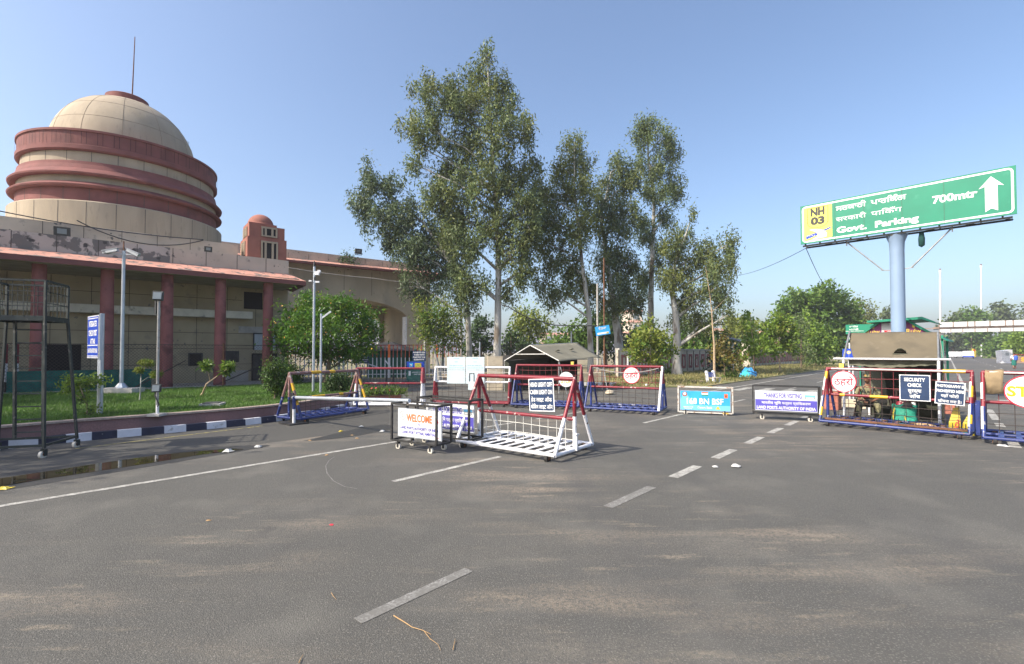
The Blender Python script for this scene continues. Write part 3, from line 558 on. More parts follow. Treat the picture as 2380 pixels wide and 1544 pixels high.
# low dark crowd railing and information boards in front of it
def railing(u0, u1, Yd, label):
    a, c = P(u0, 900, Yd), P(u1, 900, Yd + .6); a.z = c.z = 0; d = (c - a).normalized(); L = (c - a).length
    r = thing("crowd_railing", label, "railing", a, math.atan2(d.y, d.x), "low dark railings before the picket fence")
    b = MB("dark"); b.tube((0, 0, .95), (L, 0, .95), .03); b.tube((0, 0, .2), (L, 0, .2), .025)
    for i in range(int(L / .16) + 1): b.tube((i * .16, 0, .2), (i * .16, 0, .95), .011, n=5)
    b.build("panel", r)
    for xx in (.15, L - .15):
        b = MB("dark"); b.tube((xx, -.35, 0), (xx, 0, .95), .03); b.tube((xx, .35, 0), (xx, 0, .95), .03); b.build("leg", r)
railing(832, 905, 25.5, "dark steel railing left of the insurance advertising board"); railing(908, 985, 26.5, "dark steel railing behind the insurance advertising board")
def board(name, label, cat, u0, u1, v0, v1, Yd, face, draw, posts=True, back=None, group=None, yaw=0., thick=.03, tilt=0.):
    a, c = P(u0, (v0 + v1) / 2, Yd), P(u1, (v0 + v1) / 2, Yd); ctr = (a + c) / 2; zc_ = P((u0 + u1) / 2, (v0 + v1) / 2, Yd).z
    W = (c - a).length; H = (P(u0, v0, Yd) - P(u0, v1, Yd)).length
    r = thing(name, label, cat, (ctr.x, ctr.y, 0), yaw, group)
    ct, st_ = math.cos(tilt), math.sin(tilt); ex, ey = Vector((ct, 0, st_)), Vector((-st_, 0, ct)); o = Vector((0, -thick, zc_))
    b = MB(face); pts = [o + ex * (sx * W / 2) + ey * (sy * H / 2) for sx, sy in ((-1, -1), (1, -1), (1, 1), (-1, 1))]
    b.slab(pts, Y * thick); draw(b, o - Y * .001, ex, ey, W, H); b.build("panel", r)
    if posts:
        for xx in ((-W * .4, W * .4) if W > .8 else (0,)):
            p_ = MB("grey_st" if not back else back); p_.tube((xx, .03, 0), (xx, .03, zc_ + H * .4), .03); p_.build("post", r)
    return r
def rows(b, o, ex, ey, W, H, n, mat, txts=None, h=.55, bold=.02):
    b.use(mat); rh = H / (n + .35)
    for i in range(n):
        t = txts[i % len(txts)]; b.text(t, rh * h, o + ey * (H / 2 - rh * (i + .9)), ex, ey, width=W * (.9 - .12 * (i % 2)), bold=bold, off=.002)
navy_rows = ["PROHIBITED AREA", "यह क्षेत्र वर्जित है", "PLEASE SHOW YOUR", "IDENTITY"]
for u0, u1, v0, v1, lab in ((826, 858, 823, 845, "navy notice board on the picket fence beside the round tree"), (959, 990, 816, 840, "navy notice board on the picket fence above the insurance board")):
    board("notice_board", lab, "notice board", u0, u1, v0, v1, 30.6, "sign_navy", lambda b, o, ex, ey, W, H: rows(b, o, ex, ey, W, H, 4, "white_pr", navy_rows), True, "grey_st")
def lic(b, o, ex, ey, W, H):
    b.use("sign_blue").rect(o + ey * H * .28, ex, ey, W * .98, H * .40, .002); b.use("yell_pr").rect(o + ex * W * .14 + ey * H * .30, ex, ey, W * .36, H * .22, .004); b.use("sign_cyan").rect(o - ex * W * .25 + ey * H * .30, ex, ey, W * .2, H * .22, .004)
    b.use("green_pr").text("LIC", H * .12, o + ex * W * .14 + ey * H * .24, ex, ey, width=W * .26, bold=.02, off=.006)
    b.use("white_pr").rect(o - ex * W * .25 + ey * H * .3, ex, ey, W * .1, H * .1, .006); b.rect(o - ex * W * .32 - ey * H * .12, ex, ey, W * .12, H * .24, .004)
    b.text("LAND PORT ATTARI", H * .06, o + ex * W * .1 - ey * H * .1, ex, ey, width=W * .6, off=.004); b.text("AMRITSAR", H * .06, o + ex * W * .1 - ey * H * .2, ex, ey, width=W * .4, off=.004)
board("advertising_board", "blue and green advertising board with LIC on a yellow field", "signboard", 945, 987, 840, 885, 25.0, M("dark_green_sign", (.03, .12, .10), .5), lic, True, "dark")
# ------------------------------------------------------------------ barricades
def barricade(label, FL, FR, up, lo, H=1.37, D=1.3, split=.66, mid=.70, wire="mesh_dk", cell=.26, upper_wire=None, stripes=None, cone=False, slat=True, spikes=False, rail_mat=None, tape=False, L=None):
    FL, FR = Vector((FL[0], FL[1], 0)), Vector((FR[0], FR[1], 0)); d = (FR - FL).normalized(); L = L or (FR - FL).length; n_ = Vector((-d.y, d.x, 0))
    r = thing("barricade", label, "barricade", FL + d * (L / 2) + n_ * (D / 2), math.atan2(d.y, d.x), "wheeled police barricades across the road")
    zb, rt = .13, .034; hx, hy = L / 2, D / 2; zs = zb + (H - zb) * split if split < 1 else H
    def two(p, q, rad, top_w=None):
        b = MB(lo); p, q = Vector(p), Vector(q); t = (zs - p.z) / (q.z - p.z); m = p.lerp(q, t); b.tube(p, m, rad); b.use(up); b.tube(m, q, rad if not cone else rad * 1.9); return b
    for sx in (-1, 1):
        for sy in (-1, 1):
            b = two((sx * hx, sy * hy, zb), (sx * hx, 0, H), rt)
            if stripes and sy == -1:
                for z0, z1 in stripes:
                    p, q = Vector((sx * hx, -hy, zb)), Vector((sx * hx, 0, H)); b.use("yellow_st"); b.tube(p.lerp(q, z0), p.lerp(q, z1), rt + .004)
            if tape and sy == -1:
                p, q = Vector((sx * hx, -hy, zb)), Vector((sx * hx, 0, H)); b.use("white_tape"); b.tube(p.lerp(q, .12) + Vector((-.012, -.012, 0)), p.lerp(q, .46) + Vector((-.012, -.012, 0)), rt * .8); b.tube(p.lerp(q, .58) + Vector((-.012, -.012, 0)), p.lerp(q, .83) + Vector((-.012, -.012, 0)), rt * .8)
            b.build("leg", r)
        b = two((sx * hx, 0, zb), (sx * hx, 0, H), rt * 1.05); b.build("post", r)
    b = MB(rail_mat or up); b.tube((-hx - .02, 0, H), (hx + .02, 0, H), rt * 1.15)
    if stripes:
        b.use("yellow_st"); q = random.Random(L)
        for f0, f1 in ((.28, .42), (.55, .63)): b.tube((-hx + L * f0, 0, H), (-hx + L * f1, 0, H), rt * 1.15 + .004)
    if tape: b.use("white_tape"); b.bar((-hx + .1, -.036, H + .008), (hx - .1, -.036, H + .008), .012, .03); b.use("yellow_st"); b.tube((hx - .48, 0, H), (hx - .1, 0, H), rt * 1.2 + .002)
    b.build("top_rail", r)
    b = MB(rail_mat or up); b.tube((-hx, 0, mid), (hx, 0, mid), rt)
    if stripes:
        b.use("yellow_st")
        for f0, f1 in ((.10, .16), (.30, .48), (.7, .76)): b.tube((-hx + L * f0, 0, mid), (-hx + L * f1, 0, mid), rt + .004)
    b.build("mid_rail", r)
    b = MB(wire); nx = max(2, round(L / cell))
    def wob(x, z): return .012 * math.sin(3.1 * x + 5 * z)
    for (z0, z1, wm) in ((zb, mid, wire), (mid, H, upper_wire)):
        if not wm: continue
        b.use(wm); nz = max(2, round((z1 - z0) / (cell * .82)))
        for i in range(1, nx): x = -hx + L * i / nx; b.tube((x, .003, z0), (x, .003, z1), .0065, n=5)
        for k in range(1, nz):
            z = z0 + (z1 - z0) * k / nz; b.path([(x, -.006, z + wob(x, z)) for x in np.linspace(-hx, hx, 9)], .0065, 5)
    b.build("wire_mesh", r)
    b = MB(lo)
    for p, q in (((-hx, -hy, zb), (hx, -hy, zb)), ((-hx, hy, zb), (hx, hy, zb)), ((-hx, -hy, zb), (-hx, hy, zb)), ((hx, -hy, zb), (hx, hy, zb)), ((-hx, 0, zb), (hx, 0, zb))): b.tube(p, q, rt * 1.05)
    b.build("base_frame", r)
    if slat:
        b = MB(lo if not spikes else "rust")
        for i in range(1, 10): x = -hx + L * i / 10; b.box((x, 0, zb + .012), (.085, D - .06, .008)); 
        b.build("base_slats", r)
    if spikes:
        b = MB("black_st"); b.use("rust"); b.box((0, -hy + .22, zb + .05), (L - .1, .10, .04)); b.use("black_st")
        for i in range(26): x = -hx + .08 + (L - .16) * i / 25; b.tube((x, -hy + .22, zb + .05), (x, -hy + .22, zb + .19), .013, .006, 5)
        b.build("spike_strip", r)
    for sx in (-1, 1):
        for sy in (-1, 1):
            b = MB("rust"); x, y_ = sx * (hx - .16), sy * (hy - .02); b.box((x, y_, .115), (.05, .09, .03)); b.box((x - .035, y_, .08), (.006, .05, .09)); b.box((x + .035, y_, .08), (.006, .05, .09)); cst = b.build("castor", r)
            b = MB("rubber"); b.path([(x - .028, y_, .068), (x + .028, y_, .068)], .068, 16, False); b.use("rust"); b.path([(x - .032, y_, .068), (x + .032, y_, .068)], .025, 10, False); b.build("wheel", cst)
    r["_L"], r["_H"] = L, H; del r["_L"], r["_H"]
    return r, L, H, hx, hy
def round_sign(r, x, z, rx, word, mat, ring_mat, ry=None, yy=-.05, h=.2, wd=None, bold=.02, dz=0.):
    ry = ry or rx; b = MB("grey_st"); n_ = 36
    ring_ = [(x + rx * math.cos(2 * math.pi * j / n_), yy, z + ry * math.sin(2 * math.pi * j / n_)) for j in range(n_)]
    b.use(ring_mat); b.slab(ring_[::-1], Y * .012 * -1) if False else b.slab(ring_, Y * .012)
    b.use("sign_w"); b.disc((x, yy, z), X, Z, rx - .022, ry - .022, 36, .003)
    b.use(mat); b.text(word, h, (x, yy, z - h * .5 + dz), X, Z, width=wd, bold=bold, off=.006); return b.build("sign_disc", r)
def plate(r, x, z, w_, h_, face, draw, yy=-.045, roll=0., border="sign_w", name="sign_plate"):
    c, s = math.cos(roll), math.sin(roll); ex, ey = Vector((c, 0, s)), Vector((-s, 0, c)); o = Vector((x, yy, z)); b = MB(border)
    pts = [o + ex * (sx * w_ / 2) + ey * (sy * h_ / 2) for sx, sy in ((-1, -1), (1, -1), (1, 1), (-1, 1))]; b.slab(pts, Y * .008)
    b.use(face); b.rect(o, ex, ey, w_ - .035, h_ - .035, .002, .025); draw(b, o, ex, ey, w_, h_); return b.build(name, r)
def lines(b, o, ex, ey, w_, h_, spec, mat="white_pr", off=.004):
    b.use(mat)
    for txt, fy_, hh, fw in spec: b.text(txt, h_ * hh, o + ey * (h_ * (fy_ - .5)), ex, ey, width=w_ * fw, bold=.028 if txt.isascii() else .010, off=off)
# front red and white one
r, L, H, hx, hy = barricade("red and white barricade nearest the camera with a headlight notice", (-1.07, 9.43), (.71, 8.06), "red_st", "white_st", split=.47, mid=.66, wire="mesh_w", cell=.19, upper_wire=None)
plate(r, hx - .68, 1.055, .56, .60, "sign_navy", lambda b, o, ex, ey, w_, h_: lines(b, o, ex, ey, w_, h_, (("HEAD LIGHT OFF", .76, .13, .88), ("CABIN LIGHT ON", .53, .13, .88), ("हेड लाइट ऑफ", .30, .12, .82), ("केिबन लाइट ऑन", .08, .12, .86))), roll=R(3))
b = MB("white_st"); b.bar((hx + .05, -.02, .12), (hx + .05, -.02, .42), .035); b.bar((hx + .05, -.06, .40), (hx + .05, .06, .40), .02); b.build("drop_bolt", r)
# the two blue ones behind it
r, L, H, hx, hy = barricade("blue and maroon barricade with the round STOP disc left of its twin", (-.02, 16.0), (2.1, 15.35), "red_st", "blue_st", H=1.40, split=.60, mid=.74, cell=.2, upper_wire="mesh_r")
round_sign(r, hx - .50, .94, .25, "STOP", "orange2", "sign_w", h=.15, wd=.36, dz=-.05)
b = MB("amber"); b.box((hx - .3, 0, H + .08), (.09, .06, .10)); b.use("black_st"); b.box((hx - .3, .035, H + .08), (.10, .02, .12)); b.build("flasher", r)
r, L, H, hx, hy = barricade("blue and maroon barricade with a white round Hindi stop disc in mid road", G(1359, 957), G(1531, 967), "red_st", "blue_st", H=1.40, split=.60, mid=.74, cell=.2, upper_wire="mesh_r")
round_sign(r, hx - .92, 1.13, .26, "ठहरो", "red_pr", "red_pr", h=.16, wd=.40, bold=.012)
b = MB("white_st"); p_, q_ = Vector((hx, -hy, .13)), Vector((hx, 0, 1.40)); b.tube(p_ - Y * .01, q_ - Y * .01, .036); b.build("taped_leg", r)
b = MB("cable_l"); b.path([(-hx + .1, -.04, 1.36)] + [(-hx + .1 + (L - .2) * t, -.06, 1.36 - .16 * 4 * t * (1 - t)) for t in np.linspace(.05, .95, 10)] + [(hx - .1, -.04, 1.36)], .012, 5); b.build("slack_wire", r)
# left one with the yellow stripes
EL, ER = (-6.2, 12.95), (-4.62, 14.95)
rE, L, H, hx, hy = barricade("faded blue and brown barricade with yellow stripes against the lawn kerb", (-5.40, 12.45), (-4.30, 14.55), "brown_st", "blue_st", H=1.29, D=.95, split=.47, mid=.62, cell=.17, stripes=((.30, .52), (.62, .78)))
# far left red one with white legs
r, L, H, hx, hy = barricade("red barricade on white legs behind the striped one", G(822, 950), G(978, 950), "red_st", "white_st", H=1.30, D=.75, split=.58, mid=.80, cell=.18, cone=True, slat=False)
# white framed poster barricade
r, L, H, hx, hy = barricade("white and maroon barricade carrying two pale blue posters", (-2.72, 16.7), (-.12, 16.2), "white_st", "red_st", H=1.32, D=.5, split=.60, mid=.82, cell=.24, upper_wire="mesh_w", slat=False)
def poster(b, o, ex, ey, w_, h_):
    lines(b, o, ex, ey, w_, h_, (("LAND PORT ATTARI", .93, .025, .3), ("व्यापार", .80, .03, .18), ("यात्री सुिवधा के िलए कृपया", .66, .028, .74), ("अपनी राय हमें भेजें और देखें", .575, .028, .86)), "teal_pr"); lines(b, o, ex, ey, w_, h_, (("PLEASE GIVE YOUR FEEDBACK HERE", .505, .022, .92),), "grey_pr")
for k, lab in ((-1, "pale blue poster with faded teal lettering"), (1, "pale blue poster with dark stains along its foot")):
    o = plate(r, -.5 + k * .338 + .28, 1.22, .655, .92, "ghost", poster, yy=-.06, border="ghost", name="poster"); o["label"] = lab
b = MB("ghost"); b.slab([(-.12, -.075, .55), (.12, -.075, .55), (.12, -.075, .84), (-.12, -.075, .84)], Y * .01); b.use("black_st"); b.path([(-.08, -.07, .84), (-.08, -.07, 1.12), (.08, -.07, 1.12), (.08, -.07, .84)], .012, 5); b.build("hanging_tag", r)
# long right one
r, L, H, hx, hy = barricade("long blue and maroon barricade with security check sign before the tent", (7.72, 12.17), (9.54, 10.12), "red_st", "blue_st", H=1.42, split=.48, mid=.76, cell=.235, upper_wire="mesh_r", spikes=True, tape=True, stripes=None)
round_sign(r, -hx + .37, 1.10, .275, "ठहरो", "red_pr", "red_pr", h=.17, wd=.42, bold=.012)
b = MB("amber"); b.box((-hx + .32, 0, H + .085), (.10, .06, .10)); b.use("black_st"); b.box((-hx + .32, .035, H + .085), (.11, .02, .12)); b.build("flasher", r)
plate(r, hx - .97, 1.02, .56, .60, "sign_navy", lambda b, o, ex, ey, w_, h_: lines(b, o, ex, ey, w_, h_, (("SECURITY", .75, .13, .68), ("CHECK", .54, .13, .46), ("सुरक्षा", .32, .13, .44), ("जाँच", .10, .13, .34))), yy=-.06)
plate(r, hx - .36, .93, .50, .50, "sign_navy", lambda b, o, ex, ey, w_, h_: lines(b, o, ex, ey, w_, h_, (("PHOTOGRAPHY IS", .76, .12, .9), ("PROHIBITED HERE", .54, .12, .92), ("यहाँ फोटो", .32, .12, .6), ("खींचना मना है।", .08, .12, .78))), yy=-.075, roll=R(-3))
for f0, f1 in ((.10, .14), (.33, .46)): b = MB("yellow_st"); b.tube((-hx + L * f0, -.002, .76), (-hx + L * f1, -.002, .76), .039); b.build("reflective_tape", r)
for sx, a_, c_ in ((-1, .10, .26), (-1, .80, .94), (1, .16, .30), (1, .58, .76)):
    p_, q_ = Vector((sx * hx, -hy, .13)), Vector((sx * hx, 0, H)); b = MB("yellow_st"); b.tube(p_.lerp(q_, a_) - Y * .006, p_.lerp(q_, c_) - Y * .006, .037); b.build("reflective_tape", r)
b = MB("blue_st"); b.bar((hx + .10, -.2, .1), (hx + .10, -.2, .82), .07); b.bar((hx + .2, -.1, .1), (hx + .2, -.1, .80), .05); b.build("hinge_post", r)
# far right one, cut by the frame
r, L, H, hx, hy = barricade("blue and maroon barricade with a yellow STOP disc at the right edge", (9.50, 9.78), (11.30, 8.0), "red_st", "blue_st", H=1.42, split=.46, mid=.80, cell=.235, upper_wire="mesh_r", tape=True)
round_sign(r, -hx + .70, 1.05, .40, "STOP", "orange2", "red_pr", ry=.34, h=.2, wd=.70, bold=.03)
b = MB("blue_st"); b.bar((-hx - .09, -.1, .1), (-hx - .09, -.1, .78), .07); b.build("hinge_post", r)
fo = r
# cloth over its rail
dF = Vector((1.8, -1.78, 0)).normalized(); oF = Vector(fo.location) - dF * hx
b = MB("khaki_cloth"); n_ = Vector((-dF.y, dF.x, 0))
prof = [(-.062, .98), (-.062, 1.2), (-.058, 1.42), (0, 1.478), (.05, 1.43), (.052, 1.15)]
for i, (a, c) in enumerate(zip(prof, prof[1:])):
    for k in range(6):
        q = [oF + dF * (.03 + .046 * kk + .012 * math.sin(p_[1] * 9)) + n_ * (p_[0] + .004 * math.sin(kk * 1.3 + p_[1] * 6)) + Z * (p_[1] - .012 * math.sin(kk * .9)) for p_, kk in ((a, k), (a, k + 1), (c, k + 1), (c, k))]; b.add(q, [(0, 1, 2, 3)], True)
o = single(b, "hanging_cloth", "khaki cloth hung over the rail of the STOP barricade", "cloth", oF + dF * .15 + Z)
bmm = bmesh.new(); bmm.from_mesh(o.data); bmesh.ops.remove_doubles(bmm, verts=bmm.verts, dist=.002); bmm.to_mesh(o.data); bmm.free()
md = o.modifiers.new("thickness", 'SOLIDIFY'); md.thickness = .012
# ------------------------------------------------------------------ boom and wheeled boards
def cart(label, FL, FR, H, D, frame_mat, draw, face="sign_w", zb=.17, base=.15, wheels=True, gap=(.06, .10), yb=-.01, off0=0., off1=0.):
    FL, FR = Vector((FL[0], FL[1], 0)), Vector((FR[0], FR[1], 0)); d = (FR - FL).normalized(); L = (FR - FL).length; n_ = Vector((-d.y, d.x, 0))
    r = thing("wheeled_sign", label, "sign board", FL + d * (L / 2) + n_ * (D / 2), math.atan2(d.y, d.x), "wheeled sign boards standing on the road")
    hx, hy, s = L / 2, D / 2, .036; b = MB(frame_mat)
    for sx in (-1, 1):
        for sy in (-1, 1): b.bar((sx * hx, sy * hy, zb), (sx * hx, sy * hy, H), s)
        for z_ in (zb, H - s / 2): b.bar((sx * hx, -hy + s / 2, z_), (sx * hx, hy - s / 2, z_), s * .95)
    for sy in (-1, 1):
        for z_ in (zb, H - s / 2): b.bar((-hx + s / 2, sy * hy, z_), (hx - s / 2, sy * hy, z_), s * .95)
    b.build("frame", r)
    W, Hb = L - gap[0] * 2, H - zb - gap[1] - base; o = Vector((off0, yb - hy, zb + base + Hb / 2 - .02))
    b = MB("galv"); b.slab([o + Vector((sx * W / 2, .012, sy * Hb / 2)) for sx, sy in ((-1, -1), (1, -1), (1, 1), (-1, 1))], Y * .02)
    b.use(face); b.rect(o + Y * .012, X, Z, W - .03, Hb - .03, .002); draw(b, o + Y * .011, X, Z, W - .03, Hb - .03); b.build("panel", r)
    if wheels:
        for sx in (-1, 1):
            for sy in (-1, 1):
                x, y_ = sx * hx * .72, sy * hy * .9; b = MB("black_st"); b.box((x, y_, zb - .035), (.05, .05, .05)); b.box((x, y_ - .028, .09), (.04, .006, .10)); b.box((x, y_ + .028, .09), (.04, .006, .10)); cs = b.build("castor", r)
                b = MB("castor"); b.path([(x, y_ - .02, .055), (x, y_ + .02, .055)], .055, 14, False); b.use("rust"); b.path([(x, y_ - .023, .055), (x, y_ + .023, .055)], .02, 8, False); b.build("wheel", cs)
    return r, L
def seal(b, o, ex, ey, q, mat="grey_pr"):
    b.use(mat)
    for r0, r1 in ((.8, 1.), (.35, .45)):
        for j in range(24):
            t0, t1 = 2 * math.pi * j / 24, 2 * math.pi * (j + 1) / 24
            b.sheet([o + (ex * math.cos(t) + ey * math.sin(t)) * (q * rr) - Y * .004 for rr, t in ((r0, t0), (r1, t0), (r1, t1), (r0, t1))])
    b.rect(o, ex, ey, q * .25, q * .9, .004)
def welcome(b, o, ex, ey, w_, h_):
    seal(b, o + ey * h_ * .26 - ex * w_ * .39, ex, ey, h_ * .17)
    lines(b, o + ex * .006 - ey * .006, ex, ey, w_, h_, (("WELCOME", .57, .26, .60),), "grey_pr", .003); lines(b, o, ex, ey, w_, h_, (("WELCOME", .57, .26, .60),), "orange", .005)
    lines(b, o, ex, ey, w_, h_, (("TO", .43, .085, .06), ("LAND PORTS AUTHORITY OF INDIA", .27, .10, .90), ("LAND PORT ATTARI, AMRITSAR", .11, .10, .80)), "indigo")
    b.use("red_pr"); c = o + ex * w_ * .41 + ey * h_ * .22
    for a_, q in ((-1, .5), (1, .5)):
        b.sheet([c - Y * .005 + ex * (x * a_ * h_ * .06) + ey * (y_ * h_ * .16) for x, y_ in ((.05, 1.0), (.5, .2), (1.3, -.7), (.9, -1.0), (.15, -.1))])
    b.use("red_pr"); b.rect(o - ey * h_ * .44, ex, ey, w_ * .96, h_ * .012, .004)
def thanks(b, o, ex, ey, w_, h_):
    seal(b, o + ey * h_ * .28 - ex * w_ * .42, ex, ey, h_ * .13)
    b.use(M("violet_band", (.10, .085, .44), .45)).rect(o - ey * h_ * .21, ex, ey, w_, h_ * .54, .002)
    lines(b, o - ex * w_ * .05, ex, ey, w_, h_, (("THANKS FOR VISITING", .66, .24, .62),), "indigo"); lines(b, o, ex, ey, w_, h_, (("भारतीय भूिम पत्तन प्रािधकरण", .33, .13, .8), ("LAND PORTS AUTHORITY OF INDIA", .07, .15, .96)), "white_pr", .006)
    b.use("sign_cyan2").rect(o + ex * w_ * .39 + ey * h_ * .3, ex, ey, w_ * .17, h_ * .1, .004); b.use("grey_pr").rect(o + ex * w_ * .39 + ey * h_ * .2, ex, ey, w_ * .17, h_ * .12, .004); b.use("white_pr").text("INDIA", h_ * .06, o + ex * w_ * .39 + ey * h_ * .17, ex, ey, width=w_ * .12, off=.006)
def bsf(b, o, ex, ey, w_, h_):
    b.use("sign_cyan2").rect(o - ey * h_ * .36, ex, ey, w_, h_ * .26, .002); b.sheet([o - Y * .003 + ex * (x * w_) + ey * (y_ * h_) for x, y_ in ((-.5, .05), (-.42, .5), (-.30, .1), (-.22, -.23), (-.5, -.23))])
    lines(b, o, ex, ey, w_, h_, (("168 BN BSF", .33, .30, .74), ), "white_pr", .006); lines(b, o, ex, ey, w_, h_, (("Canara Bank", .10, .11, .30),), "sign_w", .006); lines(b, o - ex * w_ * .34, ex, ey, w_, h_, (("SERVING THE", .13, .06, .2), ("NATION", .05, .06, .15)), "white_pr", .006)
    for k, m in enumerate(("orange", "white_pr", "green_pr")): b.use(m).rect(o + ey * h_ * (.43 - k * .065), ex, ey, w_ * .13, h_ * .065, .004)
    b.use("brick").disc(o - ex * w_ * .41 + ey * h_ * .33, ex, ey, h_ * .13, off=.004); b.use("white_pr").disc(o - ex * w_ * .41 + ey * h_ * .35, ex, ey, h_ * .075, off=.006); b.use("orange").rect(o + ex * w_ * .42 + ey * h_ * .28, ex, ey, w_ * .07, h_ * .22, .004); b.use("black_pr").rect(o + ex * w_ * .42 + ey * h_ * .28, ex, ey, w_ * .04, h_ * .05, .006)
    b.use("yell_pr"); c = o + ex * w_ * .26 - ey * h_ * .36; b.sheet([c - Y * .006 + ex * x * h_ * .12 + ey * y_ * h_ * .12 for x, y_ in ((-1, -.6), (0, 1), (1, -.6))])
cart("black wheeled frame holding the white WELCOME board", (-2.31, 9.33), (-1.36, 8.74), .88, .42, "black_st", welcome, gap=(.02, .07), yb=.0, off0=.13, base=.10)
cart("black wheeled frame with a violet thank you board half hidden behind the WELCOME board", (-1.95, 10.0), (-.82, 9.25), .93, .42, "black_st", thanks, gap=(.04, .10), base=.12, yb=.2)
cart("pale rusty frame holding the blue 168 BN BSF banner", (4.97, 14.5), (6.36, 13.98), .83, .16, M("rusty_white_paint", (.58, .55, .50), .6, var=.15, sc_=6, spots=(((.26, .14, .08), 9, .55, .66), ((.62, .36, .04), 2.2, .62, .64))), bsf, face="sign_cyan", zb=.07, base=.07, wheels=True, gap=(.05, .10))
cart("black wheeled frame with the violet thank you board near the right barricade", (6.67, 13.42), (8.08, 12.72), .94, .26, "black_st", thanks, gap=(.05, .12), base=.10)
bm = thing("boom_barrier", "grey boom pole resting between the striped barricade and the WELCOME frame", "boom barrier", (-5.62, 12.45, 0))
b = MB("galv"); b.tube((-5.62, 12.45, .68), (-2.0, 9.45, .90), .045, .04); b.build("boom", bm, True)
b = MB("black_st"); b.bar((-5.66, 12.48, 0), (-5.66, 12.48, .8), .07); b.bar((-5.75, 12.4, .62), (-5.5, 12.5, .62), .03); b.box((-5.6, 12.45, .025), (.6, .5, .05), R(-40)); b.use("white_st"); b.tube((-5.55, 12.35, .03), (-5.55, 12.35, .40), .04); b.use("blue_st"); b.tube((-5.55, 12.35, .40), (-5.55, 12.35, .72), .042); b.build("pivot_stand", bm, True)
# ------------------------------------------------------------------ watchtower on the left
wt = thing("watchtower", "dark green steel lookout tower on castors with a railed platform and ladder", "watchtower", (-8.75, 8.75, 0))
A_, B_, C_ = Vector((-8.16, 8.47, 0)), Vector((-8.42, 9.40, 0)), Vector((-9.58, 9.05, 0)); D_ = A_ + C_ - B_
a_, b_, c_ = Vector((-8.24, 8.52, 0)), Vector((-8.54, 9.28, 0)), Vector((-9.42, 9.0, 0)); d_ = a_ + c_ - b_
PZ, TZ, WZ = 2.48, 3.11, .17
for p, q in ((A_, a_), (B_, b_), (C_, c_), (D_, d_)):
    m = MB("tower_st"); m.bar(p + Z * WZ, q + Z * PZ, .038); m.bar(q + Z * PZ, q + Z * TZ, .036); lg = m.build("leg", wt, True)
    m = MB("tower_st"); m.box(p + Z * .13, (.05, .09, .05)); m.box(p + Vector((.035, 0, .1)), (.008, .06, .12)); m.box(p + Vector((-.035, 0, .1)), (.008, .06, .12)); cs = m.build("castor", lg, True)
    m = MB("castor"); m.path([p + Vector((-.024, -.02, .066)), p + Vector((.024, -.02, .066))], .066, 18, False); m.use("rust"); m.path([p + Vector((-.031, -.02, .075)), p + Vector((.031, -.02, .075))], .03, 8, False); m.build("wheel", cs, True)
m = MB("tower_st"); m.slab([q + Z * (PZ - .04) for q in (a_, b_, c_, d_)], Z * .05)
for p, q in ((a_, b_), (b_, c_), (c_, d_), (d_, a_)): m.bar(p + Z * (PZ - .05), q + Z * (PZ - .05), .036, .06)
m.build("platform", wt, True)
m = MB("tower_st")
for p, q in ((a_, b_), (b_, c_), (c_, d_), (d_, a_)):
    m.bar(p + Z * TZ, q + Z * TZ, .034); m.bar(p + Z * 2.72, q + Z * 2.72, .012); m.bar(p + Z * 2.92, q + Z * 2.92, .012)
    for t in (.17, .33, .5, .67, .83): m.bar(p.lerp(q, t) + Z * PZ, p.lerp(q, t) + Z * TZ, .008)
m.build("railing", wt, True)
m = MB("tower_st")
for p, q in ((A_, B_), (B_, C_), (C_, D_), (D_, A_)): m.bar(p + Z * .22, q + Z * .22, .04)
m.build("base_frame", wt, True)
m = MB("tower_st"); p, q = b_.lerp(c_, .30), b_.lerp(c_, .72); n_ = (b_ - a_).normalized() * .12
l0, l1 = G(120, 1012) * .98, G(62, 1012) * .98; p0, p1 = Vector((-8.86, 9.18, .25)), Vector((-9.28, 9.06, .25))
m.bar(p0, Vector((-8.84, 9.12, PZ)), .042); m.bar(p1, Vector((-9.26, 9.0, PZ)), .042)
for i in range(9):
    t = (i + .4) / 9.3; m.bar(p0.lerp(Vector((-8.84, 9.12, PZ)), t), p1.lerp(Vector((-9.26, 9.0, PZ)), t), .022)
m.build("ladder", wt, True)
# ------------------------------------------------------------------ poles and signs on the lawn
def pole_thing(name, label, cat, u, v, zb, ztop, rad, mat, group=None, r2=None, Yd=None):
    p = G(u, v, zb) if Yd is None else Vector((P(u, v, Yd).x, Yd, zb))
    r = thing(name, label, cat, p, 0, group); m = MB(mat); m.tube((0, 0, 0), (0, 0, ztop - zb), rad, r2 or rad * .85, 12); m.build("pole", r); return r, p
cc, p = pole_thing("camera_pole", "tall silver pole with two white security cameras on a concrete block", "camera pole", 282, 914, LZ, 5.42, .062, "galv", r2=.052)
m = MB("conc"); m.box((0, 0, .03), (1.2, .6, .30)); m.build("footing", cc)
m = MB("galv"); m.lathe([(.2, .18), (.2, .2), (.09, .35), (.085, .36)], 8, (0, 0, 0), False); m.bar((-.5, -.05, 4.90), (.55, -.05, 4.86), .03); m.build("bracket", cc)
for x0, x1, z0, z1 in ((-.62, -.12, 4.93, 5.02), (.22, .62, 5.02, 4.82)):
    m = MB("silver"); m.bar((x0, -.12, z0), (x1, -.12, z1), .10, .10); m.bar((x0 - .03, -.12, z0 + .06), (x1 + .03, -.12, z1 + .06), .13, .014); m.use("black"); m.bar((x0 + (.02 if x0 < 0 else .40), -.176, z0 + .01 if x0 < 0 else z1), (x0 + (.10 if x0 < 0 else .44), -.176, z0 + .01 if x0 < 0 else z1), .02); m.build("security_camera", cc)
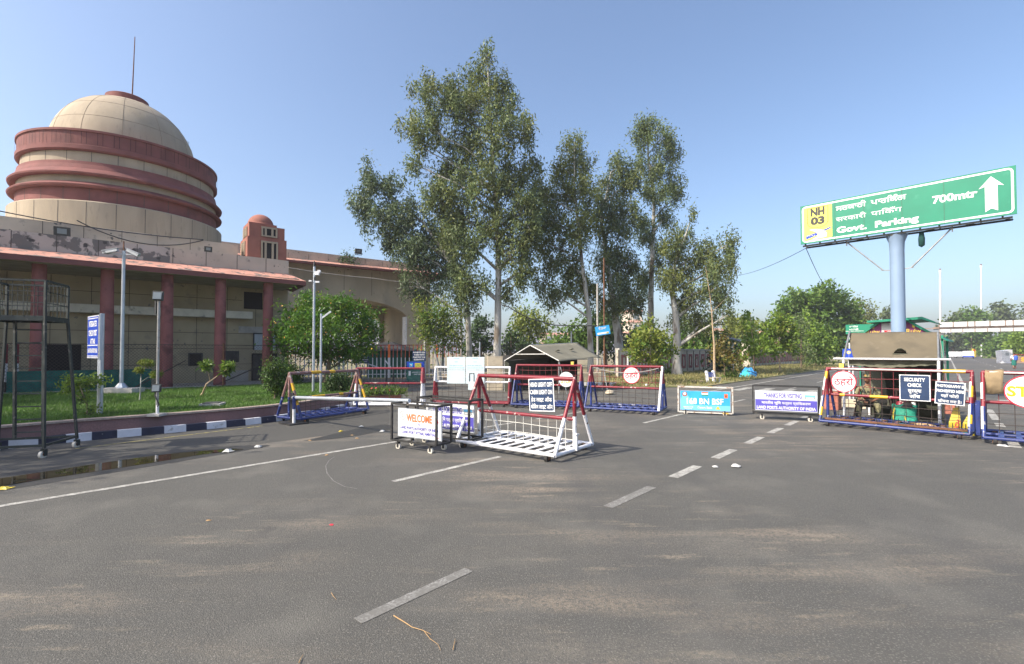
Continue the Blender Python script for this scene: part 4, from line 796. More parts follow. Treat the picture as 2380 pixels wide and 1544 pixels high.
m = MB("rust"); m.tube((-.01, 0, 5.0), (-.01, 0, 5.35), .02); m.build("spike", cc)
fl, p = pole_thing("floodlight_pole", "short grey pole on the lawn with a floodlight on top and another low down", "lamp pole", 365, 965, LZ, 3.15, .030, "grey_st", r2=.028)
m = MB("conc"); m.box((0, 0, .01), (.30, .30, .05)); m.use("white_st"); m.tube((.03, -.03, .0), (.03, -.03, .22), .03); m.build("footing", fl)
for z_, s in ((2.72, .20), (.62, .17)):
    m = MB("dark"); m.box((.03, -.07, z_), (s, .08, s * 1.05), R(20), R(-14)); m.use("lamp_glass"); m.box((.045, -.115, z_), (s * .8, .02, s * .8), R(20), R(-14)); m.build("floodlight", fl)
m = MB("dark"); m.box((-.06, .0, 2.55), (.04, .06, .5)); m.build("driver_box", fl)
m = MB("cable"); m.path([(0, -.06, .55), (.02, -.1, .45), (.10, -.08, .25), (.04, -.05, .2)], .014, 5); m.build("cable", fl)
gpl, p = pole_thing("camera_pole", "thin galvanised pole with small white cameras left of the round tree", "camera pole", 728, 911, LZ, 5.0, .048, "galv")
m = MB("white_st"); m.box((.12, -.05, 4.30), (.16, .1, .14)); m.box((.2, -.05, 4.36), (.1, .09, .1)); m.box((-.12, -.05, 4.02), (.10, .05, .05)); m.box((.14, -.05, 3.98), (.14, .06, .06)); m.use("black_st"); m.box((.04, -.04, 4.1), (.06, .06, .12)); m.tube((0, 0, 4.55), (0, 0, 4.75), .05, .02); m.build("security_camera", gpl)
gp2, p = pole_thing("lamp_pole", "shorter grey pole with a small arm just left of the round tree", "lamp pole", 745, 914, LZ, 3.2, .042, "galv")
m = MB("galv"); m.bar((0, 0, 2.62), (.38, -.1, 2.86), .03, .06); m.build("arm", gp2)
isg = thing("blue_sign", "blue INTEGRATED CHECK POST ATTARI sign on a steel post in the lawn", "sign", G(221, 962, LZ), R(-37))
m = MB("galv"); m.tube((0, .07, 0), (0, .07, 1.9), .045); m.tube((.13, .07, 0), (.13, .07, 2.34), .045); m.build("post", isg)
m = MB("galv"); o = Vector((-.31, 0, 1.80)); m.slab([o + Vector((sx * .48, 0, sz * .51)) for sx, sz in ((-1, -1), (1, -1), (1, 1), (-1, 1))], Y * .04)
m.use("sign_w").rect(o, X, Z, .93, .99, .002); m.use("sign_blue").rect(o, X, Z, .90, .96, .004); m.use("sign_w").rect(o + Z * .44, X, Z, .86, .02, .006); m.rect(o - Z * .20, X, Z, .88, .022, .006); m.rect(o - Z * .455, X, Z, .86, .02, .006)
lines(m, o, X, Z, .9, .99, (("INTEGRATED", .75, .13, .74), ("CHECK POST", .53, .13, .78), ("ATTARI", .335, .12, .44), ("LAND PORTS AUTHORITY OF INDIA", .12, .10, .88)), "white_pr", .006); m.build("panel", isg)
m = MB("galv"); m.bar((.19, .03, 1.26), (.19, .03, 2.33), .05, .04); m.build("edge_strip", isg)
m = MB("conc"); m.box((0, 0, 0), (.5, .5, .08), R(15)); m.use("dark"); m.box((0, 0, .05), (.38, .38, .02), R(15)); q = G(494, 943, LZ)
o = m.build("inspection_cover"); o.location = q + Z * .03; tag(o, "square concrete inspection cover set in the lawn", "drain cover")
# ------------------------------------------------------------------ overhead sign
PB = Vector((P(2089, 818, 18).x, 18, 0))
os_ = thing("overhead_sign", "large green government parking sign with white arrow on a thick pale blue pole", "road sign", PB, math.atan2(-.72, .69))
m = MB("pole_blue"); m.path([(0, 0, 0), (0, 0, 5.6), (0, 0, 5.95), (0, 0, 6.22)], [.228, .222, .24, .34], 24); m.build("pole", os_)
SW, SH, SB = 6.2, 1.58, 6.30; xl = -3.08
sx0, sx1 = xl, xl + SW; yf = -.42
m = MB("sign_green"); m.slab([(sx0, yf, SB), (sx1, yf, SB), (sx1, yf, SB + SH), (sx0, yf, SB + SH)], Y * .06)
def border(m, x0, x1, z0, z1, r, t, off):
    def rr(x0, x1, z0, z1, r): return [Vector((cx + r * math.cos(R(a)), yf - off, cz + r * math.sin(R(a)))) for cx, cz, s in ((x1 - r, z0 + r, -90), (x1 - r, z1 - r, 0), (x0 + r, z1 - r, 90), (x0 + r, z0 + r, 180)) for a in np.linspace(s, s + 90, 7)]
    A, Bq = rr(x0, x1, z0, z1, r), rr(x0 + t, x1 - t, z0 + t, z1 - t, max(.01, r - t)); n_ = len(A)
    for i in range(n_): m.sheet([A[i], A[(i + 1) % n_], Bq[(i + 1) % n_], Bq[i]])
m.use("white_pr"); border(m, sx0 + .06, sx1 - .06, SB + .05, SB + SH - .05, .14, .06, .003)
c = Vector((sx0 + .12 + .5, yf, SB + SH / 2)); m.use("sign_yel").rect(c, X, Z, 1.0, SH - .22, .005, .06)
m.use("black_pr")
sh = [(-.36, .62), (.36, .62), (.36, .02)] + [(.36 * math.cos(R(a)), .02 + .22 * math.sin(R(a))) for a in range(-20, -170, -20)] + [(-.36, .02)]
for i in range(len(sh)):
    p, q = Vector((sh[i][0], 0, sh[i][1])), Vector((sh[(i + 1) % len(sh)][0], 0, sh[(i + 1) % len(sh)][1])); d = (q - p).normalized(); n_ = Vector((-d.z, 0, d.x)) * .012
    m.sheet([c + Y * -.008 + k for k in (p - n_, q - n_, q + n_, p + n_)])
m.text("NH", .28, c + Z * .31, X, Z, width=.50, bold=.06, off=.008); m.text("03", .28, c - Z * .05, X, Z, width=.50, bold=.06, off=.008)
def road_pic(col, pts, off): m.use(col).sheet([c + Vector((x, -off, z)) for x, z in pts])
road_pic("sign_blue", [(-.42, -.62), (-.42, -.48), (-.05, -.40), (0, -.50)], .008); road_pic("sign_blue", [(.10, -.36), (.45, -.24), (.45, -.30), (.2, -.40)], .008)
road_pic("ghost", [(-.30, -.24), (-.05, -.25), (.20, -.33), (.32, -.46), (.30, -.62), (-.25, -.66), (-.02, -.56), (.02, -.46), (-.06, -.37), (-.22, -.29)], .010)
m.use("white_pr")
for x in (-.36, -.28, -.20, -.12): m.rect(c + Vector((x, 0, -.49)), X, Z, .04, .02, .012)
road_pic("sign_yel", [(-.02, -.28), (.0, -.28), (.12, -.42), (.10, -.62), (.08, -.62), (.10, -.43)], .012)
m.use("white_pr")
m.text("ਸਰਕਾਰੀ", .19, (sx0 + 1.25, yf, SB + 1.12), X, Z, width=.98, bold=.016, align='L', off=.005); m.text("ਪਾਰਿਕੰਗ", .19, (sx0 + 2.38, yf, SB + 1.12), X, Z, width=1.05, bold=.016, align='L', off=.005)
m.text("सरकारी", .17, (sx0 + 1.25, yf, SB + .70), X, Z, width=.98, bold=.004, align='L', off=.005); m.text("पािकँग", .17, (sx0 + 2.38, yf, SB + .70), X, Z, width=.92, bold=.004, align='L', off=.005)
m.text("Govt.  Parking", .22, (sx0 + 1.27, yf, SB + .25), X, Z, width=2.5, bold=.038, align='L', off=.005); m.text("700mtr", .25, (sx0 + 4.72, yf, SB + .78), X, Z, width=1.15, bold=.036, off=.005)
ac = sx0 + 5.62; m.sheet([Vector((ac + x, yf - .005, SB + z)) for x, z in ((-.15, .20), (0, .30), (.15, .20), (.15, 1.05), (.30, 1.0), (0, 1.36), (-.30, 1.0), (-.15, 1.05))][::1])
m.use("joint")
for x in (1.22, 2.16, 3.30, 4.45): m.rect((sx0 + x, yf, SB + SH / 2), X, Z, .008, SH, .007)
m.build("panel", os_)
m = MB("black_st")
for y_ in (-.30, .12): m.bar((sx0 + .05, y_, SB - .07), (sx1 - .1, y_, SB - .07), .06)
for k in range(12):
    x = sx0 + .15 + k * .52; m.bar((x, -.30, SB - .07), (min(sx1 - .1, x + (.5 if k % 2 else 0)), .12, SB - .07), .03); m.bar((x, -.33, SB - .07), (x, -.33, SB + SH - .05), .05)
m.build("truss", os_)
for sx in (-1, 1):
    m = MB("grey_st"); m.tube((sx * 1.55, -.1, SB - .1), (sx * .42, -.05, 4.95), .028, n=6); m.bar((sx * .22, 0, 4.93), (sx * .48, -.05, 4.95), .03); m.bar((sx * 1.55, -.1, SB - .25), (sx * 1.55, -.1, SB - .05), .04); m.build("brace", os_)
m = MB("canvas_in"); m.use(M("dark_green_rag", (.008, .05, .045), .9)); m.lathe([(.01, 0), (.09, .06), (.10, .3), (.07, .5), (.09, .56), (.03, .58)], 9, (.72, -.1, SB - .66)); m.build("hanging_rag", os_)
# ------------------------------------------------------------------ right tent with its frame
tA, tB = Vector((8.92, 13.02, 0)), Vector((10.34, 11.73, 0)); td = (tB - tA).normalized(); tn = Vector((-td.y, td.x, 0)); TL = (tB - tA).length
tt = thing("canvas_shelter", "khaki canvas lean-to shelter on white poles behind the long barricade", "tent", tA.lerp(tB, .5) + tn * 1.0, math.atan2(td.y, td.x))
hl = TL / 2
def tp(x, y_, z): return (x, y_ - 1.0, z)
m = MB("white_st")
for x in (-hl, hl): m.tube(tp(x, 0, 0), tp(x, 0, 1.70), .032); 
m.tube(tp(-hl - .22, -.02, 1.67), tp(hl + .22, -.02, 1.67), .026); m.tube(tp(-hl + .35, 1.9, 0), tp(-hl + .35, 1.9, 1.8), .03); m.tube(tp(hl, 1.9, 0), tp(hl, 1.9, 1.8), .03)
m.use("grey_st"); m.tube(tp(-hl, 0, 1.66), tp(-hl + .02, 1.0, 2.44), .026); m.tube(tp(hl, 0, 1.66), tp(hl - .02, 1.0, 2.36), .022); m.build("frame", tt)
m = MB("canvas"); nx, ny = 22, 12; vs = []
for j in range(ny + 1):
    for i in range(nx + 1):
        fx, fy_ = i / nx, j / ny; x = (-hl + .22 * (1 - fy_) ** 1.5 + .02) + fx * (TL + .02 - .22 * (1 - fy_) ** 1.5); y_ = .02 + fy_ * 1.0
        z = 1.64 + fy_ * .76 - .09 * math.sin(math.pi * fy_) * (.6 + .4 * math.sin(math.pi * fx)) + .012 * math.sin(9 * fx + 3 * fy_) * math.sin(math.pi * fx) - .03 * fx * fy_
        vs.append(tp(x, y_, z))
fs = []
for j in range(ny):
    for i in range(nx):
        if j == 4 and 11 <= i <= 13: continue
        a = j * (nx + 1) + i; fs.append((a, a + 1, a + nx + 2, a + nx + 1))
m.add(vs, fs, True)
m.use("canvas"); ridge = [vs[ny * (nx + 1) + i] for i in range(nx + 1)]
back = [tp(-hl + .1 + i / nx * (TL - .1), 2.0, 1.65) for i in range(nx + 1)]
m.add(ridge + back, [(i, i + 1, nx + 2 + i, nx + 1 + i) for i in range(nx)], True)
m.use("canvas_d"); a, c = vs[4 * (nx + 1) + 11], vs[5 * (nx + 1) + 14]
ap = [Vector((a[0] + (c[0] - a[0]) * t, a[1] + .08 - .12 * math.sin(math.pi * t), a[2] + .06 + .10 * math.sin(math.pi * t))) for t in np.linspace(-.25, 1.25, 9)]
bp = [Vector((a[0] + (c[0] - a[0]) * t, a[1] + .13, a[2] + .085)) for t in np.linspace(-.2, 1.2, 9)]
m.add(ap + bp, [(i, i + 1, 10 + i, 9 + i) for i in range(8)], True); m.use("canvas_in"); m.bar((a[0] - .02, a[1] - .01, a[2]), (c[0] + .02, a[1] - .01, a[2]), .03, .02)
o = m.build("roof", tt); q = o.modifiers.new("cloth_thickness", 'SOLIDIFY'); q.thickness = .012
m = MB("canvas_d"); top = [tp(-hl + .1 + i / 30 * (TL - .12), .0 + .01 * (i % 2), 1.655) for i in range(31)]
rows_ = [top]
for k, (dy, dz) in enumerate(((.07, -.06), (.10, -.13), (.05, -.19), (.12, -.21))):
    rows_.append([tp(p[0], p[1] + 1.0 + dy + .02 * math.sin(i * .9 + k), p[2] + dz * (1.15 - .9 * abs(i / 30 - .42)) + .012 * math.sin(i * 1.7 + k * 2)) for i, p in enumerate(top)])
for a, c in zip(rows_, rows_[1:]): m.add(a + c, [(i, i + 1, 32 + i, 31 + i) for i in range(30)], True)
m.build("rolled_flap", tt)
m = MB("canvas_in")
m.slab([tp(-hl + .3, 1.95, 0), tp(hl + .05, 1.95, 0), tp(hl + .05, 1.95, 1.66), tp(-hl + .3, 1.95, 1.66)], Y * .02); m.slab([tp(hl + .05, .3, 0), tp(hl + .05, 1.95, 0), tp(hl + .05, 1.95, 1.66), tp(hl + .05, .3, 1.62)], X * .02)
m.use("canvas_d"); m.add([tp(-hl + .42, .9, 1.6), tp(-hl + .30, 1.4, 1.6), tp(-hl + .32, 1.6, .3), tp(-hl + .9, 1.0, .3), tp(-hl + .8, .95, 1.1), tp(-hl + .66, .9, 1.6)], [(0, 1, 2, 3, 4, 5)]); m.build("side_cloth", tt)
m = MB("cable_l"); m.tube(tp(hl + .02, .05, 2.3), tp(hl + .26, .1, .05), .008, n=4); m.build("guy_rope", tt)
# things in front of and inside that tent
def sackshape(mat, L, W, H, seed):
    q = random.Random(seed); m = MB(mat); vs = []; nu, nv = 14, 10
    for i in range(nu + 1):
        t = i / nu; r = math.sin(math.pi * min(max(t, .04), .96)) ** .35
        for j in range(nv):
            a = 2 * math.pi * j / nv; vs.append((-L / 2 + L * t, W / 2 * r * math.cos(a) * (1 + .06 * q.random()), H / 2 + H / 2 * r * math.sin(a) * (1 + .08 * q.random()) - (.5 * H * (1 - r) * .9)))
    vs = [(x, y_, max(.01, z)) for x, y_, z in vs]
    m.add(vs, [(i * nv + j, i * nv + (j + 1) % nv, (i + 1) * nv + (j + 1) % nv, (i + 1) * nv + j) for i in range(nu) for j in range(nv)], True); m.add(vs[:nv], [tuple(range(nv))]); m.add(vs[-nv:], [tuple(range(nv))]); return m
for (u, v, L, W, H, a, lab, sd_, mt) in ((1992, 981, .62, .26, .13, -20, "jute sandbag holding the left front pole of the canvas shelter", 1, "sack"), (2145, 1000, .66, .28, .15, -48, "jute sandbag holding the right front pole of the canvas shelter", 2, "sack"), (2134, 957, .5, .26, .13, 10, "grey sandbag in the shade inside the canvas shelter", 3, "khaki_cloth")):
    o = sackshape(mt, L, W, H, sd_).build("sandbag"); p = G(u, v); o.location = p + Z * .012; o.rotation_euler.z = R(a); tag(o, lab, "sandbag", "sandbags around the canvas shelter")
bg_ = thing("woven_bag", "bulging green woven plastic bag of belongings on the road in the shelter", "bag", G(2103, 992), R(-40)); bg_.location = (P(2103, 985, 12.35).x, 12.35, .012)
q = random.Random(5); m = MB("bag_g"); vs = []; nu, nv = 18, 8
for j in range(nv + 1):
    for i in range(nu):
        a = 2 * math.pi * i / nu; ca, sa = math.cos(a), math.sin(a); k = (abs(ca) ** 3 + abs(sa) ** 3) ** (-1 / 3)
        vs.append((.24 * k * ca * (1 + .08 * q.uniform(-1, 1) + .06 * math.sin(j)), .15 * k * sa * (1 + .10 * q.uniform(-1, 1)), .01 + .50 * j / nv + .02 * q.uniform(-1, 1) * (j > 0)))
m.add(vs, [(j * nu + i, j * nu + (i + 1) % nu, (j + 1) * nu + (i + 1) % nu, (j + 1) * nu + i) for j in range(nv) for i in range(nu)], True); m.use("yell_pr"); m.bar((-.24, -.16, .05), (-.20, -.17, .42), .03, .01); m.bar((.04, -.175, .05), (.0, -.17, .22), .02, .01); m.build("body", bg_)
m = MB("black_st"); m.use("skin_h"); m.lathe([(.2, .44), (.17, .5), (.1, .56), (0, .58)], 12, (.05, 0, 0)); m.use("red_st"); m.lathe([(.1, .46), (.08, .56), (0, .6)], 10, (-.08, -.02, 0)); m.use("paper"); m.lathe([(.07, .46), (.05, .56), (0, .58)], 8, (.17, -.02, 0)); m.build("contents", bg_)
for k, (u, v, rz, lab) in enumerate(((2218, 1003, .3, "yellow and red printed cement sack leaning on the barricade, the left one"), (2236, 1006, .1, "yellow and red printed cement sack against the barricade post, the right one"))):
    p = Vector((P(u, v, 10.95).x, 10.95 - .15 * k, .012)); cs = thing("cement_sack", lab, "sack", p, R(-45), "cement sacks beside the long barricade"); m = MB("yell_pr")
    m.add([(-.13, -.05, 0), (.12, -.05, 0), (.12, .07, 0), (-.13, .07, 0), (-.01 + .07 * k, -.02, .46), (.11, -.02, .48), (.11, .04, .48), (-.01 + .07 * k, .04, .46), (-.10, -.08, .2), (.13, -.08, .22)], [(3, 2, 1, 0), (0, 1, 9, 8), (8, 9, 5, 4), (1, 2, 6, 5, 9), (2, 3, 7, 6), (3, 0, 8, 4, 7), (4, 5, 6, 7)]); 
    m.use("red_pr"); ey_ = Vector((.10, .03, .25)).normalized(); ex_ = Vector((.25, -.02, 0)).normalized(); m.text("MIRCH" if k == 0 else "MASALA", .07, (.07, -.085, .10), ey_, Vector((-.9, 0, .4)), width=.30, off=.012, bold=.03); m.use("green_pr"); m.rect((-.0, -.068, .06), X, Z, .18, .06, .012); m.v = [(x * .85, y_, z * 1.25) for x, y_, z in m.v]; m.build("sack", cs)
m = MB("brick"); m.box((0, 0, .21), (.42, .42, .42)); m.use("conc"); m.box((0, 0, .435), (.46, .46, .03)); o = m.build("brick_pier"); p = P(2199, 950, 14.6); o.location = (p.x, 14.6, .012); o.rotation_euler.z = R(-46); tag(o, "low red brick pier at the foot of the green kiosk post", "brick pier")
m = MB("brick"); m.box((0, 0, .3), (.4, .4, .6)); m.use("conc"); m.box((0, 0, .615), (.44, .44, .03)); o = m.build("brick_pier"); p = P(1929, 900, 15.2); o.location = (P(1935, 900, 15.6).x, 15.6, .012); o.rotation_euler.z = R(-46); tag(o, "red brick pier standing on the road behind the seated soldier", "brick pier")
m = MB("stone"); m.box((0, 0, .13), (1.1, .35, .26)); m.box((-.6, .1, .15), (.3, .3, .3), .4); o = m.build("stone_block"); o.location = (P(1968, 937, 16.2).x, 16.2, .012); o.rotation_euler.z = R(-46); tag(o, "beige stone kerb block on the road left of the shelter", "stone block")
# plastic chair, folding table leg and soldier
chp = Vector((9.55, 13.02, .012))
ch = thing("plastic_chair", "dark brown plastic armchair the soldier sits on", "chair", chp, R(-20))
m = MB("plastic"); m.box((0, 0, .40), (.46, .44, .035)); m.build("seat", ch)
m = MB("plastic"); 
for i in range(6): m.box((-.19 + i * .076, .24 + .0, .64), (.035, .025, .46), 0, R(-10))
m.box((0, .28, .87), (.46, .03, .06), 0, R(-10)); m.build("backrest", ch)
for sx in (-1, 1):
    m = MB("plastic"); m.bar((sx * .24, -.18, .62), (sx * .24, .24, .64), .05, .03); m.bar((sx * .24, -.18, .40), (sx * .24, -.18, .62), .04); m.build("armrest", ch)
    for sy in (-1, 1): m = MB("plastic"); m.bar((sx * .26, sy * .24, 0), (sx * .20, sy * .18, .40), .045); m.build("leg", ch)
chp2 = Vector((10.18, 12.60, .012)); ch2 = copy_tree(ch); ch2.location = chp2; ch2.rotation_euler.z = R(150); ch2["label"] = "empty dark brown plastic armchair right of the seated soldier"; ch["group"] = ch2["group"] = "plastic chairs in the shelter"
m = MB("magenta"); m.lathe([(.09, 0), (.12, .12), (.13, .13), (.11, .12), (.08, .01)], 14); o = m.build("plastic_tub"); o.location = chp2 + Vector((.0, .02, .418)); tag(o, "magenta plastic tub on the seat of the empty chair", "tub")
def skin_body(name, joints, edges, mat, parent=None, root=0, sub=1):
    me = bpy.data.meshes.new(name); me.from_pydata([j[:3] for j in joints], edges, []); me.materials.append(MT[mat]); o = bpy.data.objects.new(name, me); COL.objects.link(o)
    sk = o.modifiers.new("skin", 'SKIN'); sk.use_smooth_shade = True
    for v_, j in zip(me.skin_vertices[0].data, joints): v_.radius = (j[3], j[4] if len(j) > 4 else j[3])
    me.skin_vertices[0].data[root].use_root = True
    su = o.modifiers.new("subdivision", 'SUBSURF'); su.levels = sub; su.render_levels = sub + 1
    if parent: o.parent = parent
    return o
def head(o_parent, c, yaw, mat_hair, cap=None, hair=True):
    m = MB("skin"); nu, nv = 16, 12; vs = []
    for j in range(nv + 1):
        t = math.pi * j / nv
        for i in range(nu):
            a = 2 * math.pi * i / nu; x, y_, z = .075 * math.sin(t) * math.cos(a), .095 * math.sin(t) * math.sin(a), .115 * math.cos(t)
            if z < 0: k = 1 + z * 2.2; x *= k; y_ = y_ * (1 + z * 1.2) - .01 * (-z / .115)
            if y_ < -.05 and -.045 < z < .02 and abs(x) < .022: y_ -= .024 * (1 - abs(x) / .022) * (1 if z < -.01 else .5)
            if y_ < -.04 and .005 < z < .035 and .018 < abs(x) < .05: y_ += .008
            vs.append((x, y_, z))
    m.add(vs, [(j * nu + i, j * nu + (i + 1) % nu, (j + 1) * nu + (i + 1) % nu, (j + 1) * nu + i) for j in range(nv) for i in range(nu)], True)
    for s in (-1, 1): m.lathe([(.0, -.03), (.012, -.02), (.014, .02), (0, .03)], 8, (s * .076, .005, -.005))
    m.use("skin_h")
    for s in (-1, 1): m.box((s * .031, -.082, .016), (.022, .012, .008)); m.box((s * .031, -.088, .034), (.034, .01, .007))
    m.box((0, -.093, -.052), (.05, .02, .012)); m.box((0, -.084, -.072), (.036, .012, .006)); hd = m.build("head", o_parent); hd.location = c; hd.rotation_euler = (R(-4), 0, yaw)
    if hair: m = MB("skin_h"); m.lathe([(.077, -.02), (.082, .03), (.07, .085), (.03, .118), (0, .122)], 16, (0, .012, 0)); h = m.build("hair", hd)
    if cap:
        m = MB(cap); m.lathe([(.088, .045), (.095, .06), (.096, .12), (.088, .14), (0, .145)], 18, (0, .006, 0)); m.sheet([(-.085, -.05, .05), (-.06, -.15, .045), (0, -.175, .042), (.06, -.15, .045), (.085, -.05, .05), (.0, -.02, .055)]); m.use("orange2"); m.box((0, -.092, .095), (.02, .01, .025)); m.build("cap", hd)
    return hd
sol = thing("person", "seated soldier in camouflage uniform and cap holding a rifle across his knees", "person", chp + Vector((-.02, -.02, 0)), R(-28))
J = [(0, .02, .46, .14, .12), (0, .04, .62, .13, .10), (0, .03, .80, .155, .11), (0, .01, .93, .07), (0, -.02, 1.02, .055),
     (-.19, .02, .87, .062), (-.27, -.06, .66, .05), (-.16, -.27, .55, .040), (.19, .02, .87, .062), (.29, -.04, .66, .05), (.14, -.26, .58, .040),
     (-.11, -.02, .46, .095), (-.22, -.42, .48, .075), (-.27, -.40, .10, .055), (.11, -.02, .46, .095), (.16, -.44, .47, .075), (.17, -.36, .10, .055), (-.10, -.31, .53, .03), (.07, -.29, .57, .03)]
Eg = [(0, 1), (1, 2), (2, 3), (3, 4), (2, 5), (5, 6), (6, 7), (7, 17), (2, 8), (8, 9), (9, 10), (10, 18), (0, 11), (11, 12), (12, 13), (0, 14), (14, 15), (15, 16)]
body = skin_body("body", [(j[0], j[1], j[2]) + tuple(x * .86 for x in j[3:]) for j in J], Eg, "skin", sol)
keep_ = list(range(17)); Ju = [list(J[i]) for i in keep_]; Ju[4] = [0, 0, .955, .066]; Ju[7] = [-.20, -.20, .58, .050]; Ju[10] = [.18, -.20, .60, .050]
uni = skin_body("uniform", Ju, [e for e in Eg if max(e) < 17], "camo", sol)
for sx, hx_, hy_, hz_ in ((-1, -.09, -.32, .53), (1, .06, -.30, .57)):
    fj, fe = [(hx_ - sx * -.02, hy_ + .03, hz_, .026, .016)], []
    for k in range(4):
        b0 = len(fj); x = hx_ + (k - 1.5) * .019; L = (.9, 1, .95, .78)[k]
        fj += [(x, hy_ - .03, hz_ + .004, .0095), (x - sx * .004, hy_ - .055 * L, hz_ - .012, .0085), (x - sx * .006, hy_ - .058 * L, hz_ - .04, .0075)]; fe += [(0, b0), (b0, b0 + 1), (b0 + 1, b0 + 2)]
    b0 = len(fj); fj += [(hx_ - sx * .045, hy_ + .0, hz_ + .004, .0105), (hx_ - sx * .058, hy_ - .03, hz_ - .012, .009)]; fe += [(0, b0), (b0, b0 + 1)]
    skin_body("hand", fj, fe, "skin", sol)
for p in (J[13], J[16]):
    m = MB("boot"); x, y_ = p[0], p[1]; m.path([(x, y_ + .01, .05), (x, y_ + .005, .13), (x, y_ - .0, .24)], [.055, .058, .062], 12); m.hexa([(x - .045, y_ - .20, 0), (x + .045, y_ - .20, 0), (x + .042, y_ + .07, 0), (x - .042, y_ + .07, 0)], [(x - .035, y_ - .17, .055), (x + .035, y_ - .17, .055), (x + .04, y_ + .06, .10), (x - .04, y_ + .06, .10)]); m.build("boot", sol)
head(sol, (0, -.035, 1.115), R(-38), "skin_h", "camo")
m = MB("camo"); m.box((-.085, -.115, .70), (.085, .05, .10), .2); m.box((.02, -.12, .70), (.085, .05, .10)); m.box((.115, -.10, .70), (.07, .05, .10), -.3); m.use("dark"); m.path([(-.12, -.06, .93), (-.10, -.125, .84), (-.08, -.13, .72)], .018, 6); m.path([(.12, -.06, .93), (.10, -.125, .84), (.09, -.13, .72)], .018, 6); m.build("chest_rig", sol)
rf = thing("rifle", "black rifle lying across the knees of the soldier in the shelter", "rifle", sol.location + Vector((0, 0, .55)), R(-28)); m = MB("black_st")
m.tube((-.35, -.36, -.02), (.10, -.27, .02), .014); m.box((.05, -.28, .015), (.26, .05, .06), R(11)); m.box((.27, -.23, .0), (.24, .04, .09), R(11)); m.box((.0, -.30, -.07), (.05, .03, .14), R(11), R(8)); m.build("receiver", rf)
# ------------------------------------------------------------------ left tent
lt = thing("army_tent", "grey army ridge tent with an open dark front behind the blue barricades", "tent", (.9, 23.3, .012))
ga, gb = P(1232.5, 803, 22.2), P(1341, 797.5, 25.2); el, er = P(1173, 839, 22.6), P(1299, 839, 21.3); ebr = P(1399, 832, 23.6); ebl = el + (ebr - er)
m = MB("canvas_g")
def cloth(m, a, b_, c, d, n1=14, n2=8, sag=.06, wav=.02):
    vs = []
    for j in range(n2 + 1):
        for i in range(n1 + 1):
            u_, v_ = i / n1, j / n2; p = a.lerp(b_, u_).lerp(d.lerp(c, u_), v_); s_ = math.sin(math.pi * v_) * sag * (.5 + .5 * abs(math.sin(math.pi * u_ * 1.0))) + wav * math.sin(11 * u_ + 2 * v_) * v_ + (wav * 1.4 * math.sin(u_ * 7) if j == n2 else 0)
            vs.append(p - Z * s_)
    m.add(vs, [(j * (n1 + 1) + i, j * (n1 + 1) + i + 1, (j + 1) * (n1 + 1) + i + 1, (j + 1) * (n1 + 1) + i) for j in range(n2) for i in range(n1)], True)
cloth(m, ga, gb, ebr, er); cloth(m, gb, ga, el, ebl)
m.use("canvas_d")
for u_, v_ in ((.25, .45), (.58, .42)):
    p = ga.lerp(gb, u_).lerp(er.lerp(ebr, u_), v_) + Z * .0; d = (gb - ga).normalized(); dn = (er - ga).normalized(); n_ = d.cross(dn); n_ = n_ if n_.z > 0 else -n_
    m.add([p, p + d * .22, p + d * .18 + n_ * .10 + dn * .12, p + d * .04 + n_ * .12 + dn * .1], [(0, 1, 2, 3)])
o = m.build("roof", lt, True); q = o.modifiers.new("cloth_thickness", 'SOLIDIFY'); q.thickness = .015
m = MB("grey_st"); m.tube(el, ga, .03); m.tube(ga, er, .035); m.tube(el.lerp(ga, .42), er.lerp(ga, .42), .025); m.tube(ga, gb, .03)
for p in (el, er, ebr): m.tube(Vector((p.x, p.y, 0)), p, .03)
q = G(1318, 917); m.tube(er, q, .02); q = G(1413, 915); m.tube(ebr, q, .02); m.build("frame", lt, True)
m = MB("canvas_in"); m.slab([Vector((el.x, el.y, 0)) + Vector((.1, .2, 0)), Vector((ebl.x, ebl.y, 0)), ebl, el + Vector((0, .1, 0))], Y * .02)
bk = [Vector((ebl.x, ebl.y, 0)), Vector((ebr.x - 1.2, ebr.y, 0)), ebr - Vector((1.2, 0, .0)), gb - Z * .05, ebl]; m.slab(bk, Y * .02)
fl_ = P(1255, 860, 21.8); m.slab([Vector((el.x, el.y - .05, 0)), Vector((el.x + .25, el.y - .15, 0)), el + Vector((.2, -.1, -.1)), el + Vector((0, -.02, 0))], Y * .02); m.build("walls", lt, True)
for u, v, s, lab in ((1417, 918, .17, "rough stone weighing down the right guy line of the army tent"), (1503, 899, .11, "white painted stone on the verge edge")):
    m = MB("stone" if s > .12 else "white_st"); q = random.Random(u); m.lathe([(.01, 0), (s * 1.0, .01), (s * 1.15, s * .4), (s * .9, s * .8), (s * .4, s * 1.0), (0, s * 1.02)], 9, smooth=True)
    m.v = [(x * q.uniform(.8, 1.2), y_ * q.uniform(.8, 1.2), z * q.uniform(.85, 1.1)) for x, y_, z in m.v]; o = m.build("stone"); o.location = G(u, v) + Z * .03; tag(o, lab, "stone", "stones on the roadside")
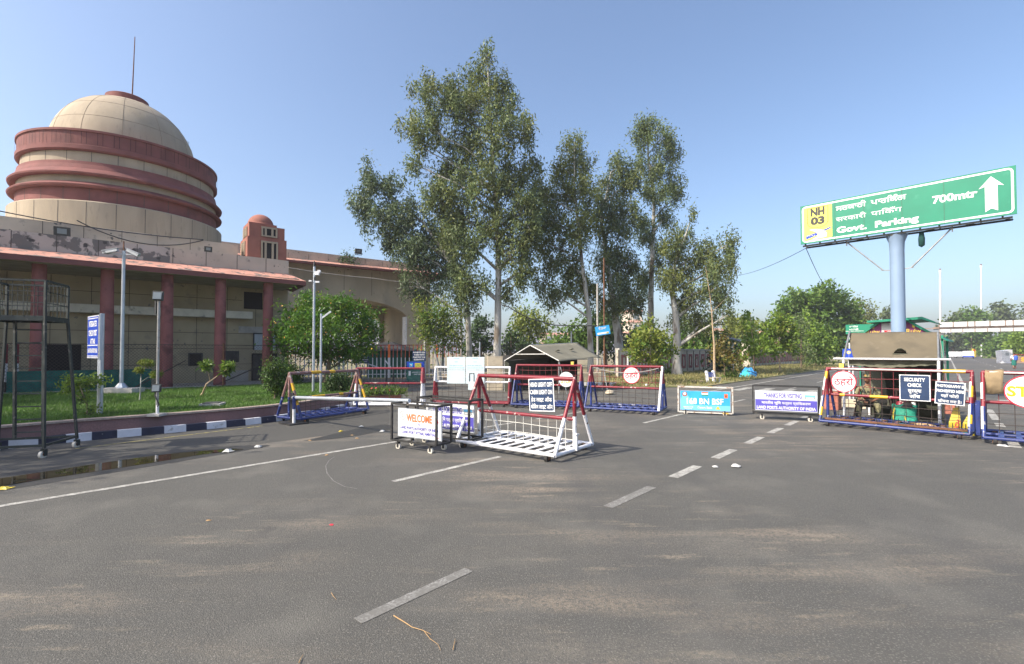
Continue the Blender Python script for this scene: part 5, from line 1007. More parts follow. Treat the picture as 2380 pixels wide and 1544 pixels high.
# ------------------------------------------------------------------ kiosk behind the shelter
kd = Vector((.69, -.72, 0)).normalized(); kn = Vector((-kd.y, kd.x, 0)); KO = Vector((P(2088, 800, 20.6).x, 20.6, 0))
ks = thing("roadside_kiosk", "purple advertising kiosk with a green pitched roof behind the canvas shelter", "kiosk", KO, math.atan2(kd.y, kd.x))
m = MB("green_st")
for x in (-1.6, 2.0):
    for y_ in (-1.1, 1.1): m.bar((x, y_, 0), (x, y_, 2.5), .10)
for sx in (-1, 1):
    for y_ in (-1.15,): m.bar((sx * 2.0, y_, 2.35), (sx * .55, y_, 3.15), .09)
m.build("post", ks)
m = MB("purple"); m.slab([(-1.75, -1.1, 2.35), (1.75, -1.1, 2.35), (1.6, -1.1, 2.55), (.8, -1.1, 3.08), (-.8, -1.1, 3.08), (-1.6, -1.1, 2.55)], Y * .04)
m.use("paper"); m.rect((-.30, -1.1, 2.72), X, Z, .52, .66, .004); m.use("red_pr"); m.text("ਚਾਹ", .14, (-.30, -1.1, 2.62), X, Z, off=.008); m.use("yell_pr")
for x in (-.95, .85): m.text("Ruby", .17, (x, -1.1, 2.62), X, Z, width=.62, bold=.01, off=.006); m.disc((x, -1.1, 2.90), X, Z, .07, off=.006)
m.rect((.6, -1.1, 2.45), X, Z, .5, .08, .006); m.use("white_pr").disc((1.3, -1.1, 2.48), X, Z, .13, .08, off=.006); m.build("panel", ks)
m = MB("green_st"); m.hexa([(-1.15, -1.5, 3.08), (1.25, -1.5, 3.14), (1.25, 1.5, 3.14), (-1.15, 1.5, 3.08)], [(-1.15, -1.5, 3.16), (1.25, -1.5, 3.24), (1.25, 1.5, 3.24), (-1.15, 1.5, 3.16)]); m.hexa([(1.25, -1.5, 3.14), (1.75, -1.4, 2.98), (1.75, 1.4, 2.98), (1.25, 1.5, 3.14)], [(1.25, -1.5, 3.24), (1.75, -1.4, 3.03), (1.75, 1.4, 3.03), (1.25, 1.5, 3.24)])
for sx in (-1, 1): m.hexa([(sx * 1.5, -1.3, 2.62), (sx * 2.25, -1.3, 2.26), (sx * 2.25, 1.3, 2.26), (sx * 1.5, 1.3, 2.62)], [(sx * 1.5, -1.3, 2.67), (sx * 2.25, -1.3, 2.30), (sx * 2.25, 1.3, 2.30), (sx * 1.5, 1.3, 2.67)])
m.build("roof", ks)
m = MB("dark"); m.slab([(-1.6, 1.1, 0), (1.6, 1.1, 0), (1.6, 1.1, 2.4), (-1.6, 1.1, 2.4)], Y * .03); m.slab([(-1.6, -1.05, 0), (1.5, -1.05, 0), (1.5, -1.05, 1.0), (-1.6, -1.05, 1.0)], Y * .03); m.build("body", ks); ks.scale = (.74, .9, 1)
gs = thing("direction_sign", "green direction sign in Punjabi half hidden behind the kiosk", "road sign", (P(2010, 800, 27).x, 27, 0), R(-44)); zt, zb_ = P(2000, 754, 27).z, P(2000, 776, 27).z
m = MB("white_st"); m.tube((-.72, .05, 0), (-.72, .05, zt), .04); m.tube((.72, .05, 0), (.72, .05, zt), .04); m.build("post", gs)
m = MB("sign_green"); m.box((0, 0, (zt + zb_) / 2), (1.75, .04, zt - zb_)); m.use("white_pr"); m.rect((0, -.02, zb_ + .16), X, Z, 1.75, .02, .004); m.text("ਲਾਹੌਰ", .09, (-.5, -.02, zt - .16), X, Z, off=.004, width=.4); m.text("ਅਟਾਰੀ", .09, (-.5, -.02, zt - .32), X, Z, off=.004, width=.45); m.text("23", .1, (.45, -.02, zt - .30), X, Z, off=.004); m.build("panel", gs)
bs = thing("blue_sign", "small blue road sign on a white post left of the canvas shelter", "road sign", (P(1973, 830, 19).x, 19, 0), R(-40)); zc_ = P(1973, 823, 19).z
m = MB("white_st"); m.tube((0, .03, 0), (0, .03, zc_ + .1), .035); m.tube((.12, .05, 0), (.12, .05, zc_ - .3), .02); m.build("post", bs); m = MB("sign_blue"); m.rect((0, 0, zc_), X, Z, .42, .42, .004, .12); m.slab([(-.2, .0, zc_ - .2), (.2, .0, zc_ - .2), (.2, .0, zc_ + .2), (-.2, .0, zc_ + .2)], Y * .015); m.use("yell_pr").disc((0, 0, zc_ + .06), X, Z, .07, off=.008); m.use("white_pr").disc((0, 0, zc_ + .06), X, Z, .04, off=.012); m.build("panel", bs)
# ------------------------------------------------------------------ gantry, flagpoles, far traffic
q0 = P(2183, 760, 82); q1 = q0 + Vector((.743, -.669, 0)) * 26; gz = 5.25
gn = thing("road_gantry", "white panelled gantry spanning the far road behind the kiosk", "gantry", (q0.x, q0.y, 0), math.atan2(-.669, .743))
m = MB("tile"); m.box((12.5, .1, gz + .62), (26.5, 1.1, .42)); m.use('black_st'); m.box((12.5, -.5, gz + .48), (26.5, .1, .12)); m.use('tile'); m.bar((-.2, -.3, gz + .6), (-3.5, -.3, gz + .62), .12); m.build("truss", gn)
m = MB("gantry"); m.box((13, -.6, gz + 1.18), (26, .08, .82)); m.box((13, -.62, gz + .14), (26, .08, .55)); m.use("tile")
for k, x in enumerate(np.arange(0, 26.5, 1.45)): m.box((x + .3 * (k % 3), -.65, gz + 1.18), (.14, .05, .82)); m.box((x, -.67, gz + .14), (.10, .05, .55))
m.build("panels", gn)
for x in (.3, 25.5):
    m = MB("gantry"); m.bar((x, .2, 0), (x, .2, gz + 1.4), .45); m.build("post", gn)
for u, v0, v1, Yd, lab in ((2186, 628, 818, 178, "tall white mast rising above the left end of the gantry"), (2281, 617, 818, 188, "tall white lattice mast behind the trees right of the gantry end")):
    p = P(u, 818, Yd); t = P(u - 1, v0, Yd); r = thing("mast", lab, "mast", (p.x, Yd, 0), 0, "white masts behind the gantry"); m = MB("white_st"); m.tube((0, 0, 0), (t.x - p.x, 0, t.z), .40 if u < 2200 else .26, .30 if u < 2200 else .2, 8); m.build("pole", r); m = MB("white_st"); m.box((t.x - p.x, 0, t.z - .4), (.5, .5, .8)); m.use("rust"); m.box((t.x - p.x, 0, t.z + .25), (.3, .3, .5)); m.build("head", r)
def vehicle(name, label, cat, u, v, Yd, Wd, Ln, Ht, mats, windshield=True, stripe=None, top=None):
    p = P(u, v, Yd); r = thing(name, label, cat, (p.x, Yd, .012), R(-42), "far traffic on the road")
    m = MB(mats[0]); h0 = .35; m.hexa([(-Wd / 2, -Ln / 2, h0), (Wd / 2, -Ln / 2, h0), (Wd / 2, Ln / 2, h0), (-Wd / 2, Ln / 2, h0)], [(-Wd / 2, -Ln / 2, Ht * .52), (Wd / 2, -Ln / 2, Ht * .52), (Wd / 2, Ln / 2, Ht * .52), (-Wd / 2, Ln / 2, Ht * .52)]); m.hexa([(-Wd / 2 + .01, -Ln / 2 + .02, Ht * .52), (Wd / 2 - .01, -Ln / 2 + .02, Ht * .52), (Wd / 2 - .01, Ln / 2, Ht * .52), (-Wd / 2 + .01, Ln / 2, Ht * .52)], [(-Wd / 2 + .12, -Ln / 2 + .35, Ht), (Wd / 2 - .12, -Ln / 2 + .35, Ht), (Wd / 2 - .12, Ln / 2 - .1, Ht), (-Wd / 2 + .12, Ln / 2 - .1, Ht)])
    m.use(stripe or mats[0]); m.box((0, -Ln / 2 - .02, h0 + .2), (Wd * .98, .06, .35)); m.build("body", r)
    m = MB("glass"); m.sheet([(-Wd / 2 + .14, -Ln / 2 + .05, Ht * .55), (Wd / 2 - .14, -Ln / 2 + .05, Ht * .55), (Wd / 2 - .2, -Ln / 2 + .30, Ht * .92), (-Wd / 2 + .2, -Ln / 2 + .30, Ht * .92)]); m.build("windscreen", r)
    for sx in (-1, 1):
        for sy in (-1, 1): m = MB("rubber"); m.path([(sx * (Wd / 2 - .2), sy * Ln * .32, .35), (sx * (Wd / 2 + .01), sy * Ln * .32, .35)], .35, 14, False); m.build("wheel", r)
        m = MB("lamp_glass"); m.disc((sx * Wd * .36, -Ln / 2 - .06, h0 + .42), X, Z, .1); m.build("headlight", r)
    if top: m = MB(top); m.box((0, -Ln / 2 + 1.2, Ht + .35), (Wd * .55, 1.2, .7)); m.build("roof_load", r)
vehicle("van", "pale silver van far down the road left of the smoke", "van", 2214, 829, 150, 2.0, 4.6, 1.9, ("silver",)); vehicle("van", "second silver van close beside the pale one far down the road", "van", 2228, 829, 156, 2.0, 4.6, 1.9, ("silver",)); vehicle("minibus", "white and blue minibus far down the road with a yellow load on top", "minibus", 2250, 829.5, 140, 2.4, 6.0, 2.1, ("white_st",), stripe="sign_blue", top=None)
b = MB("yell_pr"); p = P(2264, 825, 150); b.box((p.x, p.y, 1.6), (1.0, .3, 2.6)); b.use("red_pr"); b.box((p.x, p.y - .16, 2.4), (.5, .05, .5)); single(b, "advertising_board", "small yellow board standing far off beside the minibus", "signboard", (p.x, p.y, 0))
b = MB("white_st"); p = P(2341, 842, 80); q = P(2341, 820, 80); W = 26 / F * 80; b.hexa([(p.x - W * .4, 80, 0), (p.x + W * .5, 80, 0), (p.x + W * .5, 81, 0), (p.x - W * .4, 81, 0)], [(p.x - W * .5, 80, q.z + .3), (p.x + W * .5, 80, q.z + .5), (p.x + W * .5, 81, q.z + .5), (p.x - W * .5, 81, q.z + .3)]); b.use("grey_pr"); b.rect((p.x, 80, 1.5), X, Z, W * .3, .5, .03); single(b, "white_hoarding", "plain white hoarding at the right roadside beyond the walking man", "hoarding", (p.x, 80, 0))
rp = P(2392, 850, 54); sr = thing("stop_board", "rusty brown roadside board with yellow STOP lettering at the right edge", "sign board", (rp.x, 54, 0), R(-30)); m = MB("tile"); m.box((.2, 0, 1.0), (2.6, .06, .8)); m.use("orange2"); m.text("STOP", .42, (.2, -.03, .82), X, Z, width=1.7, bold=.03, off=.01); m.build("panel", sr); m = MB("red_st"); m.bar((-1.2, 0, 1.55), (1.6, 0, 1.55), .09); m.bar((-1.1, .02, 0), (-1.1, .02, 1.6), .08); m.bar((1.5, .02, 0), (1.5, .02, 1.6), .08); m.bar((-.4, .02, 0), (-.2, .02, .7), .08); m.build("frame", sr)
wm = thing("person", "man in white and blue top and green wrap walking away at the right roadside", "person", (P(2357, 855, 53).x, 53, .012), R(150))
J = [(0, 0, .92, .14, .11), (0, .01, 1.15, .13, .1), (0, .0, 1.38, .17, .11), (0, -.01, 1.5, .06), (0, -.02, 1.6, .05), (-.2, 0, 1.40, .06), (-.25, .05, 1.12, .047), (-.24, -.04, .88, .04), (.2, 0, 1.40, .06), (.25, .06, 1.12, .047), (.23, -.02, .88, .04), (-.1, 0, .88, .09), (-.1, -.10, .5, .07), (-.1, -.05, .09, .05), (.1, 0, .88, .09), (.1, .05, .5, .07), (.1, .2, .12, .05), (-.1, -.2, .04, .04), (.1, .06, .05, .04), (-.24, -.06, .80, .03), (.23, -.04, .80, .03)]
Eg = [(0, 1), (1, 2), (2, 3), (3, 4), (2, 5), (5, 6), (6, 7), (2, 8), (8, 9), (9, 10), (0, 11), (11, 12), (12, 13), (0, 14), (14, 15), (15, 16), (13, 17), (16, 18), (7, 19), (10, 20)]
skin_body("body", J, Eg, "skin", wm); skin_body("shirt", [(0, 0, .9, .16, .13), (0, .01, 1.15, .15, .12), (0, 0, 1.38, .19, .125), (0, -.01, 1.48, .07), (-.2, 0, 1.40, .075), (-.25, .05, 1.12, .062), (.2, 0, 1.40, .075), (.25, .06, 1.12, .062)], [(0, 1), (1, 2), (2, 3), (2, 4), (4, 5), (2, 6), (6, 7)], "cloth_w", wm)
m = MB("cloth_b"); m.lathe([(.18, .95), (.20, 1.2), (.2, 1.36), (.1, 1.45)], 14, (-.12, .02, 0)); m.build("shawl", wm); m = MB("cloth_g"); m.lathe([(.20, .38), (.20, .7), (.18, .98)], 14); m.build("wrap", wm); head(wm, (0, -.02, 1.68), 0, "skin_h")
# ------------------------------------------------------------------ compound wall, buildings, roadside furniture
w0, w1 = Vector((7.6, 34.4, 0)), Vector((24.5, 53.5, 0)); wd = (w1 - w0).normalized(); wo = Vector((wd.y, -wd.x, 0))
def compound(a, c, label, hgt=2.0, px=1.55):
    d = (c - a).normalized(); o_ = Vector((d.y, -d.x, 0)); L = (c - a).length; r = thing("compound_wall", label, "wall", a, math.atan2(d.y, d.x), "compound walls along the verge")
    m = MB("cream_wall"); m.box((L / 2, .15, hgt / 2), (L, .24, hgt)); m.use("conc"); m.box((L / 2, .13, hgt + .06), (L, .34, .12)); m.build("wall", r); m = MB("red_st"); m.use("maroon_col"); n_ = int(L / px)
    for i in range(n_):
        x = px * (i + .5)
        for dx in (-.30, .30): m.box((x + dx, .0, hgt * .52), (.14, .07, hgt * .62))
        for dz in (-.26, .26): m.box((x, .0, hgt * (.52 + dz)), (.46, .07, hgt * .10))
    m.use("joint")
    for i in range(n_ + 1): m.box((px * i, .02, hgt / 2), (.07, .06, hgt))
    m.build("panel_frames", r); return r
compound(w0, w1, "cream compound wall with maroon panel frames behind the big trees"); compound(w1 + wd * 5.5, w1 + wd * 60, "continuation of the maroon framed wall beyond the gate pillar", 2.1)
b = MB("cream_wall"); p = w1 + wd * 5; b.box((p.x, p.y, 1.5), (.9, .9, 3.0), R(48)); b.use("red_pr"); b.box((p.x - .5, p.y - .45, 1.7), (.6, .05, .2), R(48)); single(b, "gate_pillar", "cream gate pillar at the gap in the maroon framed wall", "pillar", (p.x, p.y, 0))
cwl = MB("conc"); a, c = P(1150, 855, 40), P(1300, 855, 37); a.z = c.z = 0; cwl.use("stone"); cwl.use(M("grey_wall", (.26, .245, .22), .9, var=.2)); cwl.bar(a + Z * .8, c + Z * .8, .25, 1.6); cwl.use("black_st")
for i in range(44): q = a.lerp(c, i / 43); cwl.bar(q + Z * 1.6, q + Z * 2.5, .035)
single(cwl, "boundary_wall", "grey boundary wall topped with dark iron bars left of the army tent", "wall", a.lerp(c, .5))
b = MB("stone"); p = P(1150, 860, 23.5); b.box((p.x, 23.5, .82), (.72, .5, 1.64), .1); single(b, "whitewashed_block", "tall whitewashed stone block behind the pale blue posters", "block", (p.x, 23.5, 0))
b = MB("stone"); a, c = P(1284, 892, 27.5), P(1402, 892, 28.5); a.z = c.z = 0; b.bar(a + Z * .32, c + Z * .32, .6, .64); single(b, "planter_wall", "low beige stone planter wall right of the army tent", "wall", a.lerp(c, .5))
b = MB("kerb_w"); a, c = G(1270, 898), G(1432, 899)
for i in range(10): b.use("kerb_w" if i % 2 else "kerb_b"); b.bar(a.lerp(c, i / 10) + Z * .11, a.lerp(c, (i + 1) / 10) + Z * .11, .15, .22)
tag(struct(b, "far_kerb"), "black and white kerb in front of the planter wall", "kerb")
def building(label, u0, u1, v0, v1, Yd, wallm, fl=2):
    a, c = P(u0, v1, Yd), P(u1, v1, Yd); t = P(u0, v0, Yd).z; r = thing("far_building", label, "building", ((a.x + c.x) / 2, Yd + 4, 0), 0, "pale buildings beyond the trees"); W = c.x - a.x; m = MB(wallm); m.box((0, 0, t / 2), (W, 8, t)); m.build("wall", r); m = MB("pink_wall")
    for k in range(fl + 1): m.box((0, -.1, t * (k + .5) / (fl + .5)), (W + .4, 8.2, .5))
    m.build("floor_band", r)
    for k in range(fl):
        for i in range(max(2, int(W / 3.5))): m = MB("glass"); m.box((-W / 2 + 1.8 + i * 3.4, -4.02, t * (k + .95) / (fl + .5)), (1.4, .08, 1.3)); m.build("window", r)
building("long pink and cream building behind the army tent", 1258, 1345, 776, 818, 115, "cream_wall", 2); building("tall narrow pink and cream building behind the middle tree trunks", 1462, 1492, 722, 818, 120, "cream_wall", 4); building("cream and terracotta building behind the compound wall", 1640, 1715, 766, 818, 110, "cream_wall", 2); building("terracotta roofed building behind the roadside saplings", 1775, 1832, 771, 818, 120, "cream_wall", 2)
bp_ = G(1659, 891); bn = thing("park_bench", "blue and white concrete bench with a yellowish seat on the verge", "bench", bp_ + Z * .05, R(42)); bn.scale = (.85, .8, .64); m = MB("sign_blue")
for i in range(4): m.box((0, .22 + i * .02, .55 + i * .11), (1.0, .03, .09), 0, R(-12))
m.build("backrest", bn); m = MB("stone"); m.box((.1, -.05, .42), (1.25, .42, .05)); m.build("seat", bn)
for sx in (-.5, .5): m = MB("white_st"); m.bar((sx, .18, 0), (sx, .30, 1.0), .12, .2); m.bar((sx, -.2, 0), (sx, -.2, .40), .1); m.tube((sx, .28, .9), (sx, .32, 1.08), .13, .08); m.build("arm", bn)
tp_ = Vector((P(1740, 876, 35.5).x, 35.5, .05)); q = random.Random(3); m = MB("tarp"); vs = [(0.1, 0, .62)]
for k, rr in enumerate((.28, .5, .62)):
    for j in range(11): a = 2 * math.pi * j / 11; vs.append((rr * math.cos(a) * q.uniform(.75, 1.2), rr * math.sin(a) * q.uniform(.75, 1.2), max(0, (.5, .26, 0)[k] * q.uniform(.35, 1.5))))
fs = [(0, 1 + j, 1 + (j + 1) % 11) for j in range(11)] + [(1 + k * 11 + j, 12 + k * 11 + j, 12 + k * 11 + (j + 1) % 11, 1 + k * 11 + (j + 1) % 11) for k in range(2) for j in range(11)]; m.add(vs, fs); m.use("tarp2"); m.add([(-.85, -.4, 0), (-.1, -.6, .02), (-.2, -.3, .52), (-.5, -.15, .36)], [(0, 1, 2, 3)]); m.use("black_st"); m.path([(-.3, -.35, .45), (.05, -.5, .35), (.35, -.5, .2), (.5, -.35, .02)], .03, 6); o = m.build("tarp_heap"); o.location = tp_; tag(o, "heap of blue and teal tarpaulin at the foot of a verge tree", "tarpaulin")
so_ = thing("solar_panel", "dark tilted solar panel on a white post behind the verge trees", "solar panel", (P(1703, 800, 47).x, 47, .05)); zt = P(1703, 790, 47).z; m = MB("white_st"); m.tube((0, 0, 0), (0, 0, zt), .09); m.bar((0, -.3, zt - .9), (.7, -.3, zt - .1), .06); m.build("post", so_); m = MB("dark"); m.box((.1, 0, zt), (2.0, 1.8, .07), 0, R(14), R(14)); m.build("panel", so_)
ep = thing("power_pole", "thin power pole with two cross arms behind the verge trees", "power pole", (P(1675, 830, 52).x, 52, .05)); zt = P(1675, 745, 52).z; m = MB("conc"); m.tube((0, 0, 0), (0, 0, zt), .11, .07); m.build("pole", ep); m = MB("black_st"); m.bar((-1.0, 0, zt - .5), (.5, 0, zt - .5), .1); m.bar((-.8, 0, zt - 1.5), (.5, 0, zt - 1.5), .1); m.build("cross_arm", ep)
for u, Yd, v0, rad, mat, lab in ((1389, 33, 660, .075, "conc", "grey concrete pole behind the tilted blue sign"), (1404.5, 31, 600, .055, "rust", "rusty steel pole beside the tilted blue sign"), (1328, 40, 770, .06, "galv", "thin pale pole behind the ridge of the army tent"), (1072, 38, 640, .10, "conc", "grey pole among the trees right of the gatehouse"), (1115, 30, 795, .05, "galv", "short white pole between the two grey tree trunks")):
    p = P(u, 830, Yd); r = thing("utility_pole", lab, "pole", (p.x, Yd, 0), 0, "utility poles among the trees"); m = MB(mat); m.tube((0, 0, 0), (0, 0, P(u, v0, Yd).z), rad, rad * .85); m.build("pole", r)
q = thing("blue_sign", "small tilted blue and white sign in Punjabi on the rusty pole", "sign", (P(1400.5, 768.5, 30.9).x, 30.86, P(1400.5, 768.5, 30.9).z), 0); m = MB("sign_cyan"); tl = R(9); ex, ey = Vector((math.cos(tl), 0, math.sin(tl))), Vector((-math.sin(tl), 0, math.cos(tl))); W, H = .92, .58
m.slab([ex * (sx * W / 2) + ey * (sz * H / 2) for sx, sz in ((-1, -1), (1, -1), (1, 1), (-1, 1))], Y * .02); m.use("white_pr"); m.text("ਵੇਰਕਾ", .16, ey * .06, ex, ey, width=.5, off=.006); m.rect(ey * -.17, ex, ey, W * .8, .12, .004); m.use("yell_pr").rect(ey * -.19 + ex * .28, ex, ey, .14, .08, .008); m.build("panel", q)
b = MB("white_st"); p = P(1459, 868, 27); b.bar((p.x, 27, 0), (p.x, 27, P(1459, 828, 27).z), .07); b.use("sign_navy"); b.box((p.x + .2, 27.05, .75), (.5, .04, .7)); b.use("white_pr")
for k in range(3): b.box((p.x + .2, 27.02, .58 + k * .16), (.38, .02, .05))
single(b, "marker_post", "short white post with a small navy plate behind the mid road barricade", "post", (p.x, 27, 0))
# ------------------------------------------------------------------ litter on the road
def crumple(name, label, cat, u, v, s, mat, flat=.35, seed=1, z=.016):
    q = random.Random(seed); m = MB(mat); vs = [(0, 0, s * flat)]; n_ = 9
    for k, rr in enumerate((.5, 1)):
        for j in range(n_): a = 2 * math.pi * j / n_; vs.append((s * rr * math.cos(a) * q.uniform(.6, 1.25), s * rr * math.sin(a) * q.uniform(.6, 1.25), s * flat * (q.uniform(.3, 1.1) if k == 0 else q.uniform(0, .25))))
    m.add(vs, [(0, 1 + j, 1 + (j + 1) % n_) for j in range(n_)] + [(1 + j, 1 + n_ + j, 1 + n_ + (j + 1) % n_, 1 + (j + 1) % n_) for j in range(n_)]); o = m.build(name); o.location = G(u, v, z); o.rotation_euler.z = seed; tag(o, label, cat)
for i, (u, v, s, mat, lab) in enumerate(((1710, 1084, .085, "paper", "larger crumpled white paper beside the dashed lane line"), (1663, 1086, .05, "paper", "small crumpled white paper scrap beside the dashed lane line"), (530, 1050, .10, "paper", "clear plastic bottle scrap lying in the puddle"), (600, 1039, .07, "paper", "white paper scrap just right of the puddle end"), (840, 992, .06, "paper", "white paper scrap near the base of the striped barricade"), (792, 1003, .055, "yell_pr", "yellow wrapper below the striped barricade"), (888, 1003, .07, "paper", "white scrap beside the wet patch"))): crumple("litter", lab, "litter", u, v, s, mat, .5, i + 2, .022)
for i, (u, v, s, mat, lab) in enumerate(((484, 1210, .03, "twig", "brown dry leaf at the left of the near road"), (770, 1220, .025, "red_pr", "small red scrap on the near road"), (760, 1058, .04, "twig", "dry orange leaf by the wet patch"), (830, 1019, .05, "twig", "curled brown leaf beside the wet patch"), (818, 1012, .04, "twig", "pale dry leaf beside the wet patch"), (720, 1024, .045, "twig", "brown leaf at the left tip of the wet patch"), (10, 1136, .09, "yell_pr", "yellow and white wrapper at the left end of the puddle"), (2330, 1037, .10, "paper", "torn printed wrapper under the wheel of the STOP barricade"))): crumple("litter", lab, "litter", u, v, s, mat, .3, i + 20)
def twig(label, px, r0, side=()):
    m = MB("twig"); pts = [G(u, v, .022) for u, v in px]; m.path(pts, list(np.linspace(r0, r0 * .3, len(pts))), 6)
    for i, pp_ in side: m.path([pts[i]] + [G(u, v, .022) for u, v in pp_], list(np.linspace(r0 * .6, r0 * .2, 1 + len(pp_))), 5)
    single(m, "fallen_twig", label, "twig", pts[0])
twig("long forked brown twig on the near road below the worn lane mark", ((915, 1431), (940, 1446), (958, 1458), (985, 1466), (1002, 1475)), .0045, ((3, ((1000, 1485), (1018, 1498), (1024, 1512))),))
twig("short dark twig at the bottom edge of the road", ((695, 1540), (699, 1530), (705, 1521)), .004); twig("thin twig right of the forked twig", ((1053, 1510), (1056, 1495), (1058, 1484)), .003, ((1, ((1062, 1490),)),)); twig("small curled twig on the road left of the worn lane mark", ((770, 1378), (775, 1386), (782, 1394)), .003)
# ------------------------------------------------------------------ overhead cables
def cable(label, pts, r, mat="cable", sag=0., n=20):
    m = MB(mat); full = []
    for a, c in zip(pts, pts[1:]): full += [a.lerp(c, t) - Z * (sag * 4 * t * (1 - t)) for t in np.linspace(0, 1, n)]
    m.path(full, r, 5); single(m, "overhead_cable", label, "cable", pts[0])
lc = PB + Vector((.69, -.72, 0)).normalized() * -3.0 + Z * 6.2
cable("thin cable from the left corner of the overhead sign to the trees", [lc, P(1700, 642, 38)], .012, sag=.25); cable("thin cable dropping from the overhead sign to the green treetops", [lc, P(1945, 686, 60)], .014, sag=.8)
cable("pale cable running along the gatehouse wall to the trees", [gp(-1, .05, 8.45), gp(6.5, .2, 8.0), gp(12.6, .3, 7.95)], .03, "cable_l", .12); cable("thick black cable looping from a pale trunk to the tilted blue sign", [P(1166, 708, 31.5), P(1180, 712, 31), P(1225, 738, 31), P(1290, 756, 31), P(1388, 757, 31)], .035, sag=.03, n=6)
cable("black cable hanging down the wall at the right end of the arcade", [fp(.6, -1.9, 5.0), fp(.35, -2.0, 4.0), fp(.5, -2.3, 2.9)], .022, sag=.05, n=8)
# ------------------------------------------------------------------ vegetation
def leaf_mesh(name, pos, L, Wd, mat, droop, parent, origin, jit=.35, up=0.):
    n = len(pos); pos = np.asarray(pos) - np.array(origin)
    d = RNG.normal(0, 1, (n, 3)); d[:, 2] -= droop; d[:, 2] += up; d /= np.linalg.norm(d, axis=1)[:, None]
    s = np.cross(d, RNG.normal(0, 1, (n, 3))); s /= np.linalg.norm(s, axis=1)[:, None] + 1e-9
    l = L * RNG.uniform(1 - jit, 1 + jit, n)[:, None]; wd_ = Wd * RNG.uniform(1 - jit, 1 + jit, n)[:, None]
    nn = np.cross(d, s) * l * .12
    v = np.stack([pos, pos + d * l * .45 + s * wd_ / 2 + nn, pos + d * l, pos + d * l * .45 - s * wd_ / 2 + nn], 1).reshape(-1, 3)
    me = bpy.data.meshes.new(name); me.vertices.add(4 * n); me.vertices.foreach_set("co", v.ravel()); me.loops.add(4 * n); me.loops.foreach_set("vertex_index", np.arange(4 * n, dtype=np.int32))
    me.polygons.add(n); me.polygons.foreach_set("loop_start", np.arange(0, 4 * n, 4, dtype=np.int32)); me.polygons.foreach_set("loop_total", np.full(n, 4, dtype=np.int32)); me.update(calc_edges=True)
    me.materials.append(MT[mat]); o = bpy.data.objects.new(name, me); COL.objects.link(o); o.parent = parent; return o
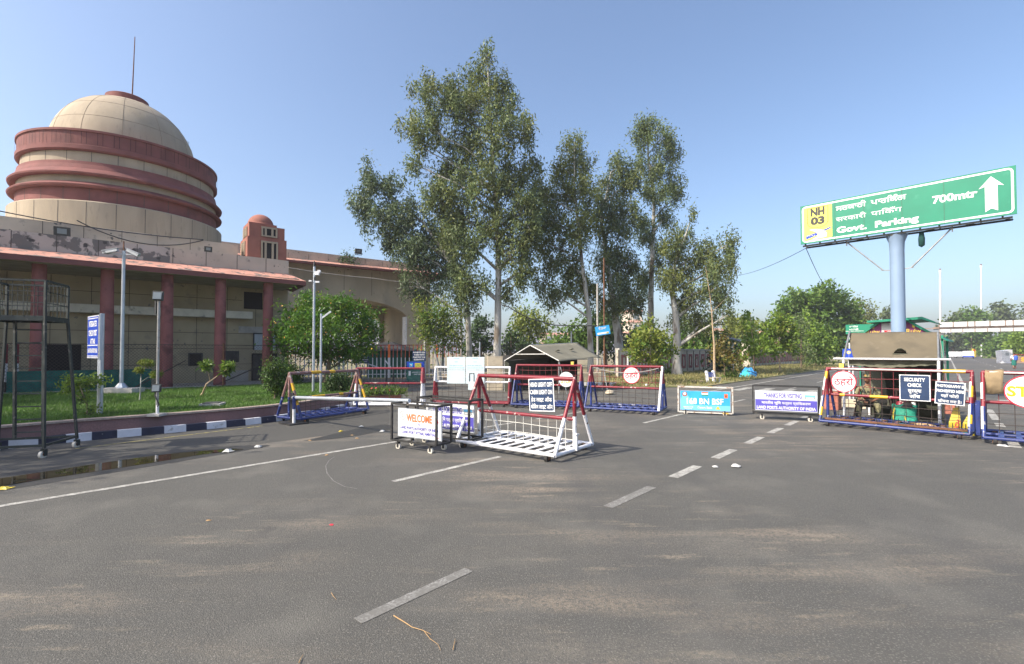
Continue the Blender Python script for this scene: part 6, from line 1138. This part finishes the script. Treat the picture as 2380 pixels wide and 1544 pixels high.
def tree(label, Yd, base_u, blobs, trunk, mat, kind="tree", bark="bark", L=.3, Wd=.085, dens=1.0, droop=.9, trunk_r=.28, zb=.03, group="trees", clus=(.55, 26), depth=.8, limbs=True, flowers=None, up=0., name=None, cat="tree", mat2=None, pxr=1.0, rag=1., z_base_from=None, twigs=True):
    """blobs: (u, v, ru, rv) crown masses measured in the photograph at the tree's own distance; trunk: (u, v) points upward"""
    b0 = P(base_u, 818, Yd); base = Vector((b0.x, Yd, zb)); k = Yd / F
    r = thing(name or kind, label, cat, base, 0, group); q = random.Random(hash(label) % 99991 if False else sum(map(ord, label)))
    rg = np.random.default_rng(sum(map(ord, label)))
    tp_pts = [base] + [P(u, v, Yd + q.uniform(-.4, .4)) for u, v in trunk]
    m = MB(bark); fine = []
    for a, c in zip(tp_pts, tp_pts[1:]):
        for t in (0, .25, .5, .75): fine.append(a.lerp(c, t) + Vector((q.uniform(-1, 1), q.uniform(-1, 1), 0)) * trunk_r * .12)
    fine.append(tp_pts[-1]); nf = len(fine); rad = [trunk_r * (1.0 - .88 * (i / (nf - 1)) ** .85) * (1.25 if i == 0 else 1) for i in range(nf)]
    m.path(fine, rad, 10)
    pts, pts2, cl_all = [], [], []
    for bi, (u, v, ru, rv) in enumerate(blobs):
        dy = q.uniform(-1, 1) * max(ru, 25) * k * depth; c = P(u, v, Yd) + Vector((0, dy, 0)); rx, rz = ru * k * pxr, rv * k * pxr; ry = max(rx, .7 * rz) * .9
        area = math.pi * rx * rz; nc = max(4, int(area * 7.0 * dens / (clus[0] / .55) ** 2))
        dd = rg.normal(0, 1, (nc, 3)); dd /= np.linalg.norm(dd, axis=1)[:, None]; rr = rg.uniform(.2, 1.0, nc)[:, None] ** .55; rr = rr * np.where(rg.random((nc, 1)) < .2 * rag, rg.uniform(1.05, 1.55, (nc, 1)), 1.)
        cc_ = np.array(c) + dd * rr * np.array([rx, ry, rz])
        cc_[:, 2] = np.maximum(cc_[:, 2], zb + .15)
        for ci in cc_:
            n_ = int(clus[1] * rg.uniform(.4, 1.5)); off = rg.normal(0, clus[0] * .5, (n_, 3)) * np.array([1, 1, .8 + 1.0 * (droop > .5)])
            (pts2 if mat2 and rg.random() < .35 else pts).append(ci + off)
        if limbs:
            # limb from the trunk up to the blob
            best = min(range(nf), key=lambda i: (fine[i] - c).length + (4 * max(0, fine[i].z - c.z + .55 * (Vector((fine[i].x, fine[i].y, 0)) - Vector((c.x, c.y, 0))).length)))
            s_ = fine[best]; mid = s_.lerp(c, .5) + Vector((q.uniform(-1, 1), q.uniform(-1, 1), .3)) * (c - s_).length * .08; r0 = min(rad[best] * .6, trunk_r * .42)
            m.path([s_, mid, c], [r0, r0 * .6, r0 * .25], 6)
            if twigs:
                for ci in cc_[::3]: e = Vector(ci); st_ = mid.lerp(c, q.uniform(.3, 1)); m.path([st_, st_.lerp(e, .5) + Z * .1, e], [r0 * .22, r0 * .16, r0 * .08], 4)
    m.build("trunk", r, True)
    leaf_mesh("crown", np.concatenate(pts), L, Wd, mat, droop, r, base, up=up)
    if pts2: leaf_mesh("crown", np.concatenate(pts2), L, Wd, mat2, droop, r, base, up=up)
    if flowers:
        fp_ = np.concatenate(pts); sel = fp_[rg.integers(0, len(fp_), flowers[1])] + rg.normal(0, .08, (flowers[1], 3)) + np.array([0, -.15, .05]); leaf_mesh("flowers", sel, flowers[2], flowers[2] * .8, flowers[0], 0, r, base)["kind"] = "stuff"
    return r
EU = dict(kind="eucalyptus_tree", L=.27, Wd=.085, droop=1.0, group="eucalyptus trees behind the barricades", dens=.66, clus=(.39, 42), pxr=.95, rag=1.5)
tree("tallest eucalyptus with a pale straight trunk and a spire topped crown", 33, 1155, [(1133, 135, 12, 26), (1105, 165, 32, 32), (1152, 190, 38, 38), (1065, 205, 38, 38), (992, 195, 24, 22), (962, 205, 12, 14), (1020, 245, 45, 36), (1100, 255, 58, 48), (1180, 245, 34, 42), (945, 297, 24, 20), (1000, 312, 46, 42), (1080, 330, 60, 52), (1160, 330, 56, 56), (1224, 312, 24, 34), (975, 345, 22, 22), (1035, 400, 50, 46), (1120, 430, 66, 56), (1200, 405, 50, 52), (1060, 490, 55, 52), (1150, 520, 56, 56), (1212, 500, 42, 52), (1090, 580, 40, 42), (1190, 590, 44, 46), (1225, 565, 24, 44), (1120, 660, 22, 26), (1212, 645, 22, 22), (1242, 390, 16, 30), (1240, 470, 20, 40), (1020, 470, 40, 42), (1085, 655, 26, 36), (1050, 550, 40, 40), (960, 380, 22, 26), (1245, 540, 16, 36), (1180, 690, 20, 26), (1230, 620, 20, 30)],
     [(1158, 700), (1158, 560), (1150, 440), (1140, 280), (1133, 118)], "leaf_eu", trunk_r=.30, mat2="leaf_eu2", **EU)
tree("leaning eucalyptus spreading left over the gatehouse roof", 34.5, 1092, [(852, 398, 18, 24), (868, 440, 26, 30), (905, 430, 36, 30), (838, 478, 26, 32), (885, 515, 55, 44), (948, 500, 46, 52), (960, 585, 55, 40), (915, 560, 40, 34), (1010, 615, 46, 46), (1000, 540, 40, 40), (985, 680, 30, 30), (1060, 650, 32, 55), (950, 650, 16, 30), (1040, 560, 40, 40), (1090, 700, 30, 36)],
     [(1088, 740), (1075, 660), (1035, 590), (985, 520), (925, 470), (880, 440)], "leaf_eu3", trunk_r=.24, **EU)
tree("slim white trunked eucalyptus right of the tallest one", 36, 1373, [(1337, 330, 26, 24), (1352, 372, 34, 32), (1312, 385, 28, 36), (1298, 440, 46, 42), (1350, 450, 40, 46), (1290, 520, 50, 50), (1345, 540, 40, 50), (1300, 600, 46, 42), (1262, 648, 24, 24), (1292, 690, 38, 32), (1340, 650, 36, 46), (1256, 445, 20, 34), (1258, 560, 22, 40)],
     [(1370, 740), (1356, 640), (1343, 520), (1334, 420), (1336, 330)], "leaf_eu2", trunk_r=.24, mat2="leaf_eu", **EU)
tree("thick forked eucalyptus leaning left between the slim white one and the straight one", 39, 1442, [(1440, 388, 30, 28), (1420, 440, 44, 40), (1466, 428, 26, 34), (1400, 510, 40, 44), (1450, 520, 44, 50), (1410, 600, 40, 50), (1456, 610, 40, 50), (1420, 690, 40, 46), (1470, 690, 30, 46), (1378, 680, 26, 36)],
     [(1436, 780), (1424, 690), (1408, 600), (1398, 500), (1420, 400)], "leaf_eu3", trunk_r=.42, mat2="leaf_eu2", **EU)
tree("tall straight eucalyptus whose rounded top stands apart on the right", 42, 1514, [(1505, 292, 26, 18), (1490, 320, 26, 28), (1530, 330, 36, 32), (1562, 362, 24, 26), (1512, 390, 42, 36), (1566, 428, 22, 30), (1520, 455, 34, 34), (1572, 460, 16, 20), (1545, 510, 26, 24), (1500, 540, 28, 34), (1520, 600, 24, 34), (1496, 650, 20, 30)],
     [(1512, 720), (1516, 600), (1521, 480), (1508, 380), (1504, 300)], "leaf_eu", trunk_r=.32, **EU)
tree("low wide eucalyptus at the right end of the row", 38, 1573, [(1604, 500, 13, 12), (1600, 545, 20, 24), (1560, 570, 36, 30), (1640, 580, 30, 26), (1690, 570, 18, 30), (1600, 610, 46, 40), (1660, 620, 40, 36), (1702, 600, 10, 18), (1560, 650, 36, 36), (1620, 680, 40, 36), (1672, 680, 30, 36), (1590, 730, 30, 34), (1640, 745, 34, 28), (1684, 735, 16, 24)],
     [(1572, 740), (1562, 680), (1570, 610), (1602, 520)], "leaf_eu2", trunk_r=.36, mat2="leaf_eu", **EU)
tree("thin forked sapling with a bare tan stem right of the low eucalyptus", 31, 1660, [(1640, 640, 16, 40), (1668, 660, 14, 40), (1650, 720, 20, 24), (1690, 690, 12, 24)], [(1660, 800), (1652, 700), (1640, 620)], "leaf_eu", bark="bark_t", trunk_r=.09, limbs=True, kind="sapling", L=.26, Wd=.07, dens=.5, droop=1.0, group="saplings on the verge")
tree("thin pale tree right behind the gatehouse corner", 52, 1030, [(1020, 660, 22, 40), (1040, 700, 24, 40), (1015, 720, 18, 40), (1050, 640, 20, 30)], [(1030, 740), (1028, 640)], "leaf_eu", kind="eucalyptus_tree", trunk_r=.16, L=.4, Wd=.1, dens=.45, droop=1., group="eucalyptus trees behind the barricades", clus=(.8, 24))
BR = dict(droop=.2, clus=(.5, 30))
tree("round dense oleander tree with orange flowers in front of the gate arch", 22.3, 757, [(755, 722, 55, 26), (700, 745, 42, 32), (820, 740, 46, 36), (664, 772, 26, 22), (755, 770, 76, 44), (846, 782, 30, 36), (690, 800, 42, 28), (760, 815, 66, 30), (830, 815, 34, 24), (725, 705, 30, 14), (790, 705, 30, 14)], [(762, 860), (770, 800), (750, 740)], "leaf_ol", kind="flowering_tree", bark="bark_d", L=.22, Wd=.06, dens=2.0, trunk_r=.13, zb=LZ, flowers=("flower_o", 240, .075), group="trees near the gate", droop=.0, clus=(.42, 34))
tree("pale green loquat like tree between the gatehouse and the picket fence", 32, 1022, [(1010, 728, 34, 22), (985, 752, 24, 24), (1035, 755, 30, 30), (1008, 780, 34, 28), (1050, 785, 20, 30), (975, 715, 14, 12)], [(1018, 850), (1006, 800), (1012, 740)], "leaf_ye", kind="small_tree", L=.26, Wd=.09, dens=1.2, trunk_r=.16, group="trees near the gate", mat2="leaf_md", droop=.6, clus=(.45, 26))
tree("small yellow green tree far behind the left guy line of the army tent", 62, 1232, [(1226, 738, 34, 22), (1255, 752, 26, 22), (1205, 765, 24, 28), (1240, 785, 36, 18), (1195, 790, 16, 18)], [(1230, 790), (1232, 740)], "leaf_ye", kind="broadleaf_tree", L=.45, Wd=.26, dens=.9, trunk_r=.2, group="background trees", mat2="leaf_md", clus=(.8, 26))
bgt = [("dark bushy tree between the two pale trunks", 58, 1118, [(1110, 770, 22, 30), (1130, 800, 26, 24), (1100, 805, 22, 20), (1125, 745, 14, 20)], "leaf_dk"), ("dark bushy tree right of the thickest pale trunk", 60, 1188, [(1188, 790, 22, 24), (1175, 812, 26, 12), (1210, 808, 26, 12)], "leaf_dk"),
       ("dark green tree behind the roof of the army tent", 54, 1330, [(1320, 785, 42, 30), (1365, 770, 30, 40), (1300, 805, 44, 18), (1350, 810, 50, 16)], "leaf_md"), ("darkest tree behind the tilted blue sign", 55, 1408, [(1400, 770, 30, 50), (1430, 790, 30, 40), (1380, 800, 30, 26), (1415, 740, 20, 30)], "leaf_dk"),
       ("dark tree behind the straight eucalyptus trunk", 57, 1500, [(1490, 780, 26, 34), (1475, 800, 30, 24), (1530, 800, 22, 24)], "leaf_dk"), ("mid green tree behind the low wide eucalyptus", 58, 1602, [(1600, 785, 32, 34), (1640, 780, 30, 34), (1570, 800, 24, 22), (1620, 810, 50, 14)], "leaf_md"), ("bluish dark conifer like tree before the maroon framed wall", 42, 1668, [(1668, 790, 16, 22), (1664, 820, 22, 22), (1676, 845, 18, 20)], "leaf_dk"),
       ("feathery willow like tree behind the solar panel", 80, 1725, [(1715, 750, 28, 18), (1745, 755, 26, 20), (1730, 775, 40, 20), (1700, 780, 22, 18)], "leaf_ye"), ("dark tree under the solar panel", 60, 1735, [(1725, 805, 30, 16), (1755, 800, 24, 20), (1700, 815, 20, 14)], "leaf_dk")]
for lab, Yd, u, bl, mt in bgt: tree(lab, Yd, u, bl, [(u, 800), (u, 770)], mt, kind="broadleaf_tree", bark="bark_d", L=.48, Wd=.26, dens=.95, trunk_r=.2, group="background trees", clus=(.85, 28), droop=.2, twigs=False)
tree("bright glossy leaved young tree behind the mid road barricade", 27.5, 1514, [(1500, 775, 26, 18), (1540, 790, 30, 24), (1475, 795, 26, 20), (1505, 810, 40, 22), (1550, 820, 22, 18), (1465, 825, 16, 20), (1520, 838, 30, 12), (1515, 755, 8, 14)], [(1513, 850), (1510, 800), (1512, 760)], "leaf_ye", kind="young_tree", bark="bark_t", L=.22, Wd=.12, dens=1.1, trunk_r=.055, group="young verge trees", mat2="leaf_md", droop=.3, clus=(.38, 20))
tree("russet leaved young tree behind the park bench", 32, 1684, [(1680, 790, 14, 16), (1690, 815, 22, 18), (1665, 825, 16, 16), (1705, 830, 16, 14), (1685, 840, 22, 10)], [(1683, 845), (1682, 800)], "leaf_or", kind="young_tree", bark="bark_t", L=.24, Wd=.13, dens=.9, trunk_r=.05, group="young verge trees", droop=.3, clus=(.4, 16))
tree("bright spindly peepal with a bare top beside the blue tarpaulin", 39, 1751, [(1742, 737, 7, 12), (1735, 762, 12, 10), (1755, 790, 22, 16), (1735, 805, 18, 16), (1775, 800, 16, 16), (1752, 825, 22, 16), (1722, 835, 12, 12), (1770, 780, 10, 10)], [(1752, 850), (1750, 800), (1744, 730)], "leaf_br", kind="young_tree", bark="bark_t", L=.26, Wd=.18, dens=.9, trunk_r=.07, group="young verge trees", droop=.2, clus=(.42, 18))
tree("round crowned peepal on a slim straight stem left of the big trees", 44, 1812, [(1810, 745, 26, 16), (1795, 765, 26, 22), (1830, 765, 24, 24), (1812, 795, 38, 22), (1790, 812, 18, 14), (1838, 808, 18, 16)], [(1812, 830), (1812, 770)], "leaf_br", kind="young_tree", bark="bark_t", L=.28, Wd=.18, dens=1.1, trunk_r=.08, group="young verge trees", droop=.2, clus=(.5, 24), mat2="leaf_ye")
tree("dusty olive tree between the round peepal and the pale leaved one", 56, 1862, [(1862, 760, 12, 26), (1858, 800, 16, 30), (1870, 825, 18, 16)], [(1862, 820), (1862, 760)], "leaf_eu", kind="young_tree", bark="bark_d", L=.36, Wd=.14, dens=1.0, trunk_r=.1, group="young verge trees", clus=(.6, 24))
tree("pale leaved tree right of the dusty olive one at the roadside", 60, 1895, [(1885, 745, 18, 22), (1890, 785, 24, 24), (1908, 805, 24, 22), (1915, 830, 20, 14), (1880, 820, 20, 18), (1912, 775, 12, 14)], [(1896, 830), (1892, 770)], "leaf_br", kind="young_tree", bark="bark_t", L=.38, Wd=.24, dens=1.0, trunk_r=.1, group="young verge trees", clus=(.65, 24), mat2="leaf_md")
tree("biggest spreading green tree beside the road left of the kiosk", 82, 1895, [(1848, 700, 36, 22), (1895, 690, 44, 24), (1945, 702, 34, 26), (1822, 722, 22, 20), (1870, 730, 54, 30), (1935, 740, 44, 32), (1965, 760, 26, 40), (1900, 775, 50, 30), (1950, 795, 36, 26), (1930, 815, 50, 12), (1875, 690, 14, 16), (1968, 715, 16, 18)], [(1895, 800), (1892, 740)], "leaf_md", kind="broadleaf_tree", bark="bark_d", L=.6, Wd=.36, dens=1.0, trunk_r=.45, group="background trees", clus=(1.05, 34), droop=.1, twigs=False)
tree("greyish open crowned tree right of the biggest one", 105, 2000, [(1990, 720, 22, 16), (2010, 735, 22, 18), (1985, 755, 30, 22), (2030, 755, 16, 20), (1995, 790, 36, 24), (2005, 815, 40, 10)], [(2000, 800), (2000, 740)], "leaf_eu2", kind="broadleaf_tree", bark="bark_d", L=.7, Wd=.3, dens=.75, trunk_r=.4, group="background trees", clus=(1.2, 28), twigs=False)
for i, (u, Yd, bl, lab) in enumerate(((2062, 150, [(2060, 728, 14, 12), (2066, 745, 18, 14), (2062, 775, 20, 24)], "small far tree just left of the overhead sign pole"), (2215, 175, [(2212, 741, 18, 10), (2225, 752, 18, 10), (2200, 757, 12, 8), (2212, 790, 22, 24)], "low far tree above the left end of the gantry"), (2258, 170, [(2262, 732, 22, 14), (2282, 738, 14, 12), (2245, 745, 22, 12), (2265, 775, 30, 30)], "rounded far tree standing beside the right mast"),
        (2338, 190, [(2338, 716, 18, 12), (2328, 728, 16, 10), (2350, 735, 16, 12), (2338, 765, 10, 20), (2320, 745, 10, 8)], "far tree with a flat dark top above the gantry"), (2382, 180, [(2382, 722, 12, 12), (2376, 740, 14, 10), (2390, 770, 16, 20)], "far tree at the right frame edge above the gantry"), (2235, 340, [(2225, 795, 16, 16), (2245, 800, 22, 18), (2215, 812, 16, 10), (2245, 818, 30, 10)], "hazy tree beyond the smoke at the end of the road"), (2283, 205, [(2278, 790, 26, 16), (2300, 798, 26, 18), (2270, 812, 26, 12), (2310, 814, 30, 10)], "broad dark tree on the right verge under the gantry"), (2328, 140, [(2325, 795, 22, 18), (2345, 800, 22, 20), (2320, 815, 26, 14), (2345, 822, 22, 10)], "bushy tree behind the white hoarding"), (2372, 105, [(2365, 790, 20, 20), (2385, 800, 24, 26), (2360, 812, 18, 16), (2390, 830, 24, 14)], "bright green tree behind the STOP board at the right edge"))):
    tree(lab, Yd, u, bl, [(u, 800), (u, bl[0][1] + 10)], ("leaf_fa", "leaf_fa", "leaf_md", "leaf_fa", "leaf_fa", "leaf_fa", "leaf_md", "leaf_md", "leaf_br")[i], kind="broadleaf_tree", bark="bark_d", L=min(2., Yd / 150), Wd=min(1.3, Yd / 230), dens=1.0, trunk_r=.35, group="far trees along the right side", clus=(min(2.4, Yd / 95), 26), droop=.1, twigs=False)
m = leaf_mesh("hedge_row", np.concatenate([np.array(P(u, v, 210)) + RNG.normal(0, [3.2, 3, 1.6], (90, 3)) for u in range(1700, 2420, 14) for v in (802, 812)]), 1.6, 1.0, "leaf_fa", .1, None, (0, 0, 0)); m["kind"] = "stuff"; m.name = "distant_trees"
# shrubs and plants on the lawn
tree("small topiary shrub clipped like an inverted cone on the lawn", 14.85, 640, [(640, 862, 22, 12), (628, 876, 18, 16), (654, 876, 18, 16), (641, 890, 20, 14), (640, 905, 10, 10)], [(640, 905), (640, 880)], "leaf_dk", kind="topiary_shrub", bark="bark_d", L=.06, Wd=.035, dens=6, trunk_r=.035, zb=LZ, group="plants on the lawn", clus=(.16, 30), mat2="leaf_ol", name="topiary_shrub", cat="shrub", twigs=False)
tree("pale round bush behind the topiary shrub", 22, 678, [(678, 862, 18, 16), (672, 876, 14, 12), (686, 876, 14, 10)], [(678, 870)], "leaf_md", kind="shrub", bark="bark_d", L=.09, Wd=.05, dens=3.5, trunk_r=.03, zb=LZ, group="plants on the lawn", clus=(.22, 26), cat="shrub", twigs=False)
tree("cloud pruned little tree with three leaf pads near the camera pole", 14.45, 327, [(330, 846, 13, 5), (315, 862, 9, 4), (349, 871, 9, 7)], [(327, 895), (328, 870), (330, 850)], "leaf_ye", kind="pruned_tree", L=.07, Wd=.02, dens=2.6, trunk_r=.022, zb=LZ, group="plants on the lawn", clus=(.07, 30), up=.9, droop=0, mat2="leaf_br", twigs=False)
tree("leaning bare stemmed plumeria with two leaf tufts before a maroon column", 16, 470, [(492, 850, 6, 8), (530, 853, 10, 8), (524, 862, 5, 5)], [(480, 893), (498, 880), (508, 872), (528, 858)], "leaf_br", kind="plumeria", bark="bark_t", L=.17, Wd=.05, dens=3, trunk_r=.035, zb=LZ, group="plants on the lawn", clus=(.10, 10), droop=.0, mat2="leaf_md", twigs=False)
tree("glossy sprawling shrub at the foot of the blue sign", 10.9, 205, [(150, 882, 16, 8), (180, 890, 22, 12), (212, 888, 20, 9), (170, 905, 14, 10), (232, 883, 7, 6), (205, 925, 9, 10), (212, 958, 16, 6), (136, 905, 6, 6)], [(203, 940), (192, 915), (185, 895)], "leaf_br", kind="shrub", bark="bark_d", L=.085, Wd=.032, dens=2.6, trunk_r=.02, zb=LZ, group="plants on the lawn", clus=(.15, 18), cat="shrub", droop=.1, mat2="leaf_dk")
tree("dark low bush beside the striped barricade", 17.5, 790, [(785, 890, 24, 18), (805, 895, 16, 16), (770, 900, 14, 12)], [(790, 895)], "leaf_dk", kind="shrub", bark="bark_d", L=.09, Wd=.04, dens=4, trunk_r=.02, zb=.2, group="plants on the lawn", clus=(.2, 26), cat="shrub", twigs=False)
fb = MB("brick"); a, c = P(822, 948, 17.2), P(930, 948, 17.8); a.z = c.z = 0; fb.bar(a + Z * .14, c + Z * .14, .5, .28); single(fb, "flower_bed_edge", "low edging of the flower bed behind the white legged barricade", "edging", a.lerp(c, .5))
pb_ = np.concatenate([np.array(a.lerp(c, t)) + RNG.normal(0, [.12, .18, .04], (60, 3)) + np.array([0, 0, .34]) for t in np.linspace(0, 1, 24)]); fr = thing("flower_bed_plants", "strappy green plants with a few red flowers in the low flower bed", "plants", a.lerp(c, .5)); leaf_mesh("leaves", pb_, .26, .035, "leaf_md", 0, fr, a.lerp(c, .5), up=1.2); leaf_mesh("flowers", pb_[::160] + np.array([0, -.2, .2]), .09, .08, "flower_r", 0, fr, a.lerp(c, .5))
fr = thing("parapet_weed", "bushy weed growing out of the gatehouse parapet", "weed", gp(s_at(812, 0), -1.0, 9.25)); o_ = np.array(fr.location); leaf_mesh("leaves", o_ + RNG.normal(0, [.45, .25, .35], (260, 3)) + np.array([0, -.1, .35]), .2, .1, "leaf_dk", .3, fr, o_)
for i, (u, v, w_, lab) in enumerate(((1735, 868, 10, "low weed clump left of the tarpaulin heap"), (1700, 884, 10, "green weed clump right of the park bench"), (1885, 846, 14, "grey green weed clump at the far verge edge"), (1560, 872, 12, "dark weed clump at the foot of the right end eucalyptus"))):
    p = G(u, v); k = p.y / F; fr = thing("weed_clump", lab, "weed", p, 0, "weeds on the verge"); leaf_mesh("leaves", np.array(p) + np.abs(RNG.normal(0, 1, (240, 3))) * np.array([1, 1, .8]) * w_ * k * RNG.choice([-1, 1], (240, 3)) * np.array([1, .6, 0]) + np.abs(RNG.normal(0, 1, (240, 3))) * np.array([0, 0, w_ * k * .8]), .22, .09, "leaf_md", 0, fr, p, up=.8)
# two shade trees standing just outside the frame on the left, whose shade falls on the lawn and the kerb
for i, (x, y_, lab) in enumerate(((-19.5, 4.2, "tall shade tree at the left of the lawn nearest the camera"), (-24.5, 10.5, "tall shade tree at the left end of the lawn"))):
    r = thing("shade_tree", lab, "tree", (x, y_, .3), 0, "shade trees left of the lawn"); m = MB("bark_d"); m.path([(0, 0, 0), (.1, .1, 3), (0, .2, 6), (.2, 0, 9)], [.3, .25, .18, .06], 10)
    cl = []
    for k in range(85): 
        d = RNG.normal(0, 1, 3); d /= np.linalg.norm(d); c = np.array([x, y_, 8.2]) + d * np.array([4.6, 4.2, 2.7]) * RNG.uniform(.3, 1); cl.append(c + RNG.normal(0, .5, (70, 3)))
        if k % 5 == 0: m.path([(0, .1, 4), tuple(c - np.array([x, y_, .3]))], [.1, .03], 5)
    m.build("trunk", r); leaf_mesh("crown", np.concatenate(cl), .32, .16, "leaf_md", .2, r, (x, y_, .3))

# ------------------------------------------------------------------ air
hz = MB(); hz.box((100, 500, 15), (2500, 1700, 32)); ho = hz.build("haze"); ho["kind"] = "stuff"
hm = bpy.data.materials.new("pale_haze"); hm.use_nodes = True; hn = hm.node_tree.nodes; hn.remove(hn["Principled BSDF"])
pv = hn.new("ShaderNodeVolumePrincipled"); pv.inputs["Color"].default_value = (.90, .89, 1, 1); pv.inputs["Density"].default_value = .0006; pv.inputs["Anisotropy"].default_value = .2
hm.node_tree.links.new(pv.outputs[0], hn["Material Output"].inputs["Volume"]); ho.data.materials.append(hm)
